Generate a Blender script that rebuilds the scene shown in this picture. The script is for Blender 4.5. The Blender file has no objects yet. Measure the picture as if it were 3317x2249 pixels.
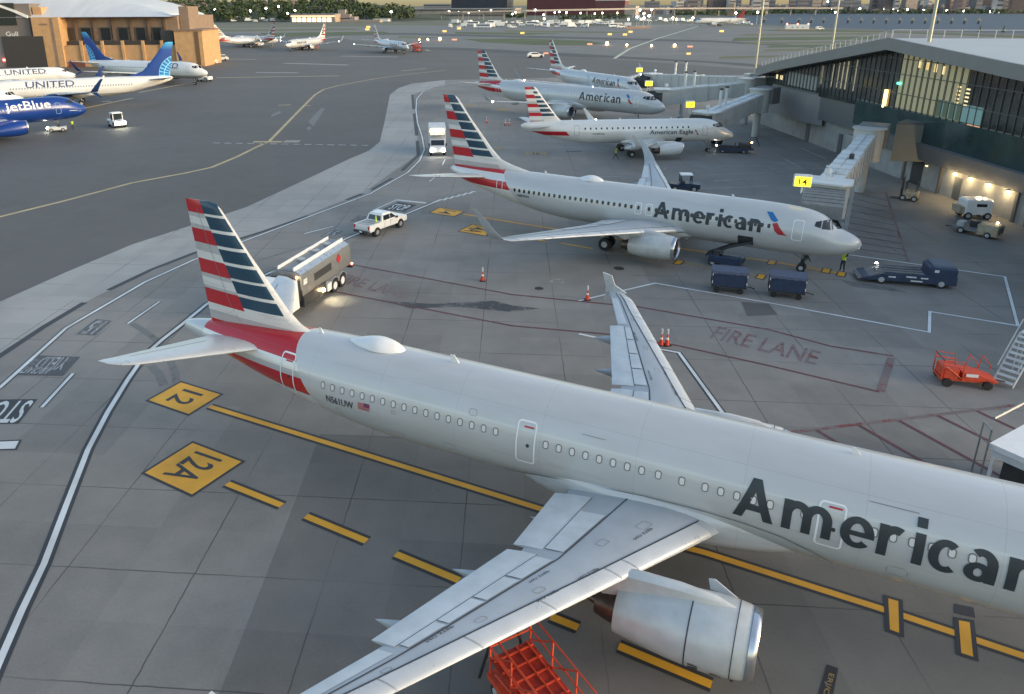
import bpy, bmesh, math, random
from math import sin, cos, pi, radians, sqrt, atan2, hypot
from mathutils import Vector, Matrix
random.seed(11)
SC = bpy.context.scene
COL = SC.collection

# ------------------------------------------------------------------ camera
F, PITCH, ROLL, CH = 2416.1, 0.32507, -0.005583, 20.745      # focal length in photo pixels, tilt, roll, eye height
CX, CY, PW, PH = 1458.1, 830.3, 3317.0, 2249.0               # principal point and size of the photograph
_fw = Vector((0, cos(PITCH), -sin(PITCH))); _u0 = Vector((0, sin(PITCH), cos(PITCH))); _r0 = Vector((1, 0, 0))
_rt = cos(ROLL)*_r0 + sin(ROLL)*_u0; _up = -sin(ROLL)*_r0 + cos(ROLL)*_u0
cam = bpy.data.cameras.new("camera"); camo = bpy.data.objects.new("camera", cam); COL.objects.link(camo)
cam.sensor_width = 36.0; cam.lens = F/PW*36.0; cam.clip_start = 0.3; cam.clip_end = 20000
cam.shift_x = (PW/2-CX)/PW; cam.shift_y = (CY-PH/2)/PW
m = Matrix((( _rt.x, _up.x, -_fw.x, 0), (_rt.y, _up.y, -_fw.y, 0), (_rt.z, _up.z, -_fw.z, CH), (0, 0, 0, 1)))
camo.matrix_world = m
SC.camera = camo

# ------------------------------------------------------------------ sky, sun, exposure
SUN_EL, SUN_AZ = radians(13), radians(108)                    # dusk sun low behind the camera, to the right (azimuth from +Y towards +X)
w = bpy.data.worlds.new("World"); SC.world = w; w.use_nodes = True
nt = w.node_tree; nt.nodes.clear()
sky = nt.nodes.new('ShaderNodeTexSky'); sky.sky_type = 'NISHITA'; sky.sun_disc = False
sky.sun_elevation = SUN_EL; sky.sun_rotation = SUN_AZ; sky.air_density = 1.0; sky.dust_density = 1.7; sky.ozone_density = 0.4
bgn = nt.nodes.new('ShaderNodeBackground'); bgn.inputs[1].default_value = 0.15
won = nt.nodes.new('ShaderNodeOutputWorld')
nt.links.new(sky.outputs[0], bgn.inputs[0]); nt.links.new(bgn.outputs[0], won.inputs[0])
sun = bpy.data.lights.new("sun", 'SUN'); sun.energy = 0.6; sun.angle = radians(25); sun.color = (1.0, 0.86, 0.7)
suno = bpy.data.objects.new("sun", sun); COL.objects.link(suno)
sd = Vector((sin(SUN_AZ)*cos(SUN_EL), cos(SUN_AZ)*cos(SUN_EL), sin(SUN_EL)))
suno.rotation_euler = sd.to_track_quat('Z', 'Y').to_euler()
SC.view_settings.view_transform = 'Standard'; SC.view_settings.look = 'None'
SC.view_settings.exposure = 1.22; SC.view_settings.gamma = 1.0
SC.render.engine = 'CYCLES'
SC.cycles.use_denoising = True
SC.cycles.max_bounces = 6; SC.cycles.diffuse_bounces = 3; SC.cycles.glossy_bounces = 3; SC.cycles.transmission_bounces = 4
SC.cycles.caustics_reflective = False; SC.cycles.caustics_refractive = False
SC.cycles.sample_clamp_indirect = 4.0

# ------------------------------------------------------------------ helpers
def at(u, v, z=0.0):
    "point of the world at height z seen at photo pixel (u, v)"
    x0, y0 = u-CX, v-CY
    d = _fw*F + _rt*x0 - _up*y0
    t = (z-CH)/d.z
    return (d.x*t, d.y*t)
Q = 3317.0/2324.0
def a2(x, y, z=0.0): return at(x*Q, y*Q, z)

class MB:
    def __init__(s): s.v = []; s.f = []; s.m = []
    def add(s, vs, fs, mi=0, T=None):
        b = len(s.v)
        if T is not None: vs = [tuple(T @ Vector(p)) for p in vs]
        s.v += [tuple(p) for p in vs]
        s.f += [tuple(b+i for i in f) for f in fs]; s.m += [mi]*len(fs); return s
    def box(s, c, d, mi=0, rz=0.0, T=None, top=1.0, topy=None):
        x, y, z = d[0]/2, d[1]/2, d[2]/2; ty = top if topy is None else topy
        vs = [(-x,-y,-z),(x,-y,-z),(x,y,-z),(-x,y,-z),(-x*top,-y*ty,z),(x*top,-y*ty,z),(x*top,y*ty,z),(-x*top,y*ty,z)]
        M = Matrix.Translation(c) @ Matrix.Rotation(rz, 4, 'Z')
        if T is not None: M = T @ M
        return s.add(vs, [(3,2,1,0),(4,5,6,7),(0,1,5,4),(1,2,6,5),(2,3,7,6),(3,0,4,7)], mi, M)
    def bbox(s, c, d, b=.05, mi=0, rz=0.0, T=None):
        "box with chamfered vertical and top edges"
        x, y, z = d[0]/2, d[1]/2, d[2]/2; b = min(b, x*.9, y*.9, z*.9)
        ring = [(-x+b,-y),(x-b,-y),(x,-y+b),(x,y-b),(x-b,y),(-x+b,y),(-x,y-b),(-x,-y+b)]
        rin = [(px*(1-b/x), py*(1-b/y)) for px, py in ring]
        vs = [(p[0],p[1],-z) for p in ring]+[(p[0],p[1],z-b) for p in ring]+[(p[0],p[1],z) for p in rin]
        fs = [tuple(range(7,-1,-1)), tuple(range(16,24))]
        for k in range(2):
            for i in range(8): j=(i+1)%8; fs.append((k*8+i,k*8+j,k*8+8+j,k*8+8+i))
        M = Matrix.Translation(c) @ Matrix.Rotation(rz, 4, 'Z')
        if T is not None: M = T @ M
        return s.add(vs, fs, mi, M)
    def cyl(s, p, q, r, r2=None, n=12, mi=0, cap=True, T=None):
        p, q = Vector(p), Vector(q); r2 = r if r2 is None else r2
        d = (q-p); L = d.length
        if L < 1e-6: return s
        M = Matrix.Translation(p) @ d.to_track_quat('Z','Y').to_matrix().to_4x4()
        if T is not None: M = T @ M
        vs = [(r*cos(2*pi*i/n), r*sin(2*pi*i/n), 0) for i in range(n)]+[(r2*cos(2*pi*i/n), r2*sin(2*pi*i/n), L) for i in range(n)]
        fs = [(i,(i+1)%n,n+(i+1)%n,n+i) for i in range(n)]
        if cap: fs += [tuple(range(n-1,-1,-1)), tuple(range(n,2*n))]
        return s.add(vs, fs, mi, M)
    def tube(s, pts, r, n=6, mi=0, T=None):
        for a, b in zip(pts[:-1], pts[1:]): s.cyl(a, b, r, n=n, mi=mi, T=T)
        return s
    def ball(s, c, r, n=10, k=6, mi=0, sc=(1,1,1), T=None):
        vs = [(c[0],c[1],c[2]-r*sc[2])]; fs = []
        for j in range(1, k):
            t = -pi/2+pi*j/k
            for i in range(n): vs.append((c[0]+r*sc[0]*cos(t)*cos(2*pi*i/n), c[1]+r*sc[1]*cos(t)*sin(2*pi*i/n), c[2]+r*sc[2]*sin(t)))
        vs.append((c[0],c[1],c[2]+r*sc[2])); e = len(vs)-1
        for i in range(n):
            fs.append((0,1+(i+1)%n,1+i)); fs.append((e,1+(k-2)*n+i,1+(k-2)*n+(i+1)%n))
            for j in range(k-2): fs.append((1+j*n+i,1+j*n+(i+1)%n,1+(j+1)*n+(i+1)%n,1+(j+1)*n+i))
        return s.add(vs, fs, mi, T)
    def loft(s, rings, mi=0, caps=(True, True), closed=True, T=None):
        n = len(rings[0]); vs = [p for r in rings for p in r]; fs = []
        for k in range(len(rings)-1):
            for i in range(n if closed else n-1):
                j = (i+1)%n; fs.append((k*n+i, k*n+j, (k+1)*n+j, (k+1)*n+i))
        if caps[0]: fs.append(tuple(range(n-1,-1,-1)))
        if caps[1]: fs.append(tuple(range((len(rings)-1)*n, len(rings)*n)))
        return s.add(vs, fs, mi, T)
    def prism(s, poly, h0, h1, mi=0, T=None):
        n = len(poly)
        vs = [(x,y,h0) for x,y in poly]+[(x,y,h1) for x,y in poly]
        fs = [tuple(range(n-1,-1,-1)), tuple(range(n,2*n))]+[(i,(i+1)%n,n+(i+1)%n,n+i) for i in range(n)]
        return s.add(vs, fs, mi, T)
    def build(s, name, mats, parent=None, smooth=35, label=None, kind=None, fixn=True):
        me = bpy.data.meshes.new(name); me.from_pydata(s.v, [], s.f)
        if not isinstance(mats, (list, tuple)): mats = [mats]
        for q in mats: me.materials.append(q)
        if len(mats) > 1: me.polygons.foreach_set('material_index', s.m)
        if fixn:
            bm = bmesh.new(); bm.from_mesh(me); bmesh.ops.recalc_face_normals(bm, faces=bm.faces); bm.to_mesh(me); bm.free()
        if smooth:
            me.polygons.foreach_set('use_smooth', [True]*len(me.polygons)); me.set_sharp_from_angle(angle=radians(smooth))
        me.update()
        o = bpy.data.objects.new(name, me); COL.objects.link(o)
        if parent is not None: o.parent = parent
        if label: o['label'] = label
        if kind: o['kind'] = kind
        return o

def tag(o, label=None, cat=None, group=None, kind=None):
    if label: o['label'] = label
    if cat: o['category'] = cat
    if group: o['group'] = group
    if kind: o['kind'] = kind
    return o
def thing(name, label, cat, loc=(0,0,0), rz=0.0, group=None):
    o = bpy.data.objects.new(name, None); COL.objects.link(o)
    o.empty_display_size = 0.5; o.location = loc; o.rotation_euler = (0,0,rz)
    return tag(o, label, cat, group)
KIDS = {}
def copy_tree(o, parent=None):
    c = o.copy(); COL.objects.link(c)
    if parent is not None: c.parent = parent
    for ch in [x for x in bpy.data.objects if x.parent == o]: copy_tree(ch, c)
    return c
def dup(o, loc, rz, label, group=None, scale=None):
    c = copy_tree(o); c.location = loc; c.rotation_euler = (0,0,rz); c['label'] = label
    if group: c['group'] = group
    if scale: c.scale = scale if isinstance(scale, tuple) else (scale,)*3
    return c

# ------------------------------------------------------------------ materials
class NX:
    "tiny expression builder on a material node tree"
    def __init__(s, nt): s.nt = nt
    def _in(s, sock, v):
        if isinstance(v, (int, float)): sock.default_value = v
        else: s.nt.links.new(v, sock)
    def m(s, op, a, b=0.0, c=None):
        n = s.nt.nodes.new('ShaderNodeMath'); n.operation = op
        s._in(n.inputs[0], a); s._in(n.inputs[1], b)
        if c is not None: s._in(n.inputs[2], c)
        return n.outputs[0]
    def mix(s, f, a, b):
        n = s.nt.nodes.new('ShaderNodeMix'); n.data_type = 'RGBA'
        s._in(n.inputs[0], f)
        for k, v in ((6, a), (7, b)):
            if isinstance(v, (tuple, list)): n.inputs[k].default_value = (*v[:3], 1)
            else: s.nt.links.new(v, n.inputs[k])
        return n.outputs[2]
    def ramp(s, f, stops, interp='CONSTANT'):
        n = s.nt.nodes.new('ShaderNodeValToRGB'); r = n.color_ramp; r.interpolation = interp
        while len(r.elements) > 1: r.elements.remove(r.elements[-1])
        r.elements[0].position = stops[0][0]; r.elements[0].color = (*stops[0][1], 1)
        for p, c in stops[1:]:
            e = r.elements.new(p); e.color = (*c, 1)
        s._in(n.inputs[0], f); return n.outputs[0]
    def noise(s, scale, detail=4, vec=None, rough=.55):
        n = s.nt.nodes.new('ShaderNodeTexNoise'); n.inputs['Scale'].default_value = scale; n.inputs['Detail'].default_value = detail; n.inputs['Roughness'].default_value = rough
        if vec is not None: s.nt.links.new(vec, n.inputs['Vector'])
        return n.outputs[0]
    def obj(s):
        n = s.nt.nodes.new('ShaderNodeTexCoord'); return n.outputs['Object']
    def pos(s):
        n = s.nt.nodes.new('ShaderNodeNewGeometry'); return n.outputs['Position']
    def xyz(s, v):
        n = s.nt.nodes.new('ShaderNodeSeparateXYZ'); s.nt.links.new(v, n.inputs[0]); return n.outputs
    def vscale(s, v, k):
        n = s.nt.nodes.new('ShaderNodeVectorMath'); n.operation = 'MULTIPLY'; s.nt.links.new(v, n.inputs[0]); n.inputs[1].default_value = k; return n.outputs[0]
def newmat(name):
    q = bpy.data.materials.new(name); q.use_nodes = True
    return q, q.node_tree, q.node_tree.nodes['Principled BSDF']
def M(name, col, rough=.5, metal=0.0, var=0.0, vs=3.0, coat=0.0, bump=0.0, bs=20.0, spec=None, world=False, stretch=None):
    q, nt, b = newmat(name)
    b.inputs['Base Color'].default_value = (*col, 1); b.inputs['Roughness'].default_value = rough; b.inputs['Metallic'].default_value = metal
    if coat: b.inputs['Coat Weight'].default_value = coat; b.inputs['Coat Roughness'].default_value = .12
    if spec is not None: b.inputs['Specular IOR Level'].default_value = spec
    x = NX(nt)
    if var or bump: vec = x.pos() if world else x.obj()
    if stretch: vec = x.vscale(vec, stretch)
    if var:
        f = x.noise(vs, 5, vec)
        lo = tuple(max(0, c*(1-var)) for c in col); hi = tuple(min(1, c*(1+var)) for c in col)
        nt.links.new(x.ramp(f, [(.3, lo), (.7, hi)], 'LINEAR'), b.inputs['Base Color'])
        g = x.m('ADD', x.m('MULTIPLY', f, .25), max(0, rough-.12)); nt.links.new(g, b.inputs['Roughness'])
    if bump:
        bn = nt.nodes.new('ShaderNodeBump'); bn.inputs['Strength'].default_value = bump; bn.inputs['Distance'].default_value = .03
        nt.links.new(x.noise(bs, 4, vec), bn.inputs['Height']); nt.links.new(bn.outputs[0], b.inputs['Normal'])
    return q
def EM(name, col, strength):
    q, nt, b = newmat(name)
    b.inputs['Base Color'].default_value = (*[c*.6 for c in col], 1)
    b.inputs['Emission Color'].default_value = (*col, 1); b.inputs['Emission Strength'].default_value = strength
    return q
W_ = M('white_paint', (.78,.79,.78), .35, var=.05, coat=.3)
WD = M('weathered_white', (.62,.64,.63), .5, var=.15, vs=1.5)
GL = M('grey_paint', (.42,.44,.45), .45, var=.1)
GM = M('mid_grey_metal', (.22,.23,.24), .45, .3, var=.15)
DK = M('dark_metal', (.05,.052,.055), .5, .2, var=.2)
BK = M('black_rubber', (.018,.018,.02), .7, var=.2)
NAVY = M('navy_paint', (.022,.04,.085), .45, var=.2, coat=.2)
STEEL = M('bare_steel', (.62,.63,.65), .22, .95, var=.06)
ALU = M('aluminium', (.6,.62,.64), .32, .7, var=.08)
GLASS = M('dark_glass', (.015,.02,.024), .06, spec=.8)
RED = M('red_paint', (.5,.025,.03), .4, var=.1)
ORED = M('orange_red_paint', (.62,.075,.03), .45, var=.15)
YEL = M('yellow_paint', (.62,.4,.05), .5, var=.15)
HIVIS = M('hi_vis_yellow', (.55,.75,.08), .6)
SKIN = M('skin', (.35,.2,.14), .6)
CLOTH = M('dark_cloth', (.03,.032,.045), .8)
SIGNY = EM('lit_yellow_sign', (1.0,.72,.03), 1.1)
SIGNW = EM('lit_white_lamp', (1.0,.95,.85), 14.0)
WARM = EM('warm_lamp', (1.0,.72,.35), 14.0)
REDL = EM('red_lamp', (1.0,.12,.08), 7.0)
AMB = EM('amber_lamp', (1.0,.5,.15), 14.0)

# ------------------------------------------------------------------ lettering
def text_flat(s, sx=1.0, res=3):
    "2D mesh of a word, cap height 1, left edge 0, baseline 0"
    cu = bpy.data.curves.new('t', 'FONT'); cu.body = s; cu.resolution_u = res; cu.fill_mode = 'FRONT'
    cu.space_character = sx; cu.offset = .012
    o = bpy.data.objects.new('t', cu); COL.objects.link(o)
    bpy.context.view_layer.update()
    me = bpy.data.meshes.new_from_object(o.evaluated_get(bpy.context.evaluated_depsgraph_get()))
    vs = [(v.co.x, v.co.y) for v in me.vertices]; fs = [tuple(p.vertices) for p in me.polygons]
    bpy.data.objects.remove(o); bpy.data.curves.remove(cu); bpy.data.meshes.remove(me)
    return vs, fs
def text_box(s, width, height, bold=0.0, sx=1.0):
    "word fitted into width x height (bounding box at origin)"
    vs, fs = text_flat(s, sx)
    x0 = min(p[0] for p in vs); x1 = max(p[0] for p in vs); y0 = min(p[1] for p in vs); y1 = max(p[1] for p in vs)
    return [((x-x0)/(x1-x0)*width, (y-y0)/(y1-y0)*height) for x, y in vs], fs
def arc_poly(cx, cy, rx, ry, t, a0, a1, n=14, ty=None):
    ty = t if ty is None else ty; vs = []
    for i in range(n+1):
        a = radians(a0+(a1-a0)*i/n); vs += [(cx+rx*cos(a), cy+ry*sin(a)), (cx+(rx-t)*cos(a), cy+(ry-ty)*sin(a))]
    return vs, [(2*i, 2*i+2, 2*i+3, 2*i+1) for i in range(n)]
def bold_word():
    "the bold upright airline title, cap height 1, built stroke by stroke"
    T, xh = .2, .75; out = []
    q = lambda x, *p: out.append(([(x+a, b) for a, b in p], [(0,1,2,3)]))
    def ac(x, *a, **k): vs, fs = arc_poly(*a, **k); out.append(([(x+p[0], p[1]) for p in vs], fs))
    st = lambda x, x0, y0, y1: q(x, (x0,y0), (x0+T,y0), (x0+T,y1), (x0,y1))
    q(0,(0,0),(.215,0),(.56,1),(.36,1)); q(0,(.70,0),(.92,0),(.56,1),(.36,1)); q(0,(.2,.23),(.74,.23),(.67,.40),(.25,.40))
    def arch(x, cx): ac(x, cx, xh-.315, .315, .325, T, 0, 165, ty=.17); st(x, cx+.115, 0, xh-.315)
    x = 1.10; st(x, 0, 0, xh); arch(x, .315); arch(x, .745)
    x = 2.33; ac(x, .35, .375, .35, .385, T, 0, 318, 22, ty=.15); q(x,(.12,.31),(.70,.31),(.70,.43),(.12,.43))
    x = 3.10; st(x, 0, 0, xh); ac(x, .33, xh-.33, .33, .34, T, 62, 165, ty=.17)
    x = 3.80; st(x, 0, 0, xh); st(x, 0, .86, 1.05)
    x = 4.08; ac(x, .33, .375, .33, .385, T, 52, 308, 18, ty=.15)
    x = 4.76; st(x, .40, 0, .5); ac(x, .30, .45, .30, .31, T, 0, 128, 10, ty=.15); ac(x, .26, .225, .26, .235, .18, 0, 360, 20, ty=.13)
    x = 5.52; st(x, 0, 0, xh); arch(x, .315)
    return out
def cut_grid(vs, fs, dx, dy):
    bm = bmesh.new()
    bv = [bm.verts.new((x,y,0)) for x,y in vs]
    for f in fs:
        try: bm.faces.new([bv[i] for i in f])
        except ValueError: pass
    bm.faces.ensure_lookup_table()
    xs = [p[0] for p in vs]; ys = [p[1] for p in vs]
    for lo, hi, d, n in ((min(xs), max(xs), dx, (1,0,0)), (min(ys), max(ys), dy, (0,1,0))):
        if not d: continue
        k = lo+d
        while k < hi-1e-4:
            bmesh.ops.bisect_plane(bm, geom=bm.verts[:]+bm.edges[:]+bm.faces[:], plane_co=Vector(n)*k, plane_no=n); k += d
    bm.verts.index_update()
    rv = [(v.co.x, v.co.y) for v in bm.verts]; rf = [tuple(v.index for v in f.verts) for f in bm.faces]
    bm.free(); return rv, rf
# ------------------------------------------------------------------ airliners
def pchip(xs, ys):
    n = len(xs); h = [xs[i+1]-xs[i] for i in range(n-1)]; d = [(ys[i+1]-ys[i])/h[i] for i in range(n-1)]
    g = [d[0]]+[0.0 if d[i-1]*d[i] <= 0 else 2*d[i-1]*d[i]/(d[i-1]+d[i]) for i in range(1, n-1)]+[d[-1]]
    def f(x):
        if x <= xs[0]: return ys[0]
        if x >= xs[-1]: return ys[-1]
        i = max(k for k in range(n-1) if xs[k] <= x); t = (x-xs[i])/h[i]
        return ys[i]*(1+2*t)*(1-t)**2+h[i]*g[i]*t*(1-t)**2+ys[i+1]*t*t*(3-2*t)+h[i]*g[i+1]*t*t*(t-1)
    return f
def lerp_tab(tab, x):
    if x <= tab[0][0]: return tab[0][1:]
    for p, q in zip(tab[:-1], tab[1:]):
        if x <= q[0]:
            t = (x-p[0])/(q[0]-p[0]); return tuple(a+(b-a)*t for a, b in zip(p[1:], q[1:]))
    return tab[-1][1:]
def foil(c, t): return 5*t*(.2969*sqrt(max(c,0))-.126*c-.3516*c*c+.2843*c**3-.1036*c**4)

A321 = dict(len=44.9, a0=22.0,
  fus=[(0,3.30,3.42,.05),(.12,3.02,3.72,.34),(.45,2.74,4.08,.72),(1.2,2.42,4.52,1.15),(2.0,2.18,4.98,1.45),(2.7,2.07,5.48,1.64),(3.6,2.0,5.82,1.80),(4.8,1.96,6.0,1.9),(6.3,1.95,6.08,1.96),(8,1.95,6.09,1.975),(31,1.95,6.09,1.975),(33.5,2.12,6.08,1.95),(36,2.55,6.02,1.83),(38.5,3.1,5.86,1.52),(41,3.66,5.62,1.1),(43,4.08,5.38,.72),(44.2,4.36,5.2,.42),(44.75,4.5,5.06,.26),(44.95,4.65,4.9,.1)],
  wing=[(.6,16.65,23.0,2.72,.13),(2.0,17.42,22.95,2.80,.13),(6.4,19.87,23.15,3.19,.115),(12.3,23.14,24.95,3.70,.105),(15.7,25.03,26.33,3.99,.10),(16.5,25.85,26.7,4.06,.085)],
  slat=.6, spoil=.585, fair=[3.9,8.0,11.2], flap=[(2.35,6.15,.42),(6.5,12.25,.45)], spoilers=[(3.4,6.1),(6.6,8.0),(8.05,9.4),(9.45,10.8),(10.85,12.15)], ail=(12.5,15.5),
  eng=dict(s=5.75,a=15.6,z=2.05,r=1.2,l=4.3,core=True), belly=(13.2,26.8,2.1,1.6,3.75),
  fin=[(5.3,35.7,43.03,.5),(5.84,36.3,43.1,.56),(6.2,37.15,43.15,.6),(6.73,37.82,43.22,.6),(9.4,40.07,43.57,.42),(11.4,41.55,43.83,.24),(11.66,41.85,43.86,.16),(11.74,42.3,43.87,.06)],
  stab=[(.4,38.3,42.2,5.0,.11),(1.3,38.95,42.3,5.1,.11),(5.6,42.0,43.6,5.55,.1),(6.0,42.45,43.75,5.6,.08),(6.25,43.1,43.8,5.62,.05)],
  nose_gear=(5.07,.38), main_gear=(21.97,3.8,.58), win=(4.50,.33,.23), cock=(4.72,5.32), tip='fence', radome=(32.9,1.45))
B738 = dict(len=38.0, a0=18.6,
  fus=[(0,2.85,2.97,.05),(.12,2.6,3.2,.33),(.45,2.3,3.48,.66),(1.1,1.98,3.78,1.0),(1.8,1.78,4.06,1.25),(2.5,1.64,4.62,1.45),(3.3,1.55,5.02,1.62),(4.4,1.47,5.26,1.77),(6,1.42,5.38,1.87),(7.5,1.41,5.42,1.88),(24,1.41,5.42,1.88),(27,1.65,5.42,1.86),(30,2.2,5.4,1.7),(33,2.9,5.35,1.32),(35.5,3.55,5.27,.88),(37,4.05,5.18,.52),(37.8,4.45,5.08,.25),(38.0,4.65,4.9,.1)],
  wing=[(.6,12.2,20.2,2.2,.13),(1.9,13.5,20.2,2.34,.13),(4.8,15.5,20.4,2.66,.12),(5.8,16.0,20.5,2.78,.115),(11,18.75,21.6,3.4,.105),(16.6,21.75,23.2,4.0,.1),(17.15,22.15,23.4,4.18,.09,35),(17.5,22.6,23.65,4.75,.085,70),(17.75,23.4,24.1,5.7,.08,80),(17.92,24.15,24.6,6.5,.07,82)],
  slat=.5, spoil=.6, fair=[2.9,6.6,10.2], flap=[(2.1,5.5,.15),(5.9,11.3,.15)], spoilers=[(2.6,5.4),(6.0,7.3),(7.35,8.7),(8.75,10.1)], ail=(11.6,15.6),
  eng=dict(s=4.83,a=12.85,z=1.72,r=1.06,l=3.9,core=True,flat=True), belly=(11.6,22.4,2.05,1.2,2.6),
  fin=[(4.9,28.4,37.45,.4),(5.45,28.95,37.55,.46),(5.9,30.9,37.6,.5),(6.3,32.05,37.65,.52),(7.09,32.96,37.83,.55),(9.94,35.5,38.43,.4),(11.95,37.1,38.85,.24),(12.15,37.4,38.88,.16),(12.22,37.8,38.9,.06)],
  stab=[(.4,32.6,36.5,4.55,.11),(1.0,33.1,36.6,4.6,.11),(6.6,36.4,38.0,5.3,.1),(7.0,36.8,38.1,5.34,.07),(7.17,37.4,38.15,5.35,.04)],
  nose_gear=(4.0,.34), main_gear=(19.6,2.86,.56), win=(3.88,.34,.24), cock=(4.0,4.62), tip='winglet', radome=(22.6,1.2))
E175 = dict(len=31.4, a0=15.5,
  fus=[(0,2.38,2.5,.05),(.12,2.18,2.72,.28),(.45,1.95,2.98,.55),(1.1,1.7,3.3,.85),(1.9,1.55,3.7,1.1),(2.8,1.47,4.25,1.3),(3.6,1.43,4.55,1.4),(5,1.4,4.72,1.49),(6.5,1.4,4.76,1.505),(21.5,1.4,4.76,1.505),(24,1.7,4.76,1.42),(27,2.4,4.72,1.02),(29.5,3.15,4.62,.55),(31,3.65,4.45,.28),(31.4,3.85,4.2,.12)],
  wing=[(.5,10.2,16.2,1.9,.13),(1.5,11.1,16.2,1.98,.13),(4.6,13.0,16.4,2.3,.115),(9,15.35,17.6,2.75,.105),(12.4,17.2,18.5,3.1,.1),(12.75,17.5,18.6,3.25,.09,35),(12.95,17.8,18.7,3.6,.085,70),(13.25,18.9,19.3,4.9,.07,80)],
  slat=.42, spoil=.6, fair=[3.2,6.4,8.6], flap=[(1.8,4.3,.1),(4.7,8.6,.1)], spoilers=[(2.2,4.2),(5,6.2),(6.25,7.4)], ail=(9.2,12.0),
  eng=dict(s=4.5,a=9.2,z=1.5,r=.92,l=3.4,core=True), belly=(9.8,17.6,1.62,1.2,2.3),
  fin=[(4.4,25.0,30.0,.36),(4.75,25.3,30.08,.42),(5.1,25.8,30.15,.44),(5.62,26.3,30.25,.44),(8,28.2,30.7,.32),(9.5,29.3,30.97,.18),(9.68,29.5,31.0,.1),(9.74,29.9,31.02,.05)],
  stab=[(.3,26.8,29.6,4.25,.11),(.8,27.2,29.7,4.3,.11),(4.8,29.7,30.9,4.75,.1),(5.05,30.1,31.0,4.78,.06)],
  nose_gear=(3.6,.3), main_gear=(15.9,2.6,.46), win=(3.55,.3,.22), cock=(3.62,4.12), tip='winglet', radome=None)

def mat_body(name, base, low=None, zlow=0, bands=None, rough=.32, metal=.16, grime=.06, joints=False):
    "fuselage paint: optional belly colour below zlow, optional tail bands (list of (z0,z1,rgb)) behind a slanted line"
    q, nt, b = newmat(name); x = NX(nt); o = x.obj(); X, Y, Z = x.xyz(o)
    n = x.noise(1.2, 5, x.vscale(o, (.25,1,1)))
    lo = tuple(c*(1-grime) for c in base); hi = tuple(min(1,c*(1+grime)) for c in base)
    c = x.ramp(n, [(.3, lo), (.7, hi)], 'LINEAR')
    if low: c = x.mix(x.m('LESS_THAN', Z, zlow), c, low)
    if bands:
        A = x.m('SUBTRACT', bands['a0'], X)
        front = x.m('GREATER_THAN', A, x.m('ADD', x.m('MULTIPLY', Z, bands['k']), bands['c']))
        back = x.m('LESS_THAN', A, bands['end'])
        z0, z1 = bands['z']
        f = x.m('DIVIDE', x.m('SUBTRACT', Z, z0), z1-z0)
        st = [(max(0,(p-z0)/(z1-z0)), cc) for p, cc in bands['rows']]
        col = x.ramp(f, st)
        c = x.mix(x.m('MULTIPLY', front, back), c, col)
    if joints:
        A2 = x.m('SUBTRACT', joints, X)
        jl = x.m('LESS_THAN', x.m('ABSOLUTE', x.m('SUBTRACT', x.m('FRACT', x.m('DIVIDE', A2, 3.73)), .5)), .0022)
        zl = x.m('LESS_THAN', x.m('ABSOLUTE', x.m('SUBTRACT', x.m('FRACT', x.m('DIVIDE', x.m('SUBTRACT', Z, .32), .94)), .5)), .006)
        c = x.mix(x.m('MULTIPLY', x.m('MAXIMUM', jl, zl), .3), c, (.2,.21,.22))
        wl = x.m('LESS_THAN', x.m('ABSOLUTE', x.m('SUBTRACT', Z, 4.86)), .05); c = x.mix(x.m('MULTIPLY', wl, .25), c, (.75,.76,.75))
        s2 = x.noise(2.2, 6, x.vscale(o, (.12,1,1.4)), .7); lowz = x.m('LESS_THAN', Z, 3.9)
        c = x.mix(x.m('MULTIPLY', x.m('MULTIPLY', x.m('GREATER_THAN', s2, .57), lowz), .12), c, (.25,.24,.21))
    nt.links.new(c, b.inputs['Base Color'])
    b.inputs['Roughness'].default_value = rough; b.inputs['Metallic'].default_value = metal
    b.inputs['Coat Weight'].default_value = .35; b.inputs['Coat Roughness'].default_value = .1
    return q
R_ = (.50,.012,.022); WH = (.74,.73,.70); GY = (.50,.50,.49); BL = (.006,.05,.095)
def mat_flagfin(name, a0, rear, frontrows, zr, diag, le, base):
    "striped fin: rear rows and front rows split by a slanted line; white leading edge strip"
    q, nt, b = newmat(name); x = NX(nt); o = x.obj(); X, Y, Z = x.xyz(o); A = x.m('SUBTRACT', a0, X)
    z0, z1 = zr; f = x.m('DIVIDE', x.m('SUBTRACT', Z, z0), z1-z0)
    ra = x.ramp(f, [(max(0,(p-z0)/(z1-z0)), c) for p, c in rear])
    rb = x.ramp(f, [(max(0,(p-z0)/(z1-z0)), c) for p, c in frontrows])
    fr = x.m('LESS_THAN', A, x.m('ADD', x.m('MULTIPLY', Z, diag[1]), diag[0]))
    c = x.mix(fr, ra, rb)
    ed = x.m('LESS_THAN', A, x.m('ADD', x.m('MULTIPLY', Z, le[1]), le[0]))
    c = x.mix(ed, c, base)
    n = x.noise(1.5, 5, x.vscale(o, (.4,1,2.2)))
    c = x.mix(x.m('MULTIPLY', x.m('GREATER_THAN', n, .56), .12), c, (.05,.05,.06))
    nt.links.new(c, b.inputs['Base Color']); b.inputs['Roughness'].default_value = .38
    b.inputs['Coat Weight'].default_value = .3; b.inputs['Coat Roughness'].default_value = .15
    return q
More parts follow.
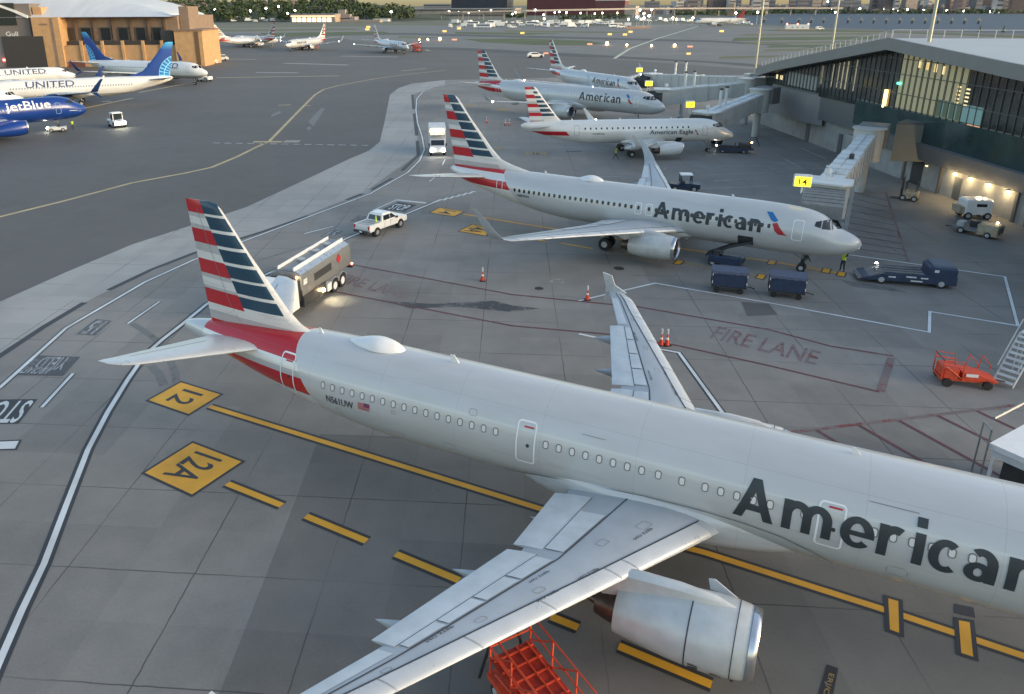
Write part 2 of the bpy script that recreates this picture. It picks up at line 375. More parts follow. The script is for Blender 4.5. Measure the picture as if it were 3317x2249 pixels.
def fin_rows(zt, zb):
    "rear (red/white with grey folds) and front (navy/white) rows scaled between band bottom zb and fin top zt"
    s = lambda z: zb+(z-5.5)*(zt-zb)/(11.74-5.5)
    rear = [(s(0), WH), (s(5.5), GY), (s(5.95), WH), (s(6.36), R_), (s(7.14), GY), (s(7.3), WH), (s(7.72), GY), (s(7.96), R_), (s(8.71), WH), (s(9.1), GY), (s(9.55), R_), (s(10.28), GY), (s(10.5), WH), (s(10.85), GY), (s(11.07), R_)]
    fr = [(s(0), WH), (s(5.5), GY), (s(5.95), WH), (s(6.56), BL), (s(7.1), WH), (s(7.27), BL), (s(7.88), WH), (s(8.03), BL), (s(8.65), WH), (s(8.8), BL), (s(9.43), WH), (s(9.57), BL), (s(10.2), WH), (s(10.35), BL), (s(10.97), WH), (s(11.1), BL)]
    rear[0] = (s(0), R_); fr[0] = (s(0), R_)
    return rear, fr
def mat_globefin(name, a0, c0, rad, ztop):
    "blue fin with a lattice of a globe in its lower part"
    q, nt, b = newmat(name); x = NX(nt); X, Y, Z = x.xyz(x.obj()); A = x.m('SUBTRACT', a0, X)
    dx = x.m('SUBTRACT', A, c0[0]); dz = x.m('SUBTRACT', Z, c0[1])
    r = x.m('SQRT', x.m('ADD', x.m('MULTIPLY', dx, dx), x.m('MULTIPLY', dz, dz)))
    ang = x.m('ARCTAN2', dz, dx)
    l1 = x.m('LESS_THAN', x.m('FRACT', x.m('MULTIPLY', ang, 5.2)), .22)
    l2 = x.m('LESS_THAN', x.m('FRACT', x.m('MULTIPLY', r, .95)), .16)
    lat = x.m('MAXIMUM', l1, l2)
    g = x.mix(lat, (.01,.17,.50), (.25,.66,.88))
    up = x.ramp(x.m('DIVIDE', x.m('SUBTRACT', Z, 6.0), ztop-6.0), [(0,(.006,.05,.24)),(.75,(.006,.06,.30)),(1,(.05,.4,.72))], 'LINEAR')
    c = x.mix(x.m('LESS_THAN', r, rad), up, g)
    nt.links.new(c, b.inputs['Base Color']); b.inputs['Roughness'].default_value = .5
    return q

SILV = (.55,.565,.565)
M_WING = M('wing_grey', (.40,.44,.47), .38, .1, var=.08, vs=.8)
M_SLAT = M('slat_light_grey', (.56,.59,.60), .3, .25, var=.07, vs=1.2)
M_PANEL = M('panel_pale_grey', (.57,.61,.62), .4, .05, var=.1, vs=1.5)
M_SEAM = M('panel_seam_dark', (.05,.055,.065), .7)
M_PSEAM = M('panel_line_grey', (.2,.215,.23), .6)
M_NAC = M('nacelle_silver', (.56,.58,.57), .38, .1, var=.12, vs=1.3, coat=.2)
M_CORE = M('exhaust_brown_metal', (.14,.10,.085), .38, .8, var=.25)
M_FAN = M('fan_dark_grey', (.06,.06,.065), .4, .6)
M_LETTER = M('lettering_charcoal', (.035,.045,.052), .4, var=.1)
M_UALET = M('lettering_navy', (.05,.075,.16), .4)
M_SHADE = M('window_shade_white', (.72,.71,.68), .45)
M_RING = M('window_ring_grey', (.16,.165,.17), .5)
M_PANE = M('cabin_glass_dark', (.03,.03,.035), .15)
M_DOORL = M('door_outline_white', (.85,.86,.86), .4)
M_DOORG = M('door_outline_grey', (.4,.42,.43), .5)

def rrect(w, h, r, n=4):
    pts = []
    for cx, cy, a in ((w/2-r,h/2-r,0),(-w/2+r,h/2-r,90),(-w/2+r,-h/2+r,180),(w/2-r,-h/2+r,270)):
        for k in range(n+1): t = radians(a+90*k/n); pts.append((cx+r*cos(t), cy+r*sin(t)))
    return pts

def airliner(sp, lv, root):
    a0 = sp['a0']; st = sp['fus']; xs = [p[0] for p in st]
    fb, ft, fw_ = pchip(xs, [p[1] for p in st]), pchip(xs, [p[2] for p in st]), pchip(xs, [p[3] for p in st])
    L = lambda a, s, z: (a0-a, -s, z)
    def onfus(a, z, side, off):
        b, t, wd = fb(a), ft(a), fw_(a); zc = (b+t)/2; h = (t-b)/2
        k = max(-1, min(1, (z-zc)/h)); s = wd*sqrt(max(0.0, 1-k*k))
        ns, nz = s/wd**2, (z-zc)/h**2; nl = sqrt(ns*ns+nz*nz) or 1
        return L(a, side*(s+off*ns/nl), z+off*nz/nl)
    # fuselage
    mb = MB(); n = 40; rings = []; Lg = sp['len']
    al = sorted(set([0,.04,.12,.25,.45,.7,1,1.4,1.8,2.2,2.6,3,3.5,4,4.8,5.6,6.5,7.5]+[7.5+i*(Lg-9.5)/34 for i in range(1,35)]+[Lg-2+i*.25 for i in range(1,7)]+[Lg-.25,Lg-.1,Lg]))
    for a in al:
        b, t, wd = fb(a), ft(a), fw_(a)
        rings.append([L(a, wd*sin(2*pi*i/n), (b+t)/2-(t-b)/2*cos(2*pi*i/n)) for i in range(n)])
    mb.loft(rings)
    fus = mb.build('fuselage', lv['body'], root, smooth=60)
    # belly fairing
    b0, b1, bw, bz0, bz1 = sp['belly']; rings = []
    for i in range(25):
        u = i/24; a = b0+(b1-b0)*u; e = max(.02, sin(pi*u)**.45); zc = (bz0+bz1)/2+.15*(1-e)
        sq = lambda t_: (1 if t_ > 0 else -1)*abs(t_)**.66; rings.append([L(a, bw*e*sq(sin(2*pi*k/32)), zc+(1-e)*.3-(bz1-bz0)/2*e*sq(cos(2*pi*k/32))) for k in range(32)])
    MB().loft(rings).build('belly_fairing', lv.get('belly', lv['body']), root, smooth=60)
    # wings
    sec = [tuple(p)+((0,) if len(p) == 5 else ()) for p in sp['wing']]
    flat = [p for p in sec if p[5] == 0]
    N = 11; cs = [.5*(1-cos(pi*i/(N-1))) for i in range(N)]
    def wpt(s, c, up, off=0.0, ext=0.0):
        le, te, z, tc, ph = lerp_tab(sec, s); ch = te-le; y = foil(max(0,min(1,c)), tc)*ch
        dz = (y+off) if up else -(y*.8+off)
        return (le+c*ch+ext, s, z+dz+.02*ch*(1-c)*c*4)
    for sg in (1, -1):
        W = lambda p: L(p[0], sg*p[1], p[2])
        rings = []; sl = []
        for i in range(len(sec)-1):
            k = 4 if sec[i][5] == 0 and sec[i+1][5] == 0 else 3
            sl += [sec[i][0]+(sec[i+1][0]-sec[i][0])*j/k for j in range(k)]
        sl.append(sec[-1][0])
        for s in sl:
            le, te, z, tc, ph = lerp_tab(sec, s); ch = te-le; ph = radians(ph); ring = []
            for c, up in [(c, 1) for c in cs[::-1]]+[(c, -1) for c in cs[1:-1]]:
                y = foil(c, tc)*ch*(1 if up > 0 else -.8)+.02*ch*4*c*(1-c)*cos(ph)
                ring.append(L(le+c*ch, sg*(s-y*sin(ph)), z+y*cos(ph)))
            rings.append(ring)
        wing = MB().loft(rings).build('wing', lv.get('wing', M_WING), root, smooth=40)
        smax = flat[-1][0]
        def patch(name, s0, s1, c0, c1, off, mat, ns=8, par=wing):
            mb = MB(); vs = []; fs = []
            for i in range(ns+1):
                s = s0+(s1-s0)*i/ns
                for k in range(4):
                    c = c0(s)+(c1(s)-c0(s))*k/3; vs.append(W(wpt(s, c, True, off)))
            for i in range(ns):
                for k in range(3): fs.append((i*4+k, i*4+k+1, i*4+k+5, i*4+k+4))
            b = len(vs)                              # thin skirt so that the panel has an edge
            mb.add(vs, fs); return mb.build(name, mat, par, smooth=40)
        chord = lambda s: lerp_tab(sec, s)[1]-lerp_tab(sec, s)[0]
        sc = lambda s: min(.4, sp['slat']/chord(s))
        # slats wrap round the leading edge
        s_lo = flat[1][0]+.25; ns_ = 5; es = sp['eng']['s']
        edges = [s_lo, es-.25, es+.45]+[es+.45+(smax-.6-es-.45)*k/4 for k in range(1, 5)]
        for p_, q_ in zip(edges[:-1], edges[1:]):
            mb = MB(); vs = []; fs = []; K = 9
            for i in range(7):
                s = p_+.03+(q_-p_-.06)*i/6
                for k in range(K):
                    u = -.3+1.3*k/(K-1); c = sc(s)*abs(u)**1.6
                    vs.append(W(wpt(s, c, u >= 0, .012)))
            for i in range(6):
                for k in range(K-1): fs.append((i*K+k, i*K+k+1, i*K+K+k+1, i*K+K+k))
            mb.add(vs, fs).build('slat', lv.get('slat', M_SLAT), wing, smooth=60)
        patch('slat_seam', s_lo-.2, smax-.4, sc, lambda s: sc(s)+.055/chord(s), .02, M_SEAM, 16)
        hs = sp['spoil']
        patch('rear_spar_seam', flat[1][0], smax-.3, lambda s: hs, lambda s: hs+.05/chord(s), .012, M_SEAM, 16)
        for p_, q_ in sp['spoilers']:
            patch('spoiler', p_+.03, q_-.03, lambda s: hs+.09/chord(s), lambda s: .80, .03, lv.get('panel', M_PANEL), 4)
        patch('aileron', sp['ail'][0], sp['ail'][1], lambda s: .70, lambda s: .985, .015, lv.get('panel', M_PANEL), 5)
        for p_, q_, ex in sp['flap']:
            mb = MB(); rings = []
            for i in range(7):
                s = p_+(q_-p_)*i/6; le, te, z, tc, ph = lerp_tab(sec, s); ch = te-le
                c0 = .80; z0 = wpt(s, c0, True, .012)[2]; at_ = te+ex; zt = wpt(s, 1, True, 0)[2]-.05*ex-.02
                rings.append([W((le+c0*ch, s, z0)), W(((le+c0*ch+at_)/2, s, (z0+zt)/2+.03)), W((at_, s, zt)), W((at_, s, zt-.03)), W((le+c0*ch, s, z0-.16))])
            mb.loft(rings).build('flap', lv.get('panel', M_PANEL), wing, smooth=30)
            patch('flap_seam', p_, q_, lambda s: .80, lambda s: .80+.03/chord(s), .026, M_SEAM, 6)
        for s in sp['fair']:
            le, te, z, tc, ph = lerp_tab(sec, s); ch = te-le; rings = []; ex = 1.35 if s > 4.5 else .8
            for i in range(11):
                u = i/10; a = le+.5*ch+(te+ex-le-.5*ch)*u; r = .19*sin(pi*min(1,.06+u*.94))**.6*(1 if u < .6 else 1-.55*(u-.6)/.4)
                zc = z-.25-.12*u
                rings.append([W((a, s+r*sin(2*pi*k/10), zc-1.5*r*cos(2*pi*k/10))) for k in range(10)])
            MB().loft(rings).build('flap_fairing', lv.get('wing', M_WING), wing, smooth=60)
        if sp['tip'] == 'fence':
            s = sec[-1][0]+.03; le, te, z, tc, ph = sec[-1][1:]
            poly = [(le-.25,z),(le+.5,z+.42),(te-.15,z+.98),(te+.42,z+1.12),(te+.2,z+.35),(te+.18,z-.3),(te+.25,z-.62),(te-.05,z-.6),(le+.35,z-.25)]
            MB().loft([[L(a, sg*(s+d), zz) for a, zz in poly] for d in (-.05, .05)]).build('wingtip_fence', lv.get('tipm', M_SLAT), wing, smooth=0)
        if lv.get('scimitar'):
            s, le, te, z = 16.7, 22.0, 23.3, 3.95
            MB().loft([[L(a, sg*(s+dd+(.0 if i < 2 else .95)), zz) for i, (a, zz) in enumerate([(le+.2,z),(te-.1,z),(te+.75,z-.95),(te+.45,z-.95)])] for dd in (-.05, .05)]).build('lower_winglet', lv['tipm'], wing, smooth=0)
        if lv.get('tipm') and sp['tip'] == 'winglet':
            wl = [p for p in sec if p[5] >= 35]; rings = []
            for s_, le, te, z, tc, ph in wl:
                ch = te-le; ph = radians(ph); r_ = []
                for c, up in [(c, 1) for c in cs[::-1]]+[(c, -1) for c in cs[1:-1]]:
                    y = foil(c, tc)*ch*(1 if up > 0 else -.8)+(.02 if up > 0 else -.02)
                    r_.append(L(le-.02+c*(ch+.04), sg*(s_-y*sin(ph)), z+y*cos(ph)))
                rings.append(r_)
            MB().loft(rings).build('winglet', lv['tipm'], wing, smooth=40)
        if lv.get('lights'):
            s = sec[-1][0] if sp['tip'] == 'fence' else flat[-1][0]; le, te, z = lerp_tab(sec, s)[:3]
            MB().ball(L(le+.1, sg*(s+.02), z+.02), lv['lights']).build('navigation_light', SIGNW, wing)
        if lv.get('detail'):
            for wd_, s0, w0, c0_, hh in (('NO STEP', 6.3, .8, .2, .11), ('NO STEP', 7.9, .8, .2, .11), ('NO STEP', 7.2, .8, .5, .1), ('NO STEP', 10.8, .9, .53, .1), ('NO STEP', 3.4, .9, .25, .12)):
                vs, fs = text_box(wd_, w0, hh); MB().add([W(wpt(s0+w0-px, c0_+(hh-py)/chord(s0), True, .014)) for px, py in vs], fs).build('wing_lettering', M_SEAM, wing, smooth=0, fixn=False)
            for s_, c_, ws, wc in ((3.4,.32,.5,.35),(5.0,.42,.4,.3),(8.2,.35,.35,.25),(10.2,.4,.35,.2),(13.1,.45,.3,.15)):
                ch_ = chord(s_); o_ = rrect(ws, wc, .08); i_ = rrect(ws-.03, wc-.03, .07); n__ = len(o_)
                MB().add([W(wpt(s_+p[0], c_+p[1]/ch_, True, .009)) for p in o_+i_], [(k, (k+1)%n__, n__+(k+1)%n__, n__+k) for k in range(n__)]).build('access_panel', M_PSEAM, wing, smooth=0, fixn=False)
        # engine
        e = sp['eng']; r = e['r']; l = e['l']; es, ea, ez = e['s'], e['a'], e['z']
        prof = [(0,.80),(.05,.845),(.14,.885),(.35,.935),(.8,.985),(1.3,1.0),(1.9,.985),(2.6,.93),(3.4,.83),(l,.70)]
        def ring(x_, rr, n=28, sq=True):
            k = .97 if (e.get('flat') and x_ < 2) else 1
            return [L(ea+x_, sg*(es+rr*sin(2*pi*i/n)), ez-.075*x_+(-rr*cos(2*pi*i/n))*(k if cos(2*pi*i/n) > 0 else 1)) for i in range(n)]
        eng = MB().loft([ring(x_, r*q_) for x_, q_ in prof]+[ring(l-.02, r*.66), ring(l-.6, r*.66)], caps=(False, True)).build('engine', lv.get('nac', M_NAC), root, smooth=45)
        MB().loft([ring(.9, r*.80), ring(.45, r*.80), ring(.15, r*.775), ring(.03, r*.80), ring(-.03, r*.84), ring(.0, r*.875), ring(.1, r*.905), ring(.22, r*.93)], caps=(False, False)).build('inlet_lip', lv.get('lip', STEEL), eng, smooth=60)
        MB().loft([ring(.8, r*.8), ring(.8, r*.02)], caps=(False, True)).loft([ring(.8, r*.26), ring(.55, r*.19), ring(.38, r*.08), ring(.35, r*.01)], caps=(False, True)).build('fan', M_FAN, eng)
        MB().loft([ring(l-.5, r*.55), ring(l-.02, r*.54), ring(l+.35, r*.46), ring(l+.72, r*.36), ring(l+.70, r*.32), ring(l+.3, r*.3)], caps=(False, True)).loft([ring(l+.3, r*.2), ring(l+.9, r*.12), ring(l+1.15, r*.02)]).build('exhaust', M_CORE, eng, smooth=50)
        if lv.get('detail'):
            MB().loft([ring(1.95, r*.992), ring(1.99, r*.992)], caps=(False,False)).build('cowl_seam', M_SEAM, eng)
            MB().loft([ring(.62, r*.978), ring(.65, r*.982)], caps=(False,False)).build('cowl_seam', M_SEAM, eng)
            vs = [L(ea+.75, sg*(es-.70*r), ez+.62*r), L(ea+1.6, sg*(es-.75*r), ez+.6*r), L(ea+1.7, sg*(es-.86*r), ez+.82*r), L(ea+1.5, sg*(es-.86*r), ez+.86*r)]
            vs2 = [(p[0], p[1]+.05, p[2]) for p in vs]
            MB().loft([vs, vs2]).build('strake', lv.get('nac', M_NAC), eng, smooth=0)
            for ax, zz, wx, wz in ((1.55,-.62,.3,.26),(.85,-.55,.34,.07),(.5,-.5,.1,.12)):
                pts = []
                for k, (du, dv) in enumerate(((0,0),(1,0),(1,1),(0,1))):
                    zz_ = zz+wz*dv; s_ = sqrt(max(0,1-zz_*zz_))*r*1.0
                    pts.append(L(ea+ax+wx*du, sg*(es+s_+.012), ez-.1+zz_*r))
                MB().add(pts, [(0,1,2,3)]).build('cowl_vent', DK, eng, smooth=0)
        # pylon
        lew = lerp_tab(sec, es)
        P = []
        for x_, zt, zb_, hw in ((.75, ez+r*.94, ez+r*.5, .04),(1.3, ez+r*1.08, ez+.3, .16),(2.4, ez+r*1.1, ez, .22),(lew[0]-ea+.05, lew[2]+.14, ez, .24),(l+.3, lew[2]-.02, ez, .2),(l+1.6, lew[2]-.2, lew[2]-.5, .05)):
            P.append([L(ea+x_, sg*(es+hw*k), zz) for k, zz in ((-1,zb_),(1,zb_),(1,zt-.08),(.45,zt),(-.45,zt),(-1,zt-.08))])
        MB().loft(P).build('pylon', lv.get('nac', M_NAC), eng, smooth=50)
        # main gear
        ga, gs, gr = sp['main_gear']; zt = lerp_tab(sec, min(gs, 3))[2]
        g = MB().cyl(L(ga, sg*gs, zt), L(ga, sg*gs, gr), .13, n=10).cyl(L(ga, sg*gs, zt-.4), L(ga-.1, sg*(gs-1.3), zt-.1), .07, n=8).cyl(L(ga, sg*(gs-.5), gr), L(ga, sg*(gs+.5), gr), .1, n=8).build('main_gear', GM, root)
        for d in (-.43, .43):
            wh = MB().cyl(L(ga, sg*(gs+d)-.2, gr), L(ga, sg*(gs+d)+.2, gr), gr, n=20).build('wheel', BK, g, smooth=40)
            MB().cyl(L(ga, sg*(gs+d)-.21, gr), L(ga, sg*(gs+d)+.21, gr), gr*.5, n=14).build('hub', GL, wh, smooth=40)
        # stabiliser
        rings = []
        for s, le, te, z, tc in sp['stab']:
            ch = te-le
            rings.append([L(le+c*ch, sg*s, z+foil(c, tc)*ch*u) for c, u in [(c, 1) for c in cs[::-1]]+[(c, -1) for c in cs[1:-1]]])
        stb = MB().loft(rings).build('stabiliser', lv.get('stab', M_SLAT), root, smooth=40)
        if lv.get('detail'):
            vs = []
            for s in [1.9+i*.55 for i in range(7)]:
                le, te, z, tc = lerp_tab(sp['stab'], s); ch = te-le
                for c in (.70, .70+.035/ch): vs.append(L(le+c*ch, sg*s, z+foil(c, tc)*ch+.012))
            MB().add(vs, [(2*i, 2*i+1, 2*i+3, 2*i+2) for i in range(6)]).build('elevator_seam', M_SEAM, stb, smooth=0)
    # fin
    rings = []
    for z, le, te, th in sp['fin']:
        ch = te-le
        rings.append([L(le+c*ch, u*th/2*(foil(c, .2)/.1)*.98, z) for c, u in [(c, 1) for c in cs[::-1]]+[(c, -1) for c in cs[1:-1]]])
    fin = MB().loft(rings).build('vertical_fin', lv['fin'], root, smooth=45)
    if lv.get('detail'):
        for sg in (1, -1):
            vs = []
            for i in range(9):
                z = 5.9+i*.68
                tab = [(p[0],)+p[1:] for p in sp['fin']]; le, te, th = lerp_tab(tab, z); ch = te-le; c = .68
                for cc in (c, c+.03/ch): vs.append(L(le+cc*ch, sg*(th/2*foil(cc,.2)/.1*.98+.008), z))
            MB().add(vs, [(2*i,2*i+1,2*i+3,2*i+2) for i in range(8)]).build('rudder_seam', M('rudder_seam_grey', (.25,.25,.27), .6), fin, smooth=0)
    # nose gear
    ga, gr = sp['nose_gear']
    g = MB().cyl(L(ga, 0, fb(ga)+.2), L(ga, 0, gr), .09, n=10).cyl(L(ga,-.3,gr), L(ga,.3,gr), .06, n=8).cyl(L(ga-.1,0,fb(ga)-.5),L(ga+1.1,0,fb(ga)+.1),.05,n=8).build('nose_gear', GM, root)
    for d in (-.22, .22):
        wh = MB().cyl(L(ga, d-.1, gr), L(ga, d+.1, gr), gr, n=18).build('wheel', BK, g, smooth=40)
        MB().cyl(L(ga, d-.11, gr), L(ga, d+.11, gr), gr*.5, n=12).build('hub', GL, wh, smooth=40)
    if lv.get('taxi_light'):
        MB().ball(L(ga-.12, 0, fb(ga)-.45), .12).build('taxi_light', SIGNW, g)
    # decals on the fuselage
    def decal(name, polys, mats, side, par=fus, off=.008, dx=.4, dz=.12):
        mb = MB()
        for (vs, fs), mi, o in polys:
            v2, f2 = cut_grid(vs, fs, dx, dz)
            mb.add([onfus(a, z, side, off+o) for a, z in v2], f2, mi)
        return mb.build(name, mats, par, smooth=60, fixn=False)
    poly = lambda pts: (pts, [tuple(range(len(pts)))])
    def ringp(o_, i_):
        n = len(o_); return (o_+i_, [(k, (k+1)%n, n+(k+1)%n, n+k) for k in range(n)])
    wz, wh_, ww = sp['win']
    for side, rows in lv['windows']:
        for a_s, cnt, pitch in rows:
            for i in range(cnt):
                a = a_s-i*pitch if pitch > 0 else a_s
                o_ = [(a+x_, wz+y_) for x_, y_ in rrect(ww, wh_, ww*.42)]
                i_ = [(a+x_, wz+y_) for x_, y_ in rrect(ww*lv.get('pane', .72), wh_*lv.get('pane', .72)*1.08, ww*.42*lv.get('pane', .72))]
                if lv.get('wring', True): decal('window', [(ringp(o_, i_), 0, 0), (poly(i_), 1, .002)], [M_RING, lv.get('shade', M_SHADE)], side, dx=0, dz=.09)
                else: decal('window', [(poly(o_), 0, 0)], [lv.get('shade', M_PANE)], side, dx=0, dz=.12)
    for side, a, z, w_, h_ in lv.get('doors', []):
        o_ = [(a+x_, z+y_) for x_, y_ in rrect(w_, h_, .16)]; i_ = [(a+x_, z+y_) for x_, y_ in rrect(w_-.13, h_-.13, .1)]
        d = decal('door', [(ringp(o_, i_), 0, 0)], [lv.get('doorm', M_DOORL)], side, dx=0, dz=.12)
        if lv.get('detail') and h_ > 1.3:
            decal('door_handle', [(poly([(a-.1+x_, z-.06+y_) for x_, y_ in rrect(.13,.15,.06)]), 0, .002), (poly([(a-.28,z+.62),(a+.12,z+.62),(a+.12,z+.68),(a-.28,z+.68)]), 1, .002)], [DK, RED], side, d, dx=0)
    for side, word, al_, z0, wd, hg, mt in lv.get('words', []):
        if word == 'American':
            ps = []
            for k_, (vs, fs) in enumerate(bold_word()):
                kk = wd/6.15; ps.append(((([((al_-x_*kk) if side > 0 else (al_+x_*kk), z0+y_*hg) for x_, y_ in vs]), fs), 0, .003+.0006*k_))
            decal('airline_name', ps, [mt], side, dx=.8, dz=.14); continue
        vs, fs = text_box(word, wd, hg)
        vs = [((al_-x_) if side > 0 else (al_+x_), z0+y_) for x_, y_ in vs]
        decal('airline_name' if hg > .6 else 'registration', [((vs, fs), 0, .004)], [mt], side, dx=.8, dz=.14)
    for side, polys in lv.get('logos', []):
        for pts, mt, nm in polys: decal(nm, [(poly(pts), 0, .004)], [mt], side, dx=.5, dz=.1)
    if lv.get('detail'):
        for side in (1, -1):
            pth = [(26.2,2.35),(25.5,2.62),(24.5,2.86),(22.46,3.2),(20.07,3.47),(18.5,3.53),(17.84,3.54),(16.6,3.5),(15.4,3.35),(14.4,3.0),(13.7,2.6)]
            vs = [p for a, z in pth for p in ((a,z-.022),(a,z+.022))]
            decal('fairing_seam', [((vs, [(2*i,2*i+1,2*i+3,2*i+2) for i in range(len(pth)-1)]), 0, .03)], [M_PSEAM], side, dx=.3, dz=0)
            for a, z, w_, h_ in ((31.0,3.05,1.2,.02),(30.9,4.15,.22,.16),(28.3,3.1,.5,.35),(22.2,5.2,.9,.02),(12.3,5.35,1.4,.02),(33.9,3.35,.35,.3),(11.9,3.2,.6,.45),(27.2,5.0,.35,.25)):
                o_ = [(a+px, z+py) for px, py in rrect(w_, h_, min(w_,h_)*.3)]; i_ = [(a+px, z+py) for px, py in rrect(max(.004,w_-.03), max(.004,h_-.03), min(w_,h_)*.2)]
                decal('access_panel', [(ringp(o_, i_), 0, 0)], [M_PSEAM], side, dx=.3, dz=.12)
    # cockpit glass
    z0, z1 = sp['cock']; dzf = z1-z0
    for side in (1, -1):
        for k, pts in enumerate((((1.62,.0),(2.28,.02),(2.5,1.0),(2.05,.95)), ((2.36,.03),(3.0,.12),(3.02,1.02),(2.58,1.02)), ((3.07,.2),(3.55,.42),(3.5,.9),(3.1,1.0)))):
            sc_ = sp['fus'][5][0]/2.65
            decal('cockpit_window', [(poly([(a*sc_, z0+dzf*t) for a, t in pts]), 0, .004)], [GLASS], side, dx=.2, dz=.1)
    # antennas, satcom dome
    def blade(a, h, c, top=True):
        z = (ft(a)-.02) if top else fb(a)+.02; d = h if top else -h
        MB().loft([[L(a-c/2,-.025,z),L(a+c/2,-.025,z),L(a+c/2,.025,z),L(a-c/2,.025,z)],[L(a+c*.1,-.012,z+d),L(a+c*.55,-.012,z+d),L(a+c*.55,.012,z+d),L(a+c*.1,.012,z+d)]]).build('antenna', W_, fus, smooth=0)
    for a, h, c in lv.get('blades', ((sp['len']*.3,.32,.4),(sp['len']*.64,.34,.45))): blade(a, h, c)
    blade(sp['len']*.35, .3, .35, False)
    if sp['radome'] and lv.get('dome', True):
        a, rl = sp['radome']; rings = []
        for i in range(13):
            u = i/12; e = sin(pi*min(1, .02+.96*u))**.55*(1 if u < .45 else 1-.35*(u-.45)/.55); aa = a-rl+2*rl*u; zz = ft(aa)-.06
            rings.append([L(aa, .62*e*cos(pi*k/9), zz+.46*e*sin(pi*k/9)) for k in range(10)])
        MB().loft(rings, closed=True).build('satcom_dome', W_, fus, smooth=60)
    if lv.get('beacon'):
        MB().ball(L(sp['len']*.53, 0, ft(sp['len']*.53)+.03), .1).build('beacon', RED, fus)
    return root
# ------------------------------------------------------------------ the aircraft themselves
def pose(sp, nx, ny, h, k=1.0): return ((nx-sp['a0']*k*cos(h), ny-sp['a0']*k*sin(h), 0), h)
E175['fus'] = [(a, b+min(1, a/3)*.22, t+min(1, a/3)*.22, wd) for a, b, t, wd in E175['fus']]
E175['win'] = (3.93,.3,.22); E175['cock'] = (3.78,4.3)

def flag_body(name, sp, rows, k, c, end, z, base=SILV, joints=False):
    return mat_body(name, base, joints=joints, bands=dict(a0=sp['a0'], rows=rows, k=k, c=c, end=end, z=z))
fa_r, fa_f = fin_rows(11.74, 5.5)
FIN_A = mat_flagfin('striped_fin_paint', 22.0, fa_r, fa_f, (4.0, 12.0), (42.9-11.74*.452, .452), (33.05+.12, .742), WH)
BODY_A = flag_body('silver_striped_tail_paint', A321, [(0,WH),(3.68,R_),(4.47,GY),(4.75,WH),(5.13,R_)], .60, 33.27, 43.08, (0,7), joints=22.0)
def flag_logo(p, red0, blue0): return p
LOGO_A = [([(6.95,5.42),(6.55,5.42),(6.0,4.95),(6.2,4.8),(6.5,4.85)], M('logo_blue', (.02,.16,.42), .4), 'tail_emblem'),
          ([(6.38,4.62),(6.05,4.72),(5.85,4.4),(5.45,3.95),(5.2,3.82),(5.75,3.85),(6.05,4.05)], M('logo_red', (.42,.02,.03), .4), 'tail_emblem')]
winA = [(34.65,17,.5334),(23.995,8,.5334),(19.66,1,.5),(18.82,1,.5),(18.02,4,.5334),(15.88,3,.5334),(12.75,14,.5334)]
US = [(32.72,3.86),(32.12,3.86),(32.12,4.2),(32.72,4.2)]
flag = [([(32.74,3.84+.025*i*2),(32.14,3.84+.025*i*2),(32.14,3.865+.025*i*2),(32.74,3.865+.025*i*2)], RED, 'flag') for i in range(7)]+[([(32.42,4.0),(32.12,4.0),(32.12,4.2),(32.42,4.2)], M_UALET, 'flag')]
lvA = dict(body=BODY_A, fin=FIN_A, windows=[(1, winA)], detail=True, lip=STEEL, beacon=False,
  doors=[(1,36.83,4.45,.86,1.95),(1,24.83,4.33,.82,1.75),(1,14.0,4.28,.84,1.62),(1,4.9,4.25,.82,1.8)],
  words=[(1,'American',17.02,3.78,8.73,1.42,M_LETTER),(1,'N561UW',34.5,3.72,1.5,.36,M_LETTER)], logos=[(1, LOGO_A+flag)], blades=((13.5,.25,.3),(28.9,.36,.42),(36.0,.3,.25)))
loc, h = pose(A321, 25.873, 15.836, -.47686)
big = thing('airliner', 'silver airliner N561UW with red white and blue striped tail filling the foreground', 'airliner', loc, h, 'parked airliners')
airliner(A321, lvA, big)

A321b = dict(A321); A321b['tip'] = 'winglet'
A321b['wing'] = A321['wing'][:5]+[(16.3,25.5,26.55,4.04,.09),(16.75,25.9,26.8,4.2,.09,35),(17.05,26.3,27.0,4.75,.085,70),(17.25,27.0,27.45,5.6,.08,80),(17.38,27.7,28.0,6.3,.07,82)]
lvB = dict(lvA); lvB.update(detail=False, lights=.16, wring=False, shade=M_SHADE, doors=[(1,36.83,4.45,.86,1.95),(1,24.83,4.33,.82,1.75),(1,14.0,4.28,.84,1.62),(1,4.7,4.3,.82,1.8)],
  words=[(1,'American',16.7,3.8,8.9,1.42,M_LETTER)], logos=[(1, LOGO_A)])
loc, h = pose(A321, 37.678, 131.635, -.763)
o = thing('airliner', 'silver airliner with striped tail at the jet bridge just behind the white regional jet', 'airliner', loc, h, 'parked airliners')
airliner(A321b, lvB, o)

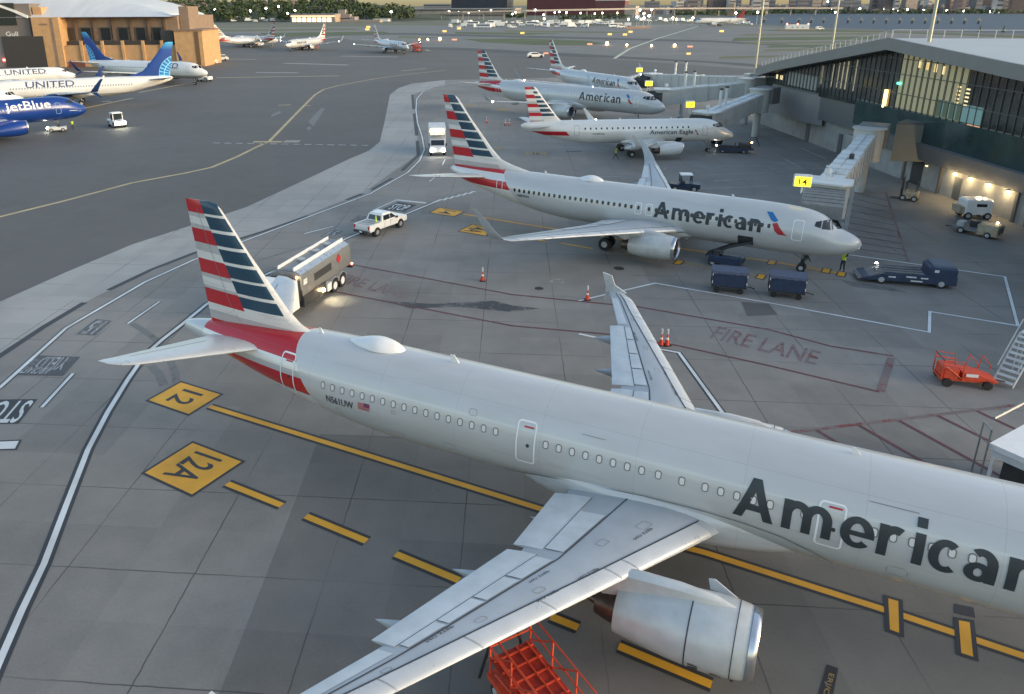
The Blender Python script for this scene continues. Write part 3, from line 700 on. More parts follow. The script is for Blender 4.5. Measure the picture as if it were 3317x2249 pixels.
fb_r, fb_f = fin_rows(12.2, 5.25)
FIN_B = mat_flagfin('striped_fin_paint_b', B738['a0'], fb_r, fb_f, (3.5, 12.6), (35.49-6.88*.546, .546), (27.72, .801), WH)
BODY_B = flag_body('silver_striped_tail_paint_b', B738, [(0,WH),(3.72,R_),(4.48,WH),(5.1,R_)], .80, 27.14, 37.55, (0,7))
LOGO_B = [([(6.95,4.9),(6.5,4.9),(5.95,4.36),(6.2,4.22),(6.45,4.3)], M('logo_blue_b', (.02,.16,.42), .4), 'tail_emblem'),
          ([(6.36,4.1),(6.0,4.2),(5.8,3.9),(5.4,3.45),(5.12,3.28),(5.8,3.3),(6.1,3.55)], M('logo_red_b', (.42,.02,.03), .4), 'tail_emblem')]
winB = [(29.62,23,.53),(17.32,1,.5),(16.37,1,.5),(15.75,19,.51)]
lvC = dict(body=BODY_B, fin=FIN_B, windows=[(1, winB)], wring=False, shade=M_PANE, doorm=M_DOORL, blades=((27.2,.3,.25),(9.9,.25,.3)),
  doors=[(1,31.4,3.88,.72,1.6),(1,17.33,3.8,.62,1.0),(1,16.37,3.8,.62,1.0),(1,4.45,3.78,.8,1.6)],
  words=[(1,'American',15.94,3.26,8.8,1.34,M_LETTER),(1,'N807NN',29.3,3.28,1.25,.26,M_LETTER)],
  logos=[(1, LOGO_B+[([(8.85,1.95),(7.65,1.95),(7.65,2.75),(8.85,2.75)], DK, 'cargo_hatch')])])
loc, h = pose(B738, 31.953, 55.071, -.579)
o = thing('airliner', 'silver airliner with striped tail and upturned wingtips at the gate signed 14', 'airliner', loc, h, 'parked airliners')
airliner(B738, lvC, o)
lvD = dict(lvC); lvD.update(lights=.17, words=[(1,'American',15.94,3.26,8.8,1.34,M_LETTER),(-1,'American',7.1,3.26,8.8,1.34,M_LETTER)], logos=[(1, LOGO_B)], doors=[(1,31.4,3.88,.72,1.6),(1,4.45,3.78,.8,1.6),(-1,4.45,3.78,.8,1.6)], windows=[(1, [(29.62,45,.51)]),(-1, [(29.62,45,.51)])], shade=M('window_mid_grey', (.3,.31,.32), .4))
loc, h = pose(B738, 41.585, 164.416, -1.153)
pro = thing('airliner', 'silver airliner with striped tail and lit wingtip, farthest of the row at the jet bridges', 'airliner', loc, h, 'parked airliners')
airliner(B738, lvD, pro)
for (nx, ny, h, lab) in ((-93.351,424.288,.817,'distant striped-tail airliner facing right with its tail by the hangar corner'),
                          (-120.5,432.0,2.45,'striped tail of an airliner half hidden by the hangar corner tower'),
                          (-77.185,365.813,4.353,'distant striped-tail airliner facing left with an orange lift beside its nose'),
                          (-18.14,340.814,-1.084,'distant bluish striped-tail airliner facing right beside an orange lift')):
    l_, h = pose(B738, nx, ny, h); dup(pro, l_, h, lab)

fe_rear = [(0,R_),(4.3,WH),(4.86,R_) ,(4.3,WH)]
WHB = (.74,.75,.72)
FIN_E = mat_flagfin('striped_fin_paint_e', E175['a0'],
  [(3.0,WH),(4.3,R_),(4.86,GY),(5.1,WH),(5.62,R_),(6.1,GY),(6.4,WH),(6.87,R_),(7.36,GY),(7.7,WH),(8.12,R_),(8.66,WH),(9.37,R_)],
  [(3.0,WH),(4.3,R_),(4.86,WH),(5.6,BL),(6.0,WH),(6.2,BL),(6.65,WH),(6.87,BL),(7.25,WH),(7.5,BL),(7.85,WH),(8.12,BL),(8.45,WH),(8.77,BL),(9.1,WH),(9.37,BL)],
  (3.0, 10.0), (28.4-5.62*.412, .412), (22.0+.1, .79), WH)
BODY_E = flag_body('white_striped_tail_paint', E175, [(0,WHB),(2.95,R_),(3.55,WHB)], .9, 21.9, 30.0, (0,7), base=WHB)
lvE = dict(body=BODY_E, fin=FIN_E, nac=M('nacelle_white', (.7,.72,.70), .35, var=.05, coat=.3), wing=M('wing_pale', (.55,.58,.57), .4, var=.08), windows=[(1, [(22.4,20,.79)])], wring=False, shade=M_PANE, lights=.14, taxi_light=False, stab=M_SLAT,
  blades=((24.0,.25,.3),(17.0,.25,.3),(9.5,.25,.3)), doors=[(1,23.6,3.65,.75,1.5),(1,4.9,3.35,.75,1.4)], doorm=M_DOORG,
  words=[(1,'American Eagle',13.0,2.78,6.35,.82,M_LETTER),(1,'N109HQ',21.3,3.02,1.7,.26,M_LETTER)],
  logos=[(1, [([(6.5,3.55),(6.3,3.55),(6.05,3.25),(6.2,3.18)], DK, 'tail_emblem'),([(6.2,3.1),(6.0,3.14),(5.75,2.8),(6.0,2.82)], RED, 'tail_emblem'),([(9.0,1.75),(8.1,1.75),(8.1,2.45),(9.0,2.45)], DK, 'cargo_hatch')])])
loc, h = pose(E175, 41.581, 109.139, .064)
o = thing('airliner', 'white regional jet with short striped tail, side on in the middle of the ramp', 'airliner', loc, h, 'parked airliners')
airliner(E175, lvE, o)

# blue and white airliners by the hangar
UAB = mat_body('white_grey_belly_paint', (.75,.76,.74), low=(.36,.37,.38), zlow=2.25, rough=.3, metal=0)
lvU = dict(body=UAB, belly=M('belly_grey', (.36,.37,.38), .4), fin=mat_globefin('globe_fin_paint', B738['a0'], (39.6,5.2), 4.3, 12.2), nac=M('nacelle_navy', (.012,.045,.16), .3, coat=.4), tipm=M('winglet_navy', (.012,.04,.15), .35), scimitar=True,
  windows=[(1, [(29.62,45,.51)]),(-1, [(29.62,45,.51)])], wring=False, shade=M('window_blue_grey', (.25,.28,.32), .4), stab=M('stab_pale', (.6,.62,.62), .4), dome=False,
  doors=[(1,4.45,3.78,.8,1.6),(-1,4.45,3.78,.8,1.6)], doorm=M_DOORG, words=[(1,'UNITED',16.9,3.95,9.6,1.15,M_UALET),(-1,'UNITED',9.9,3.95,8.9,1.15,M_UALET)])
k = 1.07; l_, h = pose(B738, -101.48, 161.2, 3.545, k)
ub = thing('airliner', 'white airliner facing left with blue globe tail and navy engine behind the blue airliner', 'airliner', l_, h, 'white airliners by the hangar')
airliner(B738, lvU, ub); ub.scale = (k, k, k)
k = 1.13; l_, h = pose(B738, -66.685, 210.995, -.387, k)
dup(ub, l_, h, 'white airliner facing right with blue globe tail directly in front of the tan hangar', scale=k)
l_, h = pose(B738, -102.558, 210.384, .549); dup(ub, l_, h, 'nose and forward body of a white airliner facing right below the dark brown hangar door', scale=1.0)
l_, h = pose(B738, *at(79, 318, 3.2), .60)
dup(ub, l_, h, 'white airliner nose just above the blue airliner at the left edge', scale=1.0)

A320 = dict(A321); sh = lambda a: a if a < 12 else (max(12.0, a-4.27) if a < 26 else a-6.93)
A320['a0'] = 16.0; A320['len'] = 38.0
A320['fus'] = [(p[0] if p[0] <= 8 else p[0]-6.93,)+p[1:] for p in A321['fus']]
A320['wing'] = [(p[0], p[1]-4.27, p[2]-4.27)+p[3:] for p in A321b['wing']]
A320['eng'] = dict(A321['eng'], a=11.33); A320['belly'] = (10.2,22.0,2.3,1.62,3.25)
A320['fin'] = [(p[0], p[1]-6.93, p[2]-6.93, p[3]) for p in A321['fin']]; A320['stab'] = [(p[0], p[1]-6.93, p[2]-6.93)+p[3:] for p in A321['stab']]
A320['main_gear'] = (17.7,3.8,.58); A320['tip'] = 'winglet'; A320['radome'] = (25.0,1.4)
JB = mat_body('deep_blue_paint', (.008,.045,.235), rough=.28, metal=0, grime=.12)
lvJ = dict(body=JB, belly=JB, fin=M('fin_blue', (.01,.06,.3), .35), nac=M('nacelle_blue', (.008,.045,.25), .3, coat=.4), lip=STEEL, windows=[(1, [(28.5,38,.5334)])], wring=False, shade=M('window_pale_blue', (.3,.4,.6), .4),
  doors=[(1,5.1,4.15,.85,1.85)], doorm=M('door_outline_blue', (.25,.4,.65), .5), words=[(1,'jetBlue',13.1,3.95,6.9,1.75,W_)], logos=[(1, [([(3.3,3.55),(1.9,3.45),(1.9,3.53),(3.3,3.63)], W_, 'title_stripe')])], dome=False)
l_, h = pose(A320, -65.05, 135.23, .74)
o = thing('airliner', 'deep blue airliner nose with white lettering at the left edge', 'airliner', l_, h, 'parked airliners')
airliner(A320, lvJ, o)

# far regional jet by the water
lvR = dict(lvE); CRJ = dict(E175)
lvR.update(body=mat_body('plain_white_paint', (.78,.77,.72), metal=0), fin=M('fin_red_navy', (.25,.03,.04), .4), words=[], logos=[], windows=[], doors=[], lights=None)
nx, ny = at(2250, 76, 2.6)
l_, h = pose(E175, nx, ny, radians(176), 1.5)
o = thing('airliner', 'small white airliner with dark red tail taxiing in front of the bay', 'airliner', l_, h)
airliner(CRJ, lvR, o); o.scale = (1.5,1.5,1.5)
# ------------------------------------------------------------------ ground, pavements, markings
def c1(x, y): return at(830+x/2.8, 560+y/2.8)
def t3(x, y): return at(1660+x/2.8, 560+y/2.8)
def r3(x, y): return at(2487+x/2.8, 560+y/2.8)
def r4(x, y): return at(2487+x/2.8, 1120+y/2.8)
def m1(x, y): return at(x/2.8, 1120+y/2.8)
def b4(x, y): return at(2487+x/2.77, 1680+y/2.77)

def mat_concrete(name, base, joint=True, var=.16, spots=.5):
    q, nt, b = newmat(name); x = NX(nt); P = x.pos(); X, Y, Z = x.xyz(P)
    ca, sa = cos(radians(-4.6)), sin(radians(-4.6))
    U = x.m('ADD', x.m('MULTIPLY', X, ca), x.m('MULTIPLY', Y, sa)); V = x.m('SUBTRACT', x.m('MULTIPLY', Y, ca), x.m('MULTIPLY', X, sa))
    u = x.m('DIVIDE', x.m('ADD', U, 14.32), 5.1); v = x.m('DIVIDE', x.m('ADD', V, -20.0), 5.0)
    comb = nt.nodes.new('ShaderNodeCombineXYZ'); nt.links.new(x.m('FLOOR', u), comb.inputs[0]); nt.links.new(x.m('FLOOR', v), comb.inputs[1])
    wn = nt.nodes.new('ShaderNodeTexWhiteNoise'); nt.links.new(comb.outputs[0], wn.inputs['Vector'])
    big = x.noise(.055, 5, P); med = x.noise(.5, 6, P, .62); fine = x.noise(9.0, 3, P, .7)
    f = x.m('ADD', x.m('MULTIPLY', big, .9), x.m('ADD', x.m('MULTIPLY', med, .65), x.m('MULTIPLY', fine, .35)))
    if joint: f = x.m('ADD', f, x.m('MULTIPLY', x.m('SUBTRACT', wn.outputs['Value'], .5), .22))
    lo = tuple(c*(1-2.3*var) for c in base); hi = tuple(c*(1+2.0*var) for c in base)
    c = x.ramp(x.m('MULTIPLY', f, .5), [(.28, lo), (.68, hi)], 'LINEAR')
    # brownish and dark stains, rubber and oil
    st = x.noise(.16, 6, x.vscale(P, (1, .8, 1)), .68)
    c = x.mix(x.m('MULTIPLY', x.m('SMOOTH_MIN', x.m('MAXIMUM', x.m('MULTIPLY', x.m('SUBTRACT', st, .53), 3.2), 0), 1.0, .1), .45), c, tuple(k_*.42 for k_ in base))
    sp = x.noise(1.1, 3, P, .8)
    c = x.mix(x.m('MULTIPLY', x.m('GREATER_THAN', sp, .735), spots), c, (.03,.03,.03))
    if joint:
        wob = x.m('MULTIPLY', x.m('SUBTRACT', x.noise(1.2, 3, P), .5), .02)
        ju = x.m('LESS_THAN', x.m('ABSOLUTE', x.m('SUBTRACT', x.m('FRACT', x.m('ADD', u, wob)), .5)), .0055)
        jv = x.m('LESS_THAN', x.m('ABSOLUTE', x.m('SUBTRACT', x.m('FRACT', x.m('ADD', v, wob)), .5)), .0055)
        jn = x.m('MULTIPLY', x.m('MAXIMUM', ju, jv), x.m('MAXIMUM', .12, x.m('MINIMUM', .75, x.m('MULTIPLY', x.m('SUBTRACT', x.noise(.14, 2, P), .36), 3.4))))
        c = x.mix(jn, c, (.035,.036,.038))
    nt.links.new(c, b.inputs['Base Color'])
    nt.links.new(x.m('ADD', .52, x.m('MULTIPLY', med, .4)), b.inputs['Roughness'])
    bn = nt.nodes.new('ShaderNodeBump'); bn.inputs['Strength'].default_value = .25; bn.inputs['Distance'].default_value = .02
    nt.links.new(fine, bn.inputs['Height']); nt.links.new(bn.outputs[0], b.inputs['Normal'])
    return q
CONC = mat_concrete('apron_concrete', (.228,.220,.203))
SHOULD = mat_concrete('pale_concrete', (.34,.34,.325), joint=True, var=.10, spots=.1)
ASPH = mat_concrete('taxiway_asphalt', (.112,.108,.100), joint=False, var=.10, spots=.15)
ASPHD = mat_concrete('dark_asphalt', (.07,.07,.069), joint=False, var=.1, spots=.1)
FARC = mat_concrete('far_pavement', (.17,.168,.158), joint=False, var=.14, spots=.1)
GRASSM = M('grass_green', (.075,.1,.04), .9, var=.35, vs=.05, world=True, stretch=(1,3,1))
GRASS2 = M('grass_dry', (.13,.135,.07), .9, var=.3, vs=.04, world=True, stretch=(1,4,1))

def sheet(name, pts, z, mat, parent=None, kind='structure'):
    o = MB().add([(p[0], p[1], z) for p in pts], [tuple(range(len(pts)))]).build(name, mat, parent, smooth=0)
    if o.data.polygons[0].normal.z < 0: o.data.flip_normals()
    if parent is None: o['kind'] = kind
    return o
ground = sheet('ground', [(-9000,-600),(9000,-600),(9000,14000),(-9000,14000)], -.03, M('open_ground', (.12,.13,.10), .95, var=.25, vs=.01, world=True))
taxi = sheet('taxiway', [(-420,-100),(700,-100),(700,640),(60,760),(-420,800)], -.012, ASPH)
edge = [(0,685),(150,618),(300,555),(440,510),(560,470),(700,405),(795,360),(838,342),(862,322),(872,280),(885,215),(905,200),(935,190),(1010,182),(1100,180)]
ew = [a2(*p) for p in edge]
apron = sheet('concrete_apron', [(-46,-60),(-42,20)]+ew+[(60,232),(330,240),(330,-60)], 0.0, CONC)
dark = [(0,808),(100,742),(190,688),(245,660),(440,575),(600,525),(820,440),(950,350),(944,280),(938,215),(975,200),(1010,194)]
sheet('concrete_shoulder', [(-43,19)]+ew[:14]+[a2(*p) for p in dark[::-1]]+[(-33,22)], .004, SHOULD)
farp = sheet('far_pavement', [at(*p) for p in ((600,108),(1000,112),(1390,160),(1700,172),(2450,225),(3317,150),(3317,118),(2650,96),(2240,78),(1900,86),(1300,80),(600,82))], -.006, FARC)

ZM = [.010]
def strip(name, pts, w, mat, z=None, parent=apron):
    z = ZM[0] if z is None else z; n = len(pts); L_ = []; R__ = []
    for i in range(n):
        p = Vector(pts[i]); d0 = (p-Vector(pts[i-1])).normalized() if i else None; d1 = (Vector(pts[i+1])-p).normalized() if i < n-1 else None
        d = (d0+d1).normalized() if d0 and d1 else (d0 or d1); nr = Vector((-d.y, d.x))
        k = w/2/max(.4, (Vector((-d1.y, d1.x)).dot(nr) if d0 and d1 else 1))
        L_.append((p.x+nr.x*k, p.y+nr.y*k, z)); R__.append((p.x-nr.x*k, p.y-nr.y*k, z))
    o = MB().add(L_+R__, [(i, n+i, n+i+1, i+1) for i in range(n-1)]).build(name, mat, parent, smooth=0)
    return o
def worn(name, col, amt=.35, rough=.6):
    q, nt, b = newmat(name); x = NX(nt); P = x.pos()
    n = x.noise(1.8, 6, P, .75); n2 = x.noise(.35, 3, P)
    f = x.m('MULTIPLY', x.m('GREATER_THAN', x.m('ADD', n, x.m('MULTIPLY', n2, .4)), 1.02-amt*.5), .75)
    c = x.mix(f, x.ramp(n2, [(.3, tuple(k*.8 for k in col)), (.7, tuple(min(1,k*1.15) for k in col))], 'LINEAR'), (.17,.168,.16))
    nt.links.new(c, b.inputs['Base Color']); b.inputs['Roughness'].default_value = rough; return q
MW = worn('road_white', (.62,.66,.67), .25); MWF = worn('faded_white', (.38,.40,.41), .6); MBK = worn('marking_black', (.035,.037,.042), .2)
MY = worn('marking_yellow', (.72,.37,.03), .18); MYF = worn('faded_yellow', (.40,.26,.07), .7); MRD = worn('faded_maroon', (.20,.05,.05), .75); MRL = worn('maroon_line', (.125,.042,.046), .4)
MTX = worn('taxi_yellow', (.46,.37,.19), .2); MCL = worn('pale_strip', (.30,.30,.29), .4)
def lined(name, pts, w, bw, mat=MW, bm_=MBK, z=.010):
    strip(name+'_border', pts, w+2*bw, bm_, z); strip(name, pts, w, mat, z+.004)
def quad(name, pts, mat, z, parent=apron): return sheet(name, pts, z, mat, parent)
def grow(pts, d):
    n = len(pts); A = sum(pts[i][0]*pts[(i+1)%n][1]-pts[(i+1)%n][0]*pts[i][1] for i in range(n)); s = 1 if A > 0 else -1; out = []
    for i in range(n):
        p0, p1, p2 = Vector(pts[i-1]), Vector(pts[i]), Vector(pts[(i+1)%n]); e0 = (p1-p0).normalized(); e1 = (p2-p1).normalized()
        n0 = Vector((e0.y,-e0.x))*s; n1 = Vector((e1.y,-e1.x))*s; b = (n0+n1); k = d/max(.35, b.dot(n0)); out.append((p1.x+b.x*k, p1.y+b.y*k))
    return out
def bquad(name, pts, mat, bw, z=.012):
    quad(name+'_border', grow(pts, bw), MBK, z); return quad(name, pts, mat, z+.004)
def gtext(name, s, P0, P1, P2, mat, z, parent=apron):
    vs, fs = text_box(s, 1, 1); P0, P1, P2 = Vector(P0), Vector(P1), Vector(P2)
    w3 = [tuple(P0+(P1-P0)*x+(P2-P0)*y)+(z,) for x, y in vs]
    o = MB().add(w3, fs).build(name, mat, parent, smooth=0)
    if o.data.polygons[0].normal.z < 0: o.data.flip_normals()
    return o
# service road
lined('road_edge_line', [a2(*p) for p in ((-120,955),(0,880),(150,745),(330,640),(440,590),(600,530),(840,440),(925,392),(952,365),(963,340),(958,310),(948,280),(944,250),(946,225),(960,208),(990,195),(1040,188))], .24, .10)
pr = [a2(*p) for p in ((-60,1640),(0,1500),(50,1385),(100,1280),(150,1148),(200,1020),(245,935),(290,862),(330,805),(370,770),(415,735),(470,690),(600,625),(735,565),(790,540),(985,460))]
lined('road_edge_line', pr, .26, .17)
strip('drain_slot', [a2(*p) for p in ((-90,865),(0,808),(100,742),(192,687))], .5, MBK, .008)
strip('drain_slot', [a2(*p) for p in ((246,659),(345,612),(440,575),(600,525),(700,490))], .5, MBK, .008)
strip('drain_slot', [a2(*p) for p in ((786,454),(838,434),(890,405))], .5, MBK, .008); strip('drain_slot', [a2(*p) for p in ((912,388),(950,352),(947,320))], .55, MBK, .008)
strip('drain_slot', [a2(*p) for p in ((946,308),(943,280),(940,258))], .6, MBK, .008); strip('drain_slot', [a2(*p) for p in ((939,248),(936,215))], .6, MBK, .008)
quad('drain_cover', [a2(*p) for p in ((818,440),(830,432),(845,430),(835,440))], GM, .012)
for a, b in (((290,735),(362,685)),((95,925),(166,848)),((690,531),(756,514)),((975,412),(986,404)),((1004,375),(1010,362)),((1005,330),(1008,318)),((1003,300),(1004,288))): lined('lane_dash', [a2(*a), a2(*b)], .2, .08)
bquad('stop_bar', [m1(-150,880), m1(172,866), m1(136,936), m1(-150,945)], MW, .12)
quad('stop_block', [m1(-170,492), m1(342,486), m1(168,710), m1(-300,716)], MBK, .012); gtext('stop_lettering', 'STOP', m1(318,498), m1(-105,506), m1(148,702), MW, .018)
zz = lambda x, y: at(30+x/8.94, 1130+y/8.94)
quad('yield_block', [zz(800,195), zz(2060,238), zz(1560,792), zz(190,770)], worn('faded_black', (.075,.078,.085), .5), .012)
gtext('yield_lettering', 'YIELD', zz(1820,262), zz(1010,240), zz(1500,620), MWF, .018); gtext('yield_lettering', 'AIRCRAFT', zz(1300,560), zz(480,520), zz(1080,745), MWF, .018)
z2_ = lambda x, y: at(240+x/16.6, 1020+y/16.6)
quad('speed_block', [z2_(1200,230), z2_(2050,330), z2_(1150,1120), z2_(80,1050)], worn('faded_black_b', (.09,.095,.1), .5), .012)
gtext('speed_lettering', '15', z2_(1850,340), z2_(1250,300), z2_(950,1060), MWF, .018)
s3 = lambda x, y: at(1230+x/13.67, 630+y/13.67)
quad('stop_block', [s3(820,330), s3(1650,470), s3(1100,770), s3(150,660)], MBK, .012); gtext('stop_lettering', 'STOP', s3(330,655), s3(1060,735), s3(700,420), MW, .018)
strip('stop_bar', [s3(760,250), s3(2060,390)], .45, MW, .016); strip('lane_line', [s3(-300,720), s3(760,240)], .2, MW, .016)
quad('speed_block', [c1(570,580), c1(690,520), c1(790,530), c1(680,590)], worn('faded_black_c', (.09,.095,.1), .6), .012); gtext('speed_lettering', '15', c1(600,578), c1(680,583), c1(690,528), MWF, .018)
quad('speed_block', [c1(850,440), c1(930,385), c1(1010,395), c1(940,450)], worn('faded_black_d', (.09,.095,.1), .6), .012)
zig = [(985,460)]+[(1000+i*7.3, 455-i*1.85+(1.2 if i%2 else -1.2)) for i in range(12)]
strip('zipper_line', [a2(*p) for p in zig], .3, MW, .016)
# stand 12 and 12A
def stand(name, corners, txt, fw_dir, mats=MY):
    bquad(name, corners, mats, .14)
    if txt:
        C = Vector((sum(p[0] for p in corners)/4, sum(p[1] for p in corners)/4)); f = Vector((cos(fw_dir), sin(fw_dir))); r = Vector((f.y, -f.x))
        w_ = .72*len(txt) if len(txt) < 3 else 2.15; h_ = 1.5 if len(txt) < 3 else 1.75
        P0 = C-r*w_/2-f*h_/2; gtext(name+'_lettering', txt, P0, P0+r*w_, P0+f*h_, MBK, .021)
hA = -.47686
stand('stand_box', [m1(1350,497), m1(1640,335), m1(1998,445), m1(1712,622)], '12', hA)
stand('stand_box', [m1(1315,1155), m1(1747,885), m1(2190,1055), m1(1742,1352)], '12A', hA)
lined('lead_in_line', [a2(476,923), a2(1225,1155), a2(1600,1255), a2(2040,1395), a2(2324,1490), a2(2700,1625)], .32, .15, MY, MBK, .011)
for a, b in (((515,1098),(640,1148)),((694,1172),(832,1229)),((898,1258),(1042,1318)),((1100,1342),(1180,1375)),((1250,1400),(1312,1425)),((1404,1467),(1615,1555))):
    A, B = Vector(a2(*a)), Vector(a2(*b)); d = (B-A).normalized(); n_ = Vector((-d.y, d.x))
    for sg in (1, -1): strip('dash_border', [A+n_*sg*.24, B+n_*sg*.24], .15, MBK, .011)
    strip('dash', [A, B], .33, MY, .015)
bquad('stop_mark', [b4(1080,720), b4(1170,745), b4(1178,1030), b4(1095,1000)], MY, .15, .019); bquad('stop_mark', [b4(1712,918), b4(1810,935), b4(1842,1245), b4(1735,1210)], MY, .15, .019)
quad('type_block', [b4(1672,765), b4(1845,800), b4(1862,895), b4(1672,850)], MBK, .012)
quad('type_block', [b4(530,1310), b4(632,1345), b4(575,1640), b4(440,1620)], MBK, .012); gtext('type_lettering', 'ERJ/CRJ', b4(535,1385), b4(460,1640), b4(598,1405), MYF, .018)
# stand 14 boxes and lines under the second airliner
hB = -.579
stand('stand_box', [c1(1578,362), c1(1662,320), c1(1880,353), c1(1795,396)], '14', hB); stand('stand_box', [c1(1842,530), c1(1965,470), c1(2110,490), c1(2085,572)], '14A', hB)
strip('lead_in_line', [at(1500,694), at(1660,721), at(2206,806), at(2410,836), at(2487,846), at(2733,889)], .3, MY, .014)
strip('lead_in_line', [at(1717,774), at(1770,783)], .25, MY, .014); strip('lead_in_line', [at(1817,789), at(1921,806)], .25, MY, .014); strip('lead_in_line', [at(1974,814), at(2190,846), at(2285,866), at(2460,898)], .25, MYF, .014)
for u, v in ((2198,851),(2465,897),(2500,851),(2676,878),(2725,889)):
    p = Vector(at(u, v)); d = Vector((cos(hB), sin(hB))); n_ = Vector((-d.y, d.x))
    bquad('stop_mark', [tuple(p+n_*a_+d*b_) for a_, b_ in ((-.55,-.25),(.55,-.25),(.55,.25),(-.55,.25))], MY, .1, .019)
for pts, tx in (([(1698,501),(1702,491),(1768,492),(1773,504)],None),([(1600,484),(1605,478),(1634,478),(1636,487)],None),([(1730,372),(1745,365),(1800,365),(1790,375)],None),([(1600,358),(1612,352),(1650,352),(1640,362)],None),([(1500,342),(1510,337),(1540,338),(1535,344)],None)):
    quad('stand_box', [at(*p) for p in pts], MYF, .012)
gtext('stand_box_lettering', '16', at(1725,502), at(1748,502), at(1727,494), MBK, .018)
# red fire lanes
strip('fire_lane_line', [at(*p) for p in ((1090,848),(1126,855),(1660,955),(1962,985),(2064,994),(2490,1068),(2690,1122),(2894,1154))], .2, MRL, .010)
strip('fire_lane_line', [at(*p) for p in ((1051,939),(1660,1056),(1967,1083),(2195,1120),(2487,1184),(2848,1270))], .2, MRL, .010)
strip('fire_lane_line', [at(2887,1159), at(2853,1268)], .42, MRD, .013)
gtext('fire_lane_lettering', 'FIRE LANE', c1(725,985), c1(1335,1142), c1(815,918), MRD, .012); gtext('fire_lane_lettering', 'FIRE LANE', a2(1610,767), a2(1850,829), a2(1632,741), MRD, .012)
lined('envelope_line', [at(*p) for p in ((1875,975),(2122,918),(2487,981),(3010,1077),(3012,1010),(3297,1056),(3255,897),(2737,824))], .2, .03)
strip('envelope_line', [at(1875,1082), at(1935,1095)], .22, MW, .014)
lined('envelope_line', [at(2100,1126), at(2149,1134), at(2199,1143), at(2369,1377), at(2450,1490)], .2, .1)
strip('hatch_line', [r4(-300,850), r4(60,805), r4(2180,550), r4(2700,490)], .24, MRD, .010)
for a, b in (((440,765),(900,1045)),((830,725),(1700,1220)),((1190,680),(2500,1400)),((1540,635),(2324,1020)),((1900,595),(2324,795))): strip('hatch_line', [r4(*a), r4(*b)], .2, MRL, .014)
hz = lambda x, y: at(2650+x/3.152, 300+y/3.152)
strip('hatch_line', [hz(690,1020), hz(870,1576), at(2942,850)], .22, MRD, .010)
for i in range(10): strip('hatch_line', [hz(330-i*14, 1010+i*62), hz(700+i*22, 1085+i*62+22)], .16, MRL, .013)
# thin pale lines on the middle ramp
q4 = lambda x, y: at(2250+x/3.354, 250+y/3.354)
for a, b, w_ in (((200,1130),(545,1110),.25),((30,1215),(800,1185),.18),((975,890),(1135,970),.22),((1150,770),(1430,890),.25),((0,960),(1000,965),.15),((1060,905),(1330,895),.12),((100,1065),(980,1030),.14)): strip('ramp_line', [q4(*a), q4(*b)], w_, MWF, .012)
strip('ramp_line', [q4(640,590), q4(705,755)], .2, MBK, .012)
strip('ramp_line', [at(2110,575), at(2126,563), at(2160,542)], .16, MWF, .012); strip('ramp_line', [at(1925,572), at(2010,573)], .2, MWF, .012)
strip('ramp_line', [at(1833,492), at(1885,490)], .45, MBK, .012)
# taxi lines
strip('taxi_line', [a2(*p) for p in ((-120,522),(0,492),(150,455),(300,415),(420,393),(480,380),(540,355),(580,335),(610,322),(680,250),(715,215),(735,203),(765,195),(850,179),(935,168),(1010,160))], .55, MTX, -.004, taxi)
for a, b, w_, mt in (((575,322),(640,322),1.2,MTX),((645,321),(680,321),2.0,worn('sign_patch', (.33,.27,.25), .4)),((632,239),(660,238),.8,MTX),((688,240),(705,240),.8,MTX)): strip('taxi_mark', [a2(*a), a2(*b)], w_, mt, -.002, taxi)
for i in range(14): strip('taxi_dash', [at(690+i*37, 463+i*.6), at(712+i*37, 463.5+i*.6)], .55, MWF, -.004, taxi)
for a, b, w_, mt in (((830,235),(966,236),2.2,MCL),((1105,182),(1290,185),3.0,MCL),((920,205),(1128,211),3.0,MCL),((600,190),(830,193),2.0,MCL),((700,252),(1100,246),1.2,MTX),((1300,230),(1380,222),.9,MTX),((450,300),(600,272),.9,MTX),((230,360),(430,318),1.0,MTX),((330,330),(360,328),2.0,MCL),((1290,132),(1390,165),1.6,worn('lit_taxi_line', (.5,.5,.25), .2)),((1200,118),(1390,165),.5,MTX)): strip('taxi_mark', [at(*a), at(*b)], w_, mt, -.006, taxi)
strip('taxi_mark', [at(2260,86), at(2130,125), at(2040,158), at(1990,190)], 1.4, worn('lit_taxi_line_b', (.5,.52,.4), .3), .0, taxi)
# oil and repair patches
for pts, mt in (([(1245,975),(1400,985),(1600,975),(1660,990),(1750,1000),(1650,1010),(1480,995),(1330,1000)], worn('oil_stain', (.06,.06,.06), .6)), ([(2400,978),(2490,985),(2520,1020),(2420,1025)], ASPH), ([(2720,905),(2900,935),(2940,948),(2760,930)], worn('tyre_mark', (.1,.1,.1), .7))):
    quad('stain', [at(*p) for p in pts], mt, .007)
for u, v, r in ((1805,912,.55),(2005,870,.45),(1746,935,.35)):
    cx, cy = at(u, v); quad('manhole_cover', [(cx+r*cos(k*pi/8), cy+r*sin(k*pi/8)) for k in range(16)], MBK if u != 1805 else MWF, .012)
    if u == 1805: quad('manhole_cover', [(cx+.35*cos(k*pi/8), cy+.35*sin(k*pi/8)) for k in range(16)], CONC, .016)
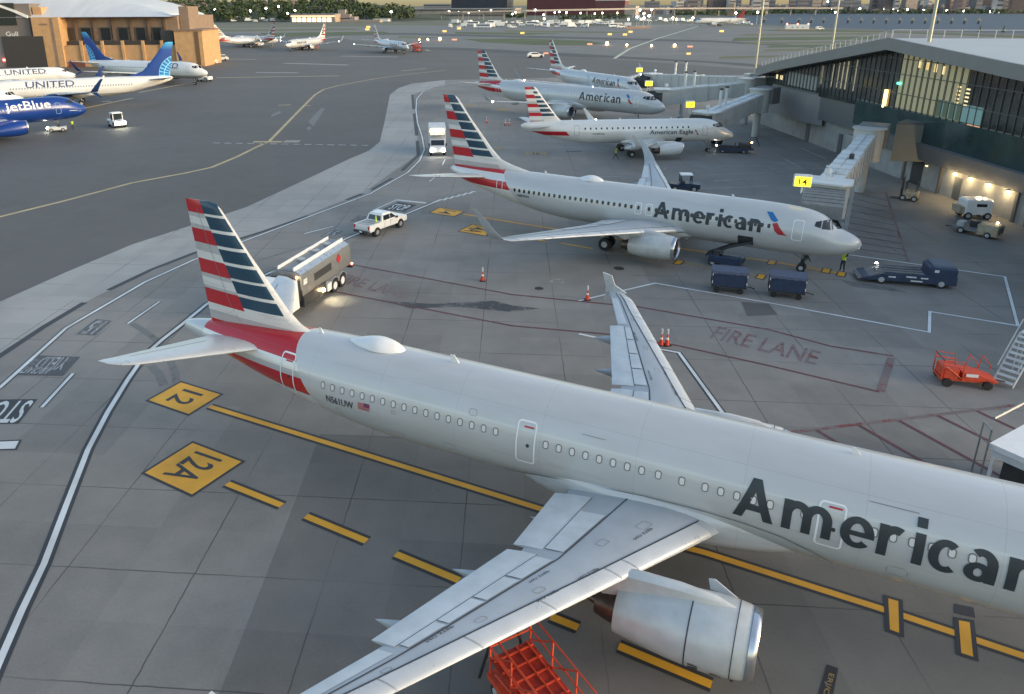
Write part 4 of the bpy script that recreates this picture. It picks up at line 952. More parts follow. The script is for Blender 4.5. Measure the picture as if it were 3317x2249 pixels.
# darker slab tone with the airliner's shade painted in, round stand 12; tyre marks
sheet('concrete_slabs', [(-7.42,18.0),(-6.95,27.0),(-6.7,33.2),(4,32.6),(16,27.2),(40,26),(40,-30),(-9.5,-30)], .003, mat_concrete('dark_shaded_concrete', (.165,.160,.148)), apron)
TY = worn('tyre_rubber', (.115,.115,.112), .8)
for pts, w_ in (([(300,735),(322,748),(350,768),(378,800),(398,845),(405,900)],.45), ([(342,830),(362,850),(372,875)],.5), ([(560,600),(690,560),(800,530),(930,500)],.3)): strip('tyre_mark', [a2(*p) for p in pts], w_, TY, .007)
for pts in ([(992,415),(1003,408),(1010,416),(1000,424)],[(878,372),(905,360),(912,366),(880,378)],[(998,395),(1040,350),(1052,352),(1015,410)]): sheet('rubber_stain', [at(*p) for p in pts], -.008, worn('asphalt_stain', (.105,.107,.107), .9), taxi)
# runways and grass beyond
def band(name, pts, mat, z=-.002): return sheet(name, [at(*p) for p in pts], z, mat)
band('runway', [(500,120),(1000,112),(1300,107),(1750,117),(2300,131),(2660,150),(2640,156),(2300,137),(1750,124),(1300,113),(1000,118),(500,128)], ASPHD)
band('runway', [(1340,152),(1500,155),(1900,176),(2400,205),(2600,222),(2560,228),(2300,204),(1900,186),(1500,165),(1340,160)], ASPHD, -.001)
for pts, mt in (([(620,84),(1180,80),(1200,86),(620,92)], GRASS2), ([(620,96),(1150,92),(1170,98),(620,105)], GRASS2), ([(840,107),(1240,103),(1270,109),(870,121)], GRASSM), ([(1470,104),(1660,106),(1830,108),(1700,113),(1480,110)], GRASSM),
   ([(1500,127),(1700,125),(1900,132),(1960,141),(1900,148),(1720,146),(1560,137)], GRASSM), ([(1290,117),(1420,122),(1380,126),(1290,123)], GRASS2), ([(1240,76),(1500,80),(1480,84),(1240,81)], GRASS2), ([(1620,98),(2050,104),(1990,108),(1640,104)], GRASS2),
   ([(2420,110),(2860,106),(2840,113),(2390,117)], GRASS2), ([(2380,122),(2850,118),(2820,128),(2370,133)], GRASSM), ([(2420,137),(2780,133),(2760,140),(2410,143)], GRASS2), ([(2500,147),(2760,143),(2720,152),(2480,155)], GRASSM), ([(2480,160),(2700,155),(2670,163),(2470,168)], GRASS2), ([(2440,98),(2660,95),(3317,116),(3317,124),(2880,106),(2560,102)], GRASSM), ([(2330,184),(2560,178),(2520,186),(2330,192)], GRASS2)):
    band('grass', pts, mt, .002)
# bay
q, nt, b = newmat('bay_water'); x = NX(nt); b.inputs['Base Color'].default_value = (.075,.10,.13,1); b.inputs['Roughness'].default_value = .6; b.inputs['Specular IOR Level'].default_value = .12
bn = nt.nodes.new('ShaderNodeBump'); bn.inputs['Strength'].default_value = .7; bn.inputs['Distance'].default_value = .6
nt.links.new(x.noise(.25, 4, x.vscale(x.pos(), (.4,1,1))), bn.inputs['Height']); nt.links.new(bn.outputs[0], b.inputs['Normal'])
band('water', [(2180,66),(2420,78),(2663,90),(3317,109),(3317,109),(4200,138),(4600,48),(3317,46.5),(2700,44),(2520,46),(2380,52)], q, .006)
# ------------------------------------------------------------------ terminal, jet bridges, hangar, lighting masts
CW = M('terminal_concrete', (.30,.30,.29), .8, var=.15, vs=.8, world=True); CWD = M('terminal_dark_panel', (.10,.11,.115), .45, var=.1); CWG = M('terminal_grey_panel', (.19,.195,.195), .5, .1, var=.08, vs=.5)
ROOFM = M('terminal_roof_pale', (.40,.43,.44), .5, var=.08, vs=.3); CGL = M('curtain_glass', (.03,.036,.036), .16, spec=.7, var=.35, vs=.35)
TEAL = M('teal_spandrel_glass', (.022,.05,.052), .12, spec=.7, var=.25, vs=.4); MUL = M('mullion_grey', (.085,.09,.09), .5, .2)
DIMW = EM('dim_interior_glow', (.7,.62,.36), .045); DIMB = EM('bright_interior_glow', (1.0,.82,.45), .4); TEALG = EM('teal_interior_glow', (.28,.5,.5), .06)
term = thing('terminal_building', 'dark glass terminal with pale sloping roof and dim warm lights along the right side', 'building', (60, 95, 0))
TI = Matrix.Translation((-60,-95,0))
FX = 55.5
prof = [(30,12.6),(74,15.2),(94.7,16.6),(126,11.6),(134,9.9)]     # roof edge height along the front
def zr(y):
    for a, b in zip(prof[:-1], prof[1:]):
        if y <= b[0]: return a[1]+(b[1]-a[1])*(y-a[0])/(b[0]-a[0])
    return prof[-1][1]
mb = MB(); mb.loft([[(x_, y, z-.0-.008*(x_-53)) for y, z in prof]+[(x_, y, z-.3-.008*(x_-53)) for y, z in prof[::-1]] for x_ in (54.0, 160)], T=TI); mb.build('roof', ROOFM, term, smooth=0)
mb = MB(); mb.loft([[(x_, y, z+.06) for y, z in prof]+[(x_, y, z-1.35) for y, z in prof[::-1]] for x_ in (53.6, 54.0)], T=TI); mb.build('fascia', CWG, term, smooth=0)
mb = MB(); mb.loft([[(x_, y, z-1.1) for y, z in prof]+[(x_, y, z-1.3) for y, z in prof[::-1]] for x_ in (54.05, 56.5)], T=TI); mb.build('soffit', CWD, term, smooth=0)
mb = MB(); mb.loft([[(x_, y, z-1.3) for y, z in prof]+[(x_, 134, 7.2), (x_, 98, 7.6), (x_, 30, 8.6)] for x_ in (FX, 110)], T=TI); cw = mb.build('curtain_wall', CGL, term, smooth=0)
mb = MB()
y = 32.0
k = 0
while y < 133:
    mb.box((FX-.05, y, (zr(y)-1.35+7.8)/2), (.1,.07,zr(y)-1.35-7.8), T=TI); y += 1.15; k += 1
for z_ in (10.1, 12.4, 14.2):
    for y0, y1 in ((30,133),):
        ys = [y for y in [30+i*.5 for i in range(206)] if zr(y)-1.35 > z_+.2]
        if ys: mb.box((FX-.05, (ys[0]+ys[-1])/2, z_), (.08, ys[-1]-ys[0], .09), T=TI)
mb.build('mullion_grid', MUL, cw, smooth=0)
def glow(y0, y1, z0, z1, mt, nm='lit_window'):
    MB().box((FX-.02, (y0+y1)/2, (z0+z1)/2), (.03, y1-y0, z1-z0), T=TI).build(nm, mt, cw, smooth=0)
y = 93.9
while y > 81.5: glow(y-1.02, y-.06, 8.4, min(zr(y-1)-1.5, 14.9), DIMW); y -= 1.15
for i in range(4): glow(90.6-i*1.5-.55, 90.6-i*1.5, 13.4-.12*i, 14.3-.12*i, DIMB)
for i in range(5): glow(82.9-.7, 82.9, 11.9-i*.42, 12.08-i*.42, DIMB); glow(81.4-.6, 81.4, 11.8-i*.42, 11.98-i*.42, DIMB)
for y0 in (104.2, 106.4, 107.6, 108.8, 110.2, 113.5): glow(y0, y0+.4, 9.2, zr(y0)-1.7, EM('warm_strip_glow', (.85,.72,.45), .10))
for y0 in (127.0, 128.6): glow(y0, y0+.9, 8.6, 9.3, DIMB)
for i in range(9): glow(113.5+i*1.15+1.2, 113.5+i*1.15+2.1, 8.1, 10.2, EM('cool_dim_glow', (.3,.36,.36), .035))
glow(78.2, 85.8, 8.45, 10.3, TEALG); glow(78.0, 80.2, 8.0, 8.35, EM('cafe_glow', (1.0,.5,.25), .35))
MB().box((FX-.25, 95.9, 9.2), (.3,.35,2.2), T=TI).build('wall_washer_glow', EM('amber_strip', (1.0,.66,.22), 1.6), term, smooth=0)
MB().box((FX-.2, 93.6, 11.3), (.1,.7,.25), T=TI).build('exit_sign', EM('green_sign', (.1,.9,.6), 2.0), term, smooth=0)
MB().box((FX-.1, 66, 6.7), (.5, 73, 3.2), T=TI).build('spandrel', TEAL, term, smooth=0)
MB().box((FX+.4, 115, 6.0), (.5, 36, 3.8), T=TI).build('spandrel', CWD, term, smooth=0)
mb = MB(); mb.loft([[(54.6,y_,5.1),(56,y_,5.3),(56,y_,3.2),(55.2,y_,3.2)] for y_ in (28, 80, 97)], T=TI); mb.build('ledge', M('ledge_grey', (.15,.155,.16), .6, var=.1), term, smooth=0)
MB().box((60.9, 66, 1.6), (10, 78, 3.2), T=TI).build('lower_wall', CW, term, smooth=0)
MB().box((62.0, 121, 3.0), (11, 34, 6.0), T=TI).build('lower_wall', CW, term, smooth=0)
for y0, y1, h_ in ((66.2, 68.9, 3.0), (79.6, 80.8, 2.5), (86.6, 88.8, 3.0), (117, 118.2, 2.8), (106.8,107.9,2.8)): MB().box((FX+.42 if y0 < 100 else FX+.95, (y0+y1)/2, h_/2), (.1, y1-y0, h_), T=TI).build('service_door', CWD if h_ < 2.9 else DK, term, smooth=0)
for y_ in (71.2, 69.4, 83.2, 90.2): MB().box((FX+.3, y_, 1.6), (.22,.35,3.2), T=TI).build('wall_pilaster', M('pilaster_brown_grey', (.13,.12,.11), .7), term, smooth=0)
for i, (y_, z_) in enumerate(((80.9,2.75),(78.3,2.8),(75.5,2.8),(72.6,2.75),(86.0,2.6))):
    MB().box((FX+.28, y_, z_+.16), (.3,.4,.1), T=TI).box((FX+.32, y_, z_+.02), (.14,.26,.2), T=TI, mi=1).build('wall_lamp', [DK, EM('wall_lamp_glow', (1.0,.78,.38), 14 if i < 4 else 1.0)], term, smooth=0)
    if i < 4:
        l = bpy.data.lights.new('wall_lamp_light', 'POINT'); l.energy = 55; l.color = (1.0,.72,.36); l.shadow_soft_size = .15
        lo = bpy.data.objects.new('wall_lamp_light', l); COL.objects.link(lo); lo.parent = term; lo.location = (FX-.35-60, y_-95, z_-.15)
# roof edge railing
mb = MB(); pts = []
for i in range(60):
    y_ = 133-i*1.35
    if y_ > 94.7: pts.append((54.3, y_, zr(y_)))
for x_ in [54.3+i*2.1 for i in range(32)]: pts.append((x_, 95.0, 16.55-.008*(x_-53)))
for p in pts: mb.box((p[0], p[1], p[2]+.5), (.07,.07,1.0), T=TI)
for a, b in zip(pts[:-1], pts[1:]): mb.cyl((a[0],a[1],a[2]+1.02), (b[0],b[1],b[2]+1.02), .035, n=5, T=TI)
mb.build('roof_railing', M('railing_grey', (.45,.46,.45), .5), term, smooth=0)
# projecting gate lounges
def lounge(name, front, z0, z1, back, mats):
    poly = [p for p in front]+back
    MB().prism(poly, z0, z1, T=TI).build(name, mats, term, smooth=0)
    MB().prism([(p[0], p[1]) for p in poly], z1+.003, z1+.25, T=TI).build('lounge_parapet', CWD, term, smooth=0)
lounge('gate_lounge', [at(2503,277,7.6), at(2616,303,7.6), at(2676,312,7.6)], 3.2, 7.6, [(58,114),(66,135)], CWG)
lounge('gate_lounge', [at(2905,404,7.2), at(3032,407,7.2)], 2.9, 7.2, [(57,80.5),(57,92)], M('lounge_warm_grey', (.20,.20,.18), .55, var=.08, vs=.5))
mb = MB()
for p in (at(2715,455), at(2745,470), at(2615,410), at(2520,380)): mb.box((p[0], p[1], 2.6), (.8,.8,5.2), T=TI)
mb.build('column', CW, term, smooth=0)
MB().box((at(2694,392,3.6)[0], at(2694,392,3.6)[1], 3.6), (.5,.7,1.5), T=TI).build('red_sign', EM('red_orange_sign', (1.0,.2,.08), 1.4), term, smooth=0)
lx, ly = at(2716,425,2.8); MB().box((lx, ly, 2.8), (.3,.9,.18), T=TI).build('bay_lamp', SIGNW, term, smooth=0)

BRW = M('bridge_pale_grey', (.62,.66,.66), .45, var=.07, vs=.7); BRS = M('bridge_side_grey', (.47,.48,.46), .45, var=.08, vs=.6); BRD = M('bridge_bellows_dark', (.045,.047,.05), .8, var=.2)
def jet_bridge(label, A, B, zA, zB, door, sign=None, signpos=None, mid=.5, w_=2.1, detail=True, signz=None, face=-.33):
    A, B, door = Vector(A), Vector(B), Vector(door); d = (B-A).normalized(); n_ = Vector((-d.y, d.x)); ang = atan2(d.y, d.x); Lh = (B-A).length
    r = thing('jet_bridge', label, 'jet bridge', (A.x, A.y, 0), ang, 'jet bridges at the terminal')
    zz = lambda t: zA+(zB-zA)*t
    hgt = 2.7
    def tun(t0, t1, wd, hh, nm='tunnel'):
        mb = MB(); rings = []
        for t in (t0, t1):
            x_ = t*Lh; z = zz(t)+(hh-hgt)/2
            rings.append([(x_,-wd/2,z-hh),(x_,wd/2,z-hh),(x_,wd/2,z-.12),(x_,wd/2-.15,z),(x_,-wd/2+.15,z),(x_,-wd/2,z-.12)])
        mb.loft(rings); o = mb.build(nm, BRS, r, smooth=0)
        mb = MB(); rr = []
        for t in (t0, t1): x_ = t*Lh; z = zz(t)+(hh-hgt)/2; rr.append([(x_,-wd/2+.12,z+.003),(x_,wd/2-.12,z+.003),(x_,wd/2-.12,z+.05),(x_,-wd/2+.12,z+.05)])
        mb.loft(rr); mb.build('tunnel_roof', BRW, o, smooth=0)
        mb = MB(); m_ = max(2, int((t1-t0)*Lh/2.2))
        for i in range(m_+1):
            t = t0+(t1-t0)*i/m_; z = zz(t)+(hh-hgt)/2
            mb.box((t*Lh, 0, z+.06), (.1, wd-.2, .05))
            for sg in (1,-1): mb.box((t*Lh, sg*(wd/2+.03), z-hh/2), (.12, .06, hh-.2))
        mb.tube([(t0*Lh, 0, zz(t0)+(hh-hgt)/2+.07), (t1*Lh, 0, zz(t1)+(hh-hgt)/2+.07)], .05, n=4)
        mb.build('tunnel_rib', GL, o, smooth=0); return o
    tun(.04, mid+.03, w_*.93, hgt-.2); tun(mid, 1.0, w_*1.05, hgt)
    MB().cyl((0,0,zA-3.2),(0,0,zA+.35), 1.55, n=16).cyl((0,0,zA+.35),(0,0,zA+.5), 1.75, n=16).cyl((0,0,0),(0,0,zA-3.2), .55, n=12).build('rotunda', BRS, r, smooth=40)
    MB().bbox((-1.9, .3, zA-.6), (2.6,3.0,2.6), .1).build('walkway_box', CWG, r, smooth=0)
    # drive column and wheels
    xd = Lh*.80; zt = zz(.8)-hgt
    dc = MB().box((xd, -1.35, (zt+1)/2+.4), (.35,.3,zt+.6)).box((xd, 1.35, (zt+1)/2+.4), (.35,.3,zt+.6)).box((xd,0,1.0),(.5,3.0,.4)).box((xd,0,zt+.1),(.4,2.9,.25)).build('drive_column', GL, r, smooth=0)
    for sg in (-1,1): MB().cyl((xd, sg*.55-.18, .5),(xd, sg*.55+.18, .5), .5, n=16).build('wheel', BK, dc, smooth=40)
    # cab, canopy
    dl = Vector(((door-A).dot(d), (door-A).dot(n_))); xc = Lh+.9; zc = zB
    cab = MB().prism([(Lh-.4,-1.6),(Lh+1.5,-1.75),(Lh+2.1,-.9),(Lh+2.1,1.2),(Lh+1.3,1.75),(Lh-.4,1.6)], zc-2.9, zc+.0).build('cab', BRS, r, smooth=0)
    MB().prism([(Lh-.6,-1.8),(Lh+1.7,-1.95),(Lh+2.35,-1.0),(Lh+2.35,1.4),(Lh+1.5,2.0),(Lh-.6,1.8)], zc+.003, zc+.16).build('cab_roof', BRW, cab, smooth=0)
    cf = Vector((Lh+1.7, 0)); dv = (dl-cf); dv = dv/max(.1, dv.length); nv = Vector((-dv.y, dv.x)); st = cf+dv*.4; en = dl-dv*.25
    mb = MB(); K = 7
    for i in range(K):
        t0, t1 = i/K, (i+.72)/K
        for ta, tb, gr in ((t0, t1, .0),):
            a_ = st+(en-st)*ta; b_ = st+(en-st)*tb; hw = 1.55
            mb.loft([[ (p.x+nv.x*hw, p.y+nv.y*hw, zc-2.85+.0), (p.x-nv.x*hw, p.y-nv.y*hw, zc-2.85), (p.x-nv.x*hw, p.y-nv.y*hw, zc-.25-.9*t*t), (p.x+nv.x*hw, p.y+nv.y*hw, zc-.25-.9*t*t)] for p, t in ((a_, ta), (b_, tb))])
    mb.build('bellows_canopy', M('bellows_grey', (.20,.21,.21), .7, var=.15) if detail else BRD, r, smooth=0)
    if detail:
        # side stairs with landing
        sx = Lh*.72; zl = zz(.72)-hgt+.1; stp = MB(); ns = 14
        for i in range(ns): stp.box((sx-i*.32, -w_/2-1.1, zl-(i+.5)*zl/ns), (.3,.95,.05))
        for yy in (-w_/2-.6, -w_/2-1.6):
            stp.tube([(sx+.2,yy,zl),(sx-ns*.32,yy,.05)], .05, n=4); stp.tube([(sx+1.2,yy,zl+1.0),(sx,yy,zl+1.0),(sx-ns*.32,yy,1.0)], .03, n=4)
        stp.box((sx+.7, -w_/2-.75, zl), (1.2,1.6,.06)); stp.build('stairs', GL, r, smooth=0)
        MB().bbox((Lh*.62, .35, zz(.62)+.3), (.55,.4,.45), .06).build('roof_vent', DK, r, smooth=0)
        MB().box((Lh*.9, 0, zz(.9)+.35), (.3,w_*.85,.08)).box((Lh*.88, 0, zz(.9)+.55), (.3,w_*.85,.08)).tube([(Lh*.9,w_*.4,zz(.9)),(Lh*.88,w_*.4,zz(.9)+.6)], .03, n=4).tube([(Lh*.9,-w_*.4,zz(.9)),(Lh*.88,-w_*.4,zz(.9)+.6)], .03, n=4).build('roof_rack', BRW, r, smooth=0)
    else:
        for t in (.22, .33): MB().cyl((Lh*(1-t), -.3, zz(1-t)),(Lh*(1-t), -.3, zz(1-t)+2.6), .22, n=10).cyl((Lh*(1-t), -.3, zz(1-t)+2.6),(Lh*(1-t), -.3, zz(1-t)+2.85), .3, n=10, mi=1).build('roof_flue', [BRW, DK], r, smooth=40)
    MB().ball((Lh+.2, -.2, zc+.75), .33).cyl((Lh+.2,-.2,zc+.1),(Lh+.2,-.2,zc+.6),.1,n=6).build('roof_dome', WD, r, smooth=60)
    if sign is not None:
        sx_, sy_ = signpos; P = Vector((sx_-A.x, sy_-A.y)); lx_, ly_ = P.dot(d), P.dot(n_); zs = zc+1.0 if signz is None else signz
        R = Matrix.Translation((lx_, ly_, zs)) @ Matrix.Rotation(face-ang, 4, 'Z')
        s_ = MB().bbox((0,.25,.06), (1.36,.5,.98), .08, T=R).cyl((lx_-.2,ly_,zc),(lx_-.2,ly_,zs-.35),.05,n=6).cyl((lx_+.2,ly_,zc),(lx_+.2,ly_,zs-.35),.05,n=6).build('gate_sign', WD, r, smooth=0)
        MB().box((0,-.03,0), (1.22,.05,.76), T=R).build('lit_face', SIGNY, s_, smooth=0)
        if sign:
            vs, fs = text_box(sign, .62, .5); MB().add([(x_-.31,-.062,y_-.25) for x_, y_ in vs], fs, T=R).build('gate_number', DK, s_, smooth=0)
    return r
jet_bridge('jet bridge with lit yellow 14 sign reaching the nose of the nearer parked airliner', (47.4,84.2), (33.0,63.4), 6.9, 6.15, (30.2,58.6), '14', at(2600,595,6.9), .46, 2.0, signz=7.05)
jet_bridge('pale jet bridge with yellow sign ending beside the white regional jet nose', at(2462,302,7.0), (39.3,113.6), 7.2, 5.2, (36.7,110.9), '16', at(2236,346,6.2), .5, 2.6, False, 6.5, 0)
jet_bridge('middle one of the three pale jet bridges, reaching the silver nose behind the regional jet', at(2425,274,7), (39.8,138.6), 7.6, 5.9, (36.4,137.0), 'Y', at(2102,277,6.9), .5, 2.8, False, 7.2, 0)
jet_bridge('farthest pale jet bridge with its small yellow sign above a striped tail airliner nose', at(2440,255,7), (46.0,171.0), 7.4, 5.8, (42.2,169.7), '', at(2071,232,6.9), .5, 2.8, False, 7.2, 0)

# lighting masts
def mast(label, base, h, r0=.32):
    t = thing('lighting_mast', label, 'light mast', (base[0], base[1], 0), 0, 'tall lighting masts by the terminal')
    MB().cyl((0,0,0),(0,0,h), r0, r0*.5, n=12).build('pole', M('mast_galvanised', (.42,.42,.34), .5, .4), t, smooth=40)
    MB().box((0,0,h+.2),(2.6,.5,.5)).build('floodlight_bar', GL, t, smooth=0)
mast('tall pale lighting mast in front of the glass terminal, nearest the right edge', at(2925,575), 34, .26)
mast('tall lighting mast rising behind the sloping roof railing of the terminal', at(2668,330), 36, .26)
mast('tall lighting mast beside the far end of the terminal near the jet bridges', at(2437,300), 36, .28)

# hangar at the left
def zat(u, v, y):
    d = _fw*F + _rt*(u-CX) - _up*(v-CY); t = y/d.y; return d.x*t, CH+d.z*t
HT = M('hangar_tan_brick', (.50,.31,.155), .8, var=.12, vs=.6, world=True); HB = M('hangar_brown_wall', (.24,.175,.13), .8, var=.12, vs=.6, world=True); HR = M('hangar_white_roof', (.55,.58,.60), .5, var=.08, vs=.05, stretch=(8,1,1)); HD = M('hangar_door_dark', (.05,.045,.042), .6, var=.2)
hang = thing('hangar', 'tan brick hangar with a wide white curved roof and dark brown door', 'building', (-120, 285, 0))
HI = Matrix.Translation((120,-285,0)); hx = lambda u: zat(u, 130, 281)[0]; hz_ = lambda v: zat(380, v, 281)[1]
def hbox(nm, u0, u1, v0, v1, y0, y1, mt, par=hang): return MB().box(((hx(u0)+hx(u1))/2, (y0+y1)/2, (hz_(v0)+hz_(v1))/2), (abs(hx(u1)-hx(u0)), y1-y0, abs(hz_(v0)-hz_(v1))), T=HI).build(nm, mt, par, smooth=0)
uw = hbox('upper_wall', 150, 566, 54, 216, 286, 330, HB)
hbox('lower_wall', 203, 590, 147, 216, 281, 288, HT)
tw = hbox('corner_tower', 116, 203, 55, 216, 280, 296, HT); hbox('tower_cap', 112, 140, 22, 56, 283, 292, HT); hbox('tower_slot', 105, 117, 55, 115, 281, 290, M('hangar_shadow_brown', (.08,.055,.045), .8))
tr = hbox('corner_tower', 570, 660, 101, 216, 279.5, 300, HT); hbox('tower_slot', 636, 648, 104, 212, 279.3, 280, M('hangar_slot_brown', (.14,.09,.05), .8), tr); hbox('tower_ledge', 566, 664, 98, 101, 279.0, 300, HB, tr)
hbox('corner_pier', 568, 598, 22, 101, 288, 300, HB)
for u in (232, 293, 355, 415, 472, 526): hbox('wall_pier', u-4, u+4, 56, 142, 285.3, 286.2, M('hangar_pier_brown', (.17,.115,.085), .8), uw)
for u0, u1 in ((204,226),(248,283),(312,347),(370,404),(428,461),(482,515)):
    wn_ = hbox('window', u0, u1, 89, 134, 285.4, 286.1, M('hangar_window_frame', (.09,.08,.075), .6), uw); hbox('pane', u0+3, u1-3, 92, 131, 285.2, 285.5, GLASS, wn_)
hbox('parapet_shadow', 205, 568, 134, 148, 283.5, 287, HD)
for u in (262, 330, 396, 462, 523): hbox('buttress', u-4, u+4, 132, 200, 280.4, 281.2, HT)
hbox('garage_door', 212, 264, 198, 217, 280.7, 281.2, M('garage_brown', (.16,.06,.045), .7)); hbox('wall_emblem', 143, 168, 75, 79, 279.7, 280.1, HB, tw); hbox('wall_drainpipe', 178, 185, 57, 216, 279.8, 280.1, HB, tw)
hbox('roof_plant', 520, 560, 100, 135, 281.5, 285.5, DK)
hbox('hangar_door', 12, 146, 116, 217, 279.8, 281.5, HD); hbox('gable_wall', -120, 108, 10, 120, 282, 330, M('gable_grey_brown', (.19,.17,.155), .8, var=.1)); hbox('gable_window', -60, 60, 8, 80, 281.6, 282.1, M('gable_glass', (.02,.03,.032), .1, spec=.8))
hbox('gable_panel', -120, 12, 117, 217, 280.5, 283, M('gable_panel_grey', (.22,.21,.2), .7))
vs, fs = text_box('Gull', 4.4, 1.6); MB().add([(hx(18)+x_, 281.9, hz_(116)+y_) for x_, y_ in vs], fs, T=HI).build('sign_lettering', W_, hang, smooth=0)
MB().box((hx(6), 280, 2.6), (.7,.3,.7), T=HI).build('red_lamp', REDL, hang, smooth=0)
# curved roof: eave along the front, rising to an arch behind
rings = []
arch = [(568,58),(560,48),(530,36),(490,22),(440,8),(400,0),(340,-14),(260,-30),(150,-46),(40,-52),(-120,-50)]
for j in range(9):
    t = j/8; rr_ = []
    for u, v in arch: X_, Z_ = zat(u, v, 315.5); rr_.append((hx(u)+(X_-hx(u))*t, 281.5+34*t, hz_(55.5)+(Z_-hz_(55.5))*sin(t*pi/2)))
    rings.append(rr_)
MB().loft(rings, caps=(False, False), closed=False, T=HI).build('curved_roof', HR, hang, smooth=60)
MB().loft([[(zat(u,v,315.5)[0], 315.4+k, zat(u,v,315.5)[1]) for u, v in arch] for k in (0, 40)], caps=(False, False), closed=False, T=HI).build('curved_roof', HR, hang, smooth=60)
MB().loft([[(hx(u), 281.2, hz_(v)), (hx(u), 281.2, hz_(v)-.9), (hx(u), 283, hz_(v)-.9), (hx(u), 283, hz_(v))] for u, v in ((-80,-10),(-30,3),(20,14),(60,30),(100,50))], T=HI).build('arch_trim', W_, hang, smooth=60)
# ------------------------------------------------------------------ vehicles, equipment, people
def wheel(parent, x, y, r, w_=.28, hub=True, hm=GL):
    o = MB().cyl((x,y-w_/2,r),(x,y+w_/2,r), r, n=20).build('wheel', BK, parent, smooth=40)
    if hub: MB().cyl((x,y-w_/2-.012,r),(x,y+w_/2+.012,r), r*.58, n=14).build('rim', hm, o, smooth=40)
    return o
def lamp(parent, p, r, mt, nm='headlight'): return MB().ball(p, r, n=10, k=6).build(nm, mt, parent)
def side_prism(mb, prof, y0, y1, mi=0):
    "profile in x-z extruded across y"
    n = len(prof); vs = [(x, y0, z) for x, z in prof]+[(x, y1, z) for x, z in prof]
    mb.add(vs, [tuple(range(n)), tuple(range(2*n-1, n-1, -1))]+[(i,(i+1)%n,n+(i+1)%n,n+i) for i in range(n)], mi); return mb

# fuel tanker
t = thing('fuel_truck', 'dark grey fuel tanker truck with silver top parked behind the big striped tail', 'truck', (-10.3,52.7,0), radians(-109))
TKS = M('tank_side_grey', (.24,.245,.24), .35, .35, var=.1); TKT = M('tank_top_silver', (.55,.60,.63), .3, .7, var=.06)
Lt = 7.8; rings = []; rb = []
sec_ = [(-1.25,1.35),(-1.3,1.8),(-1.28,2.6),(-1.16,2.95),(-.75,3.18),(.75,3.18),(1.16,2.95),(1.28,2.6),(1.3,1.8),(1.25,1.35)]
mb = MB(); vs = []
for x_, k in ((-Lt/2,.93),(-Lt/2+.12,1),(Lt/2-.12,1),(Lt/2,.93)): rings.append([(x_, y*k, 2.2+(z-2.2)*k) for y, z in sec_])
tank = MB().loft(rings).build('tank', TKS, t, smooth=25)
MB().loft([[(x_, y, z+.012) for y, z in ((-1.17,2.95),(-.76,3.19),(-.5,3.2),(.5,3.2),(.76,3.19),(1.17,2.95))] for x_ in (-Lt/2+.14, Lt/2-.14)], caps=(False,False), closed=False).build('tank_top', TKT, tank, smooth=0)
mb = MB()
for y in (-.62, .62): mb.box((0,y,3.32), (Lt-.3,.09,.24))
mb.build('catwalk_coaming', W_, tank, smooth=0)
MB().box((0,0,3.21),(Lt-.4,1.1,.03)).build('catwalk', GM, tank, smooth=0)
for x_ in (-2.4,-.6,1.5): MB().cyl((x_,0,3.22),(x_,0,3.36),.3,n=14).build('tank_hatch', GL, tank, smooth=40)
for y in (-1,1):
    MB().box((.8,y*1.3,2.25),(2.6,.03,.55)).build('tank_lettering_panel', DK, tank, smooth=0)
    MB().box((-1.7,y*1.31,2.45),(.5,.03,.5), T=Matrix.Translation((-1.7,y*1.31,2.45))@Matrix.Rotation(radians(45),4,'Y')@Matrix.Translation((1.7,-y*1.31,-2.45))).build('hazard_placard', RED, tank, smooth=0)
    MB().box((3.4,y*1.3,2.4),(.5,.03,.4)).build('data_plate', WD, tank, smooth=0)
MB().box((0,0,.95),(9.5,.9,.35)).build('chassis', DK, t, smooth=0)
for x_ in (-2.2,-.95):
    for y in (-1.05,1.05):
        wheel(t, x_, y, .52, .5, hm=W_)
    for y in (-1,1): MB().loft([[(x_+.66*cos(a), y*.85, .52+.66*sin(a)),(x_+.66*cos(a), y*1.32, .52+.66*sin(a)),(x_+.7*cos(a), y*1.32, .52+.7*sin(a)),(x_+.7*cos(a), y*.85, .52+.7*sin(a))] for a in [radians(15+15*i) for i in range(11)]]).build('mudguard', GL, t, smooth=30)
for y in (-1.0,1.0): wheel(t, 5.6, y, .52, .32, hm=W_)
side_prism(MB(), [(4.2,.7),(6.6,.7),(6.75,1.7),(6.35,2.75),(4.3,2.8)], -1.2, 1.2).build('cab', W_, t, smooth=0)
side_prism(MB(), [(6.68,1.75),(6.74,1.75),(6.4,2.62),(6.34,2.62)], -1.05, 1.05).build('windscreen', GLASS, t, smooth=0)
pump = MB().box((2.2,1.0,1.0),(3.2,.7,.8)).box((2.2,-1.0,1.0),(3.2,.7,.8)).box((4.0,0,1.9),(.25,2.3,1.6)).tube([(3.6,1.2,.6),(3.9,1.25,1.6),(3.7,1.1,2.5)],.06).tube([(1,1.36,.6),(2.4,1.4,.55),(3.4,1.36,.8)],.05).build('pump_cabinet', DK, t, smooth=0)
MB().cyl((4.1,-.9,1.9),(4.1,.9,1.9),.6,n=16).build('hose_reel', M('hose_brown', (.12,.08,.04), .7, var=.5, vs=9), t, smooth=40)
MB().box((.05,1.2,.8),(.6,.35,.6)).build('tool_box', W_, t, smooth=0)
lamp(t, (1.15,1.42,.95), .15, WARM, 'work_lamp'); lamp(t, (1.75,1.42,1.15), .08, AMB, 'work_lamp'); lamp(t, (4.0,1.0,2.85), .08, AMB, 'marker_lamp'); 
MB().box((-4.3,0,.95),(.3,2.3,.2)).build('rear_bumper', DK, t, smooth=0)
for y in (-1.0,1.0): lamp(t, (-4.46,y,1.1), .1, REDL, 'tail_light')
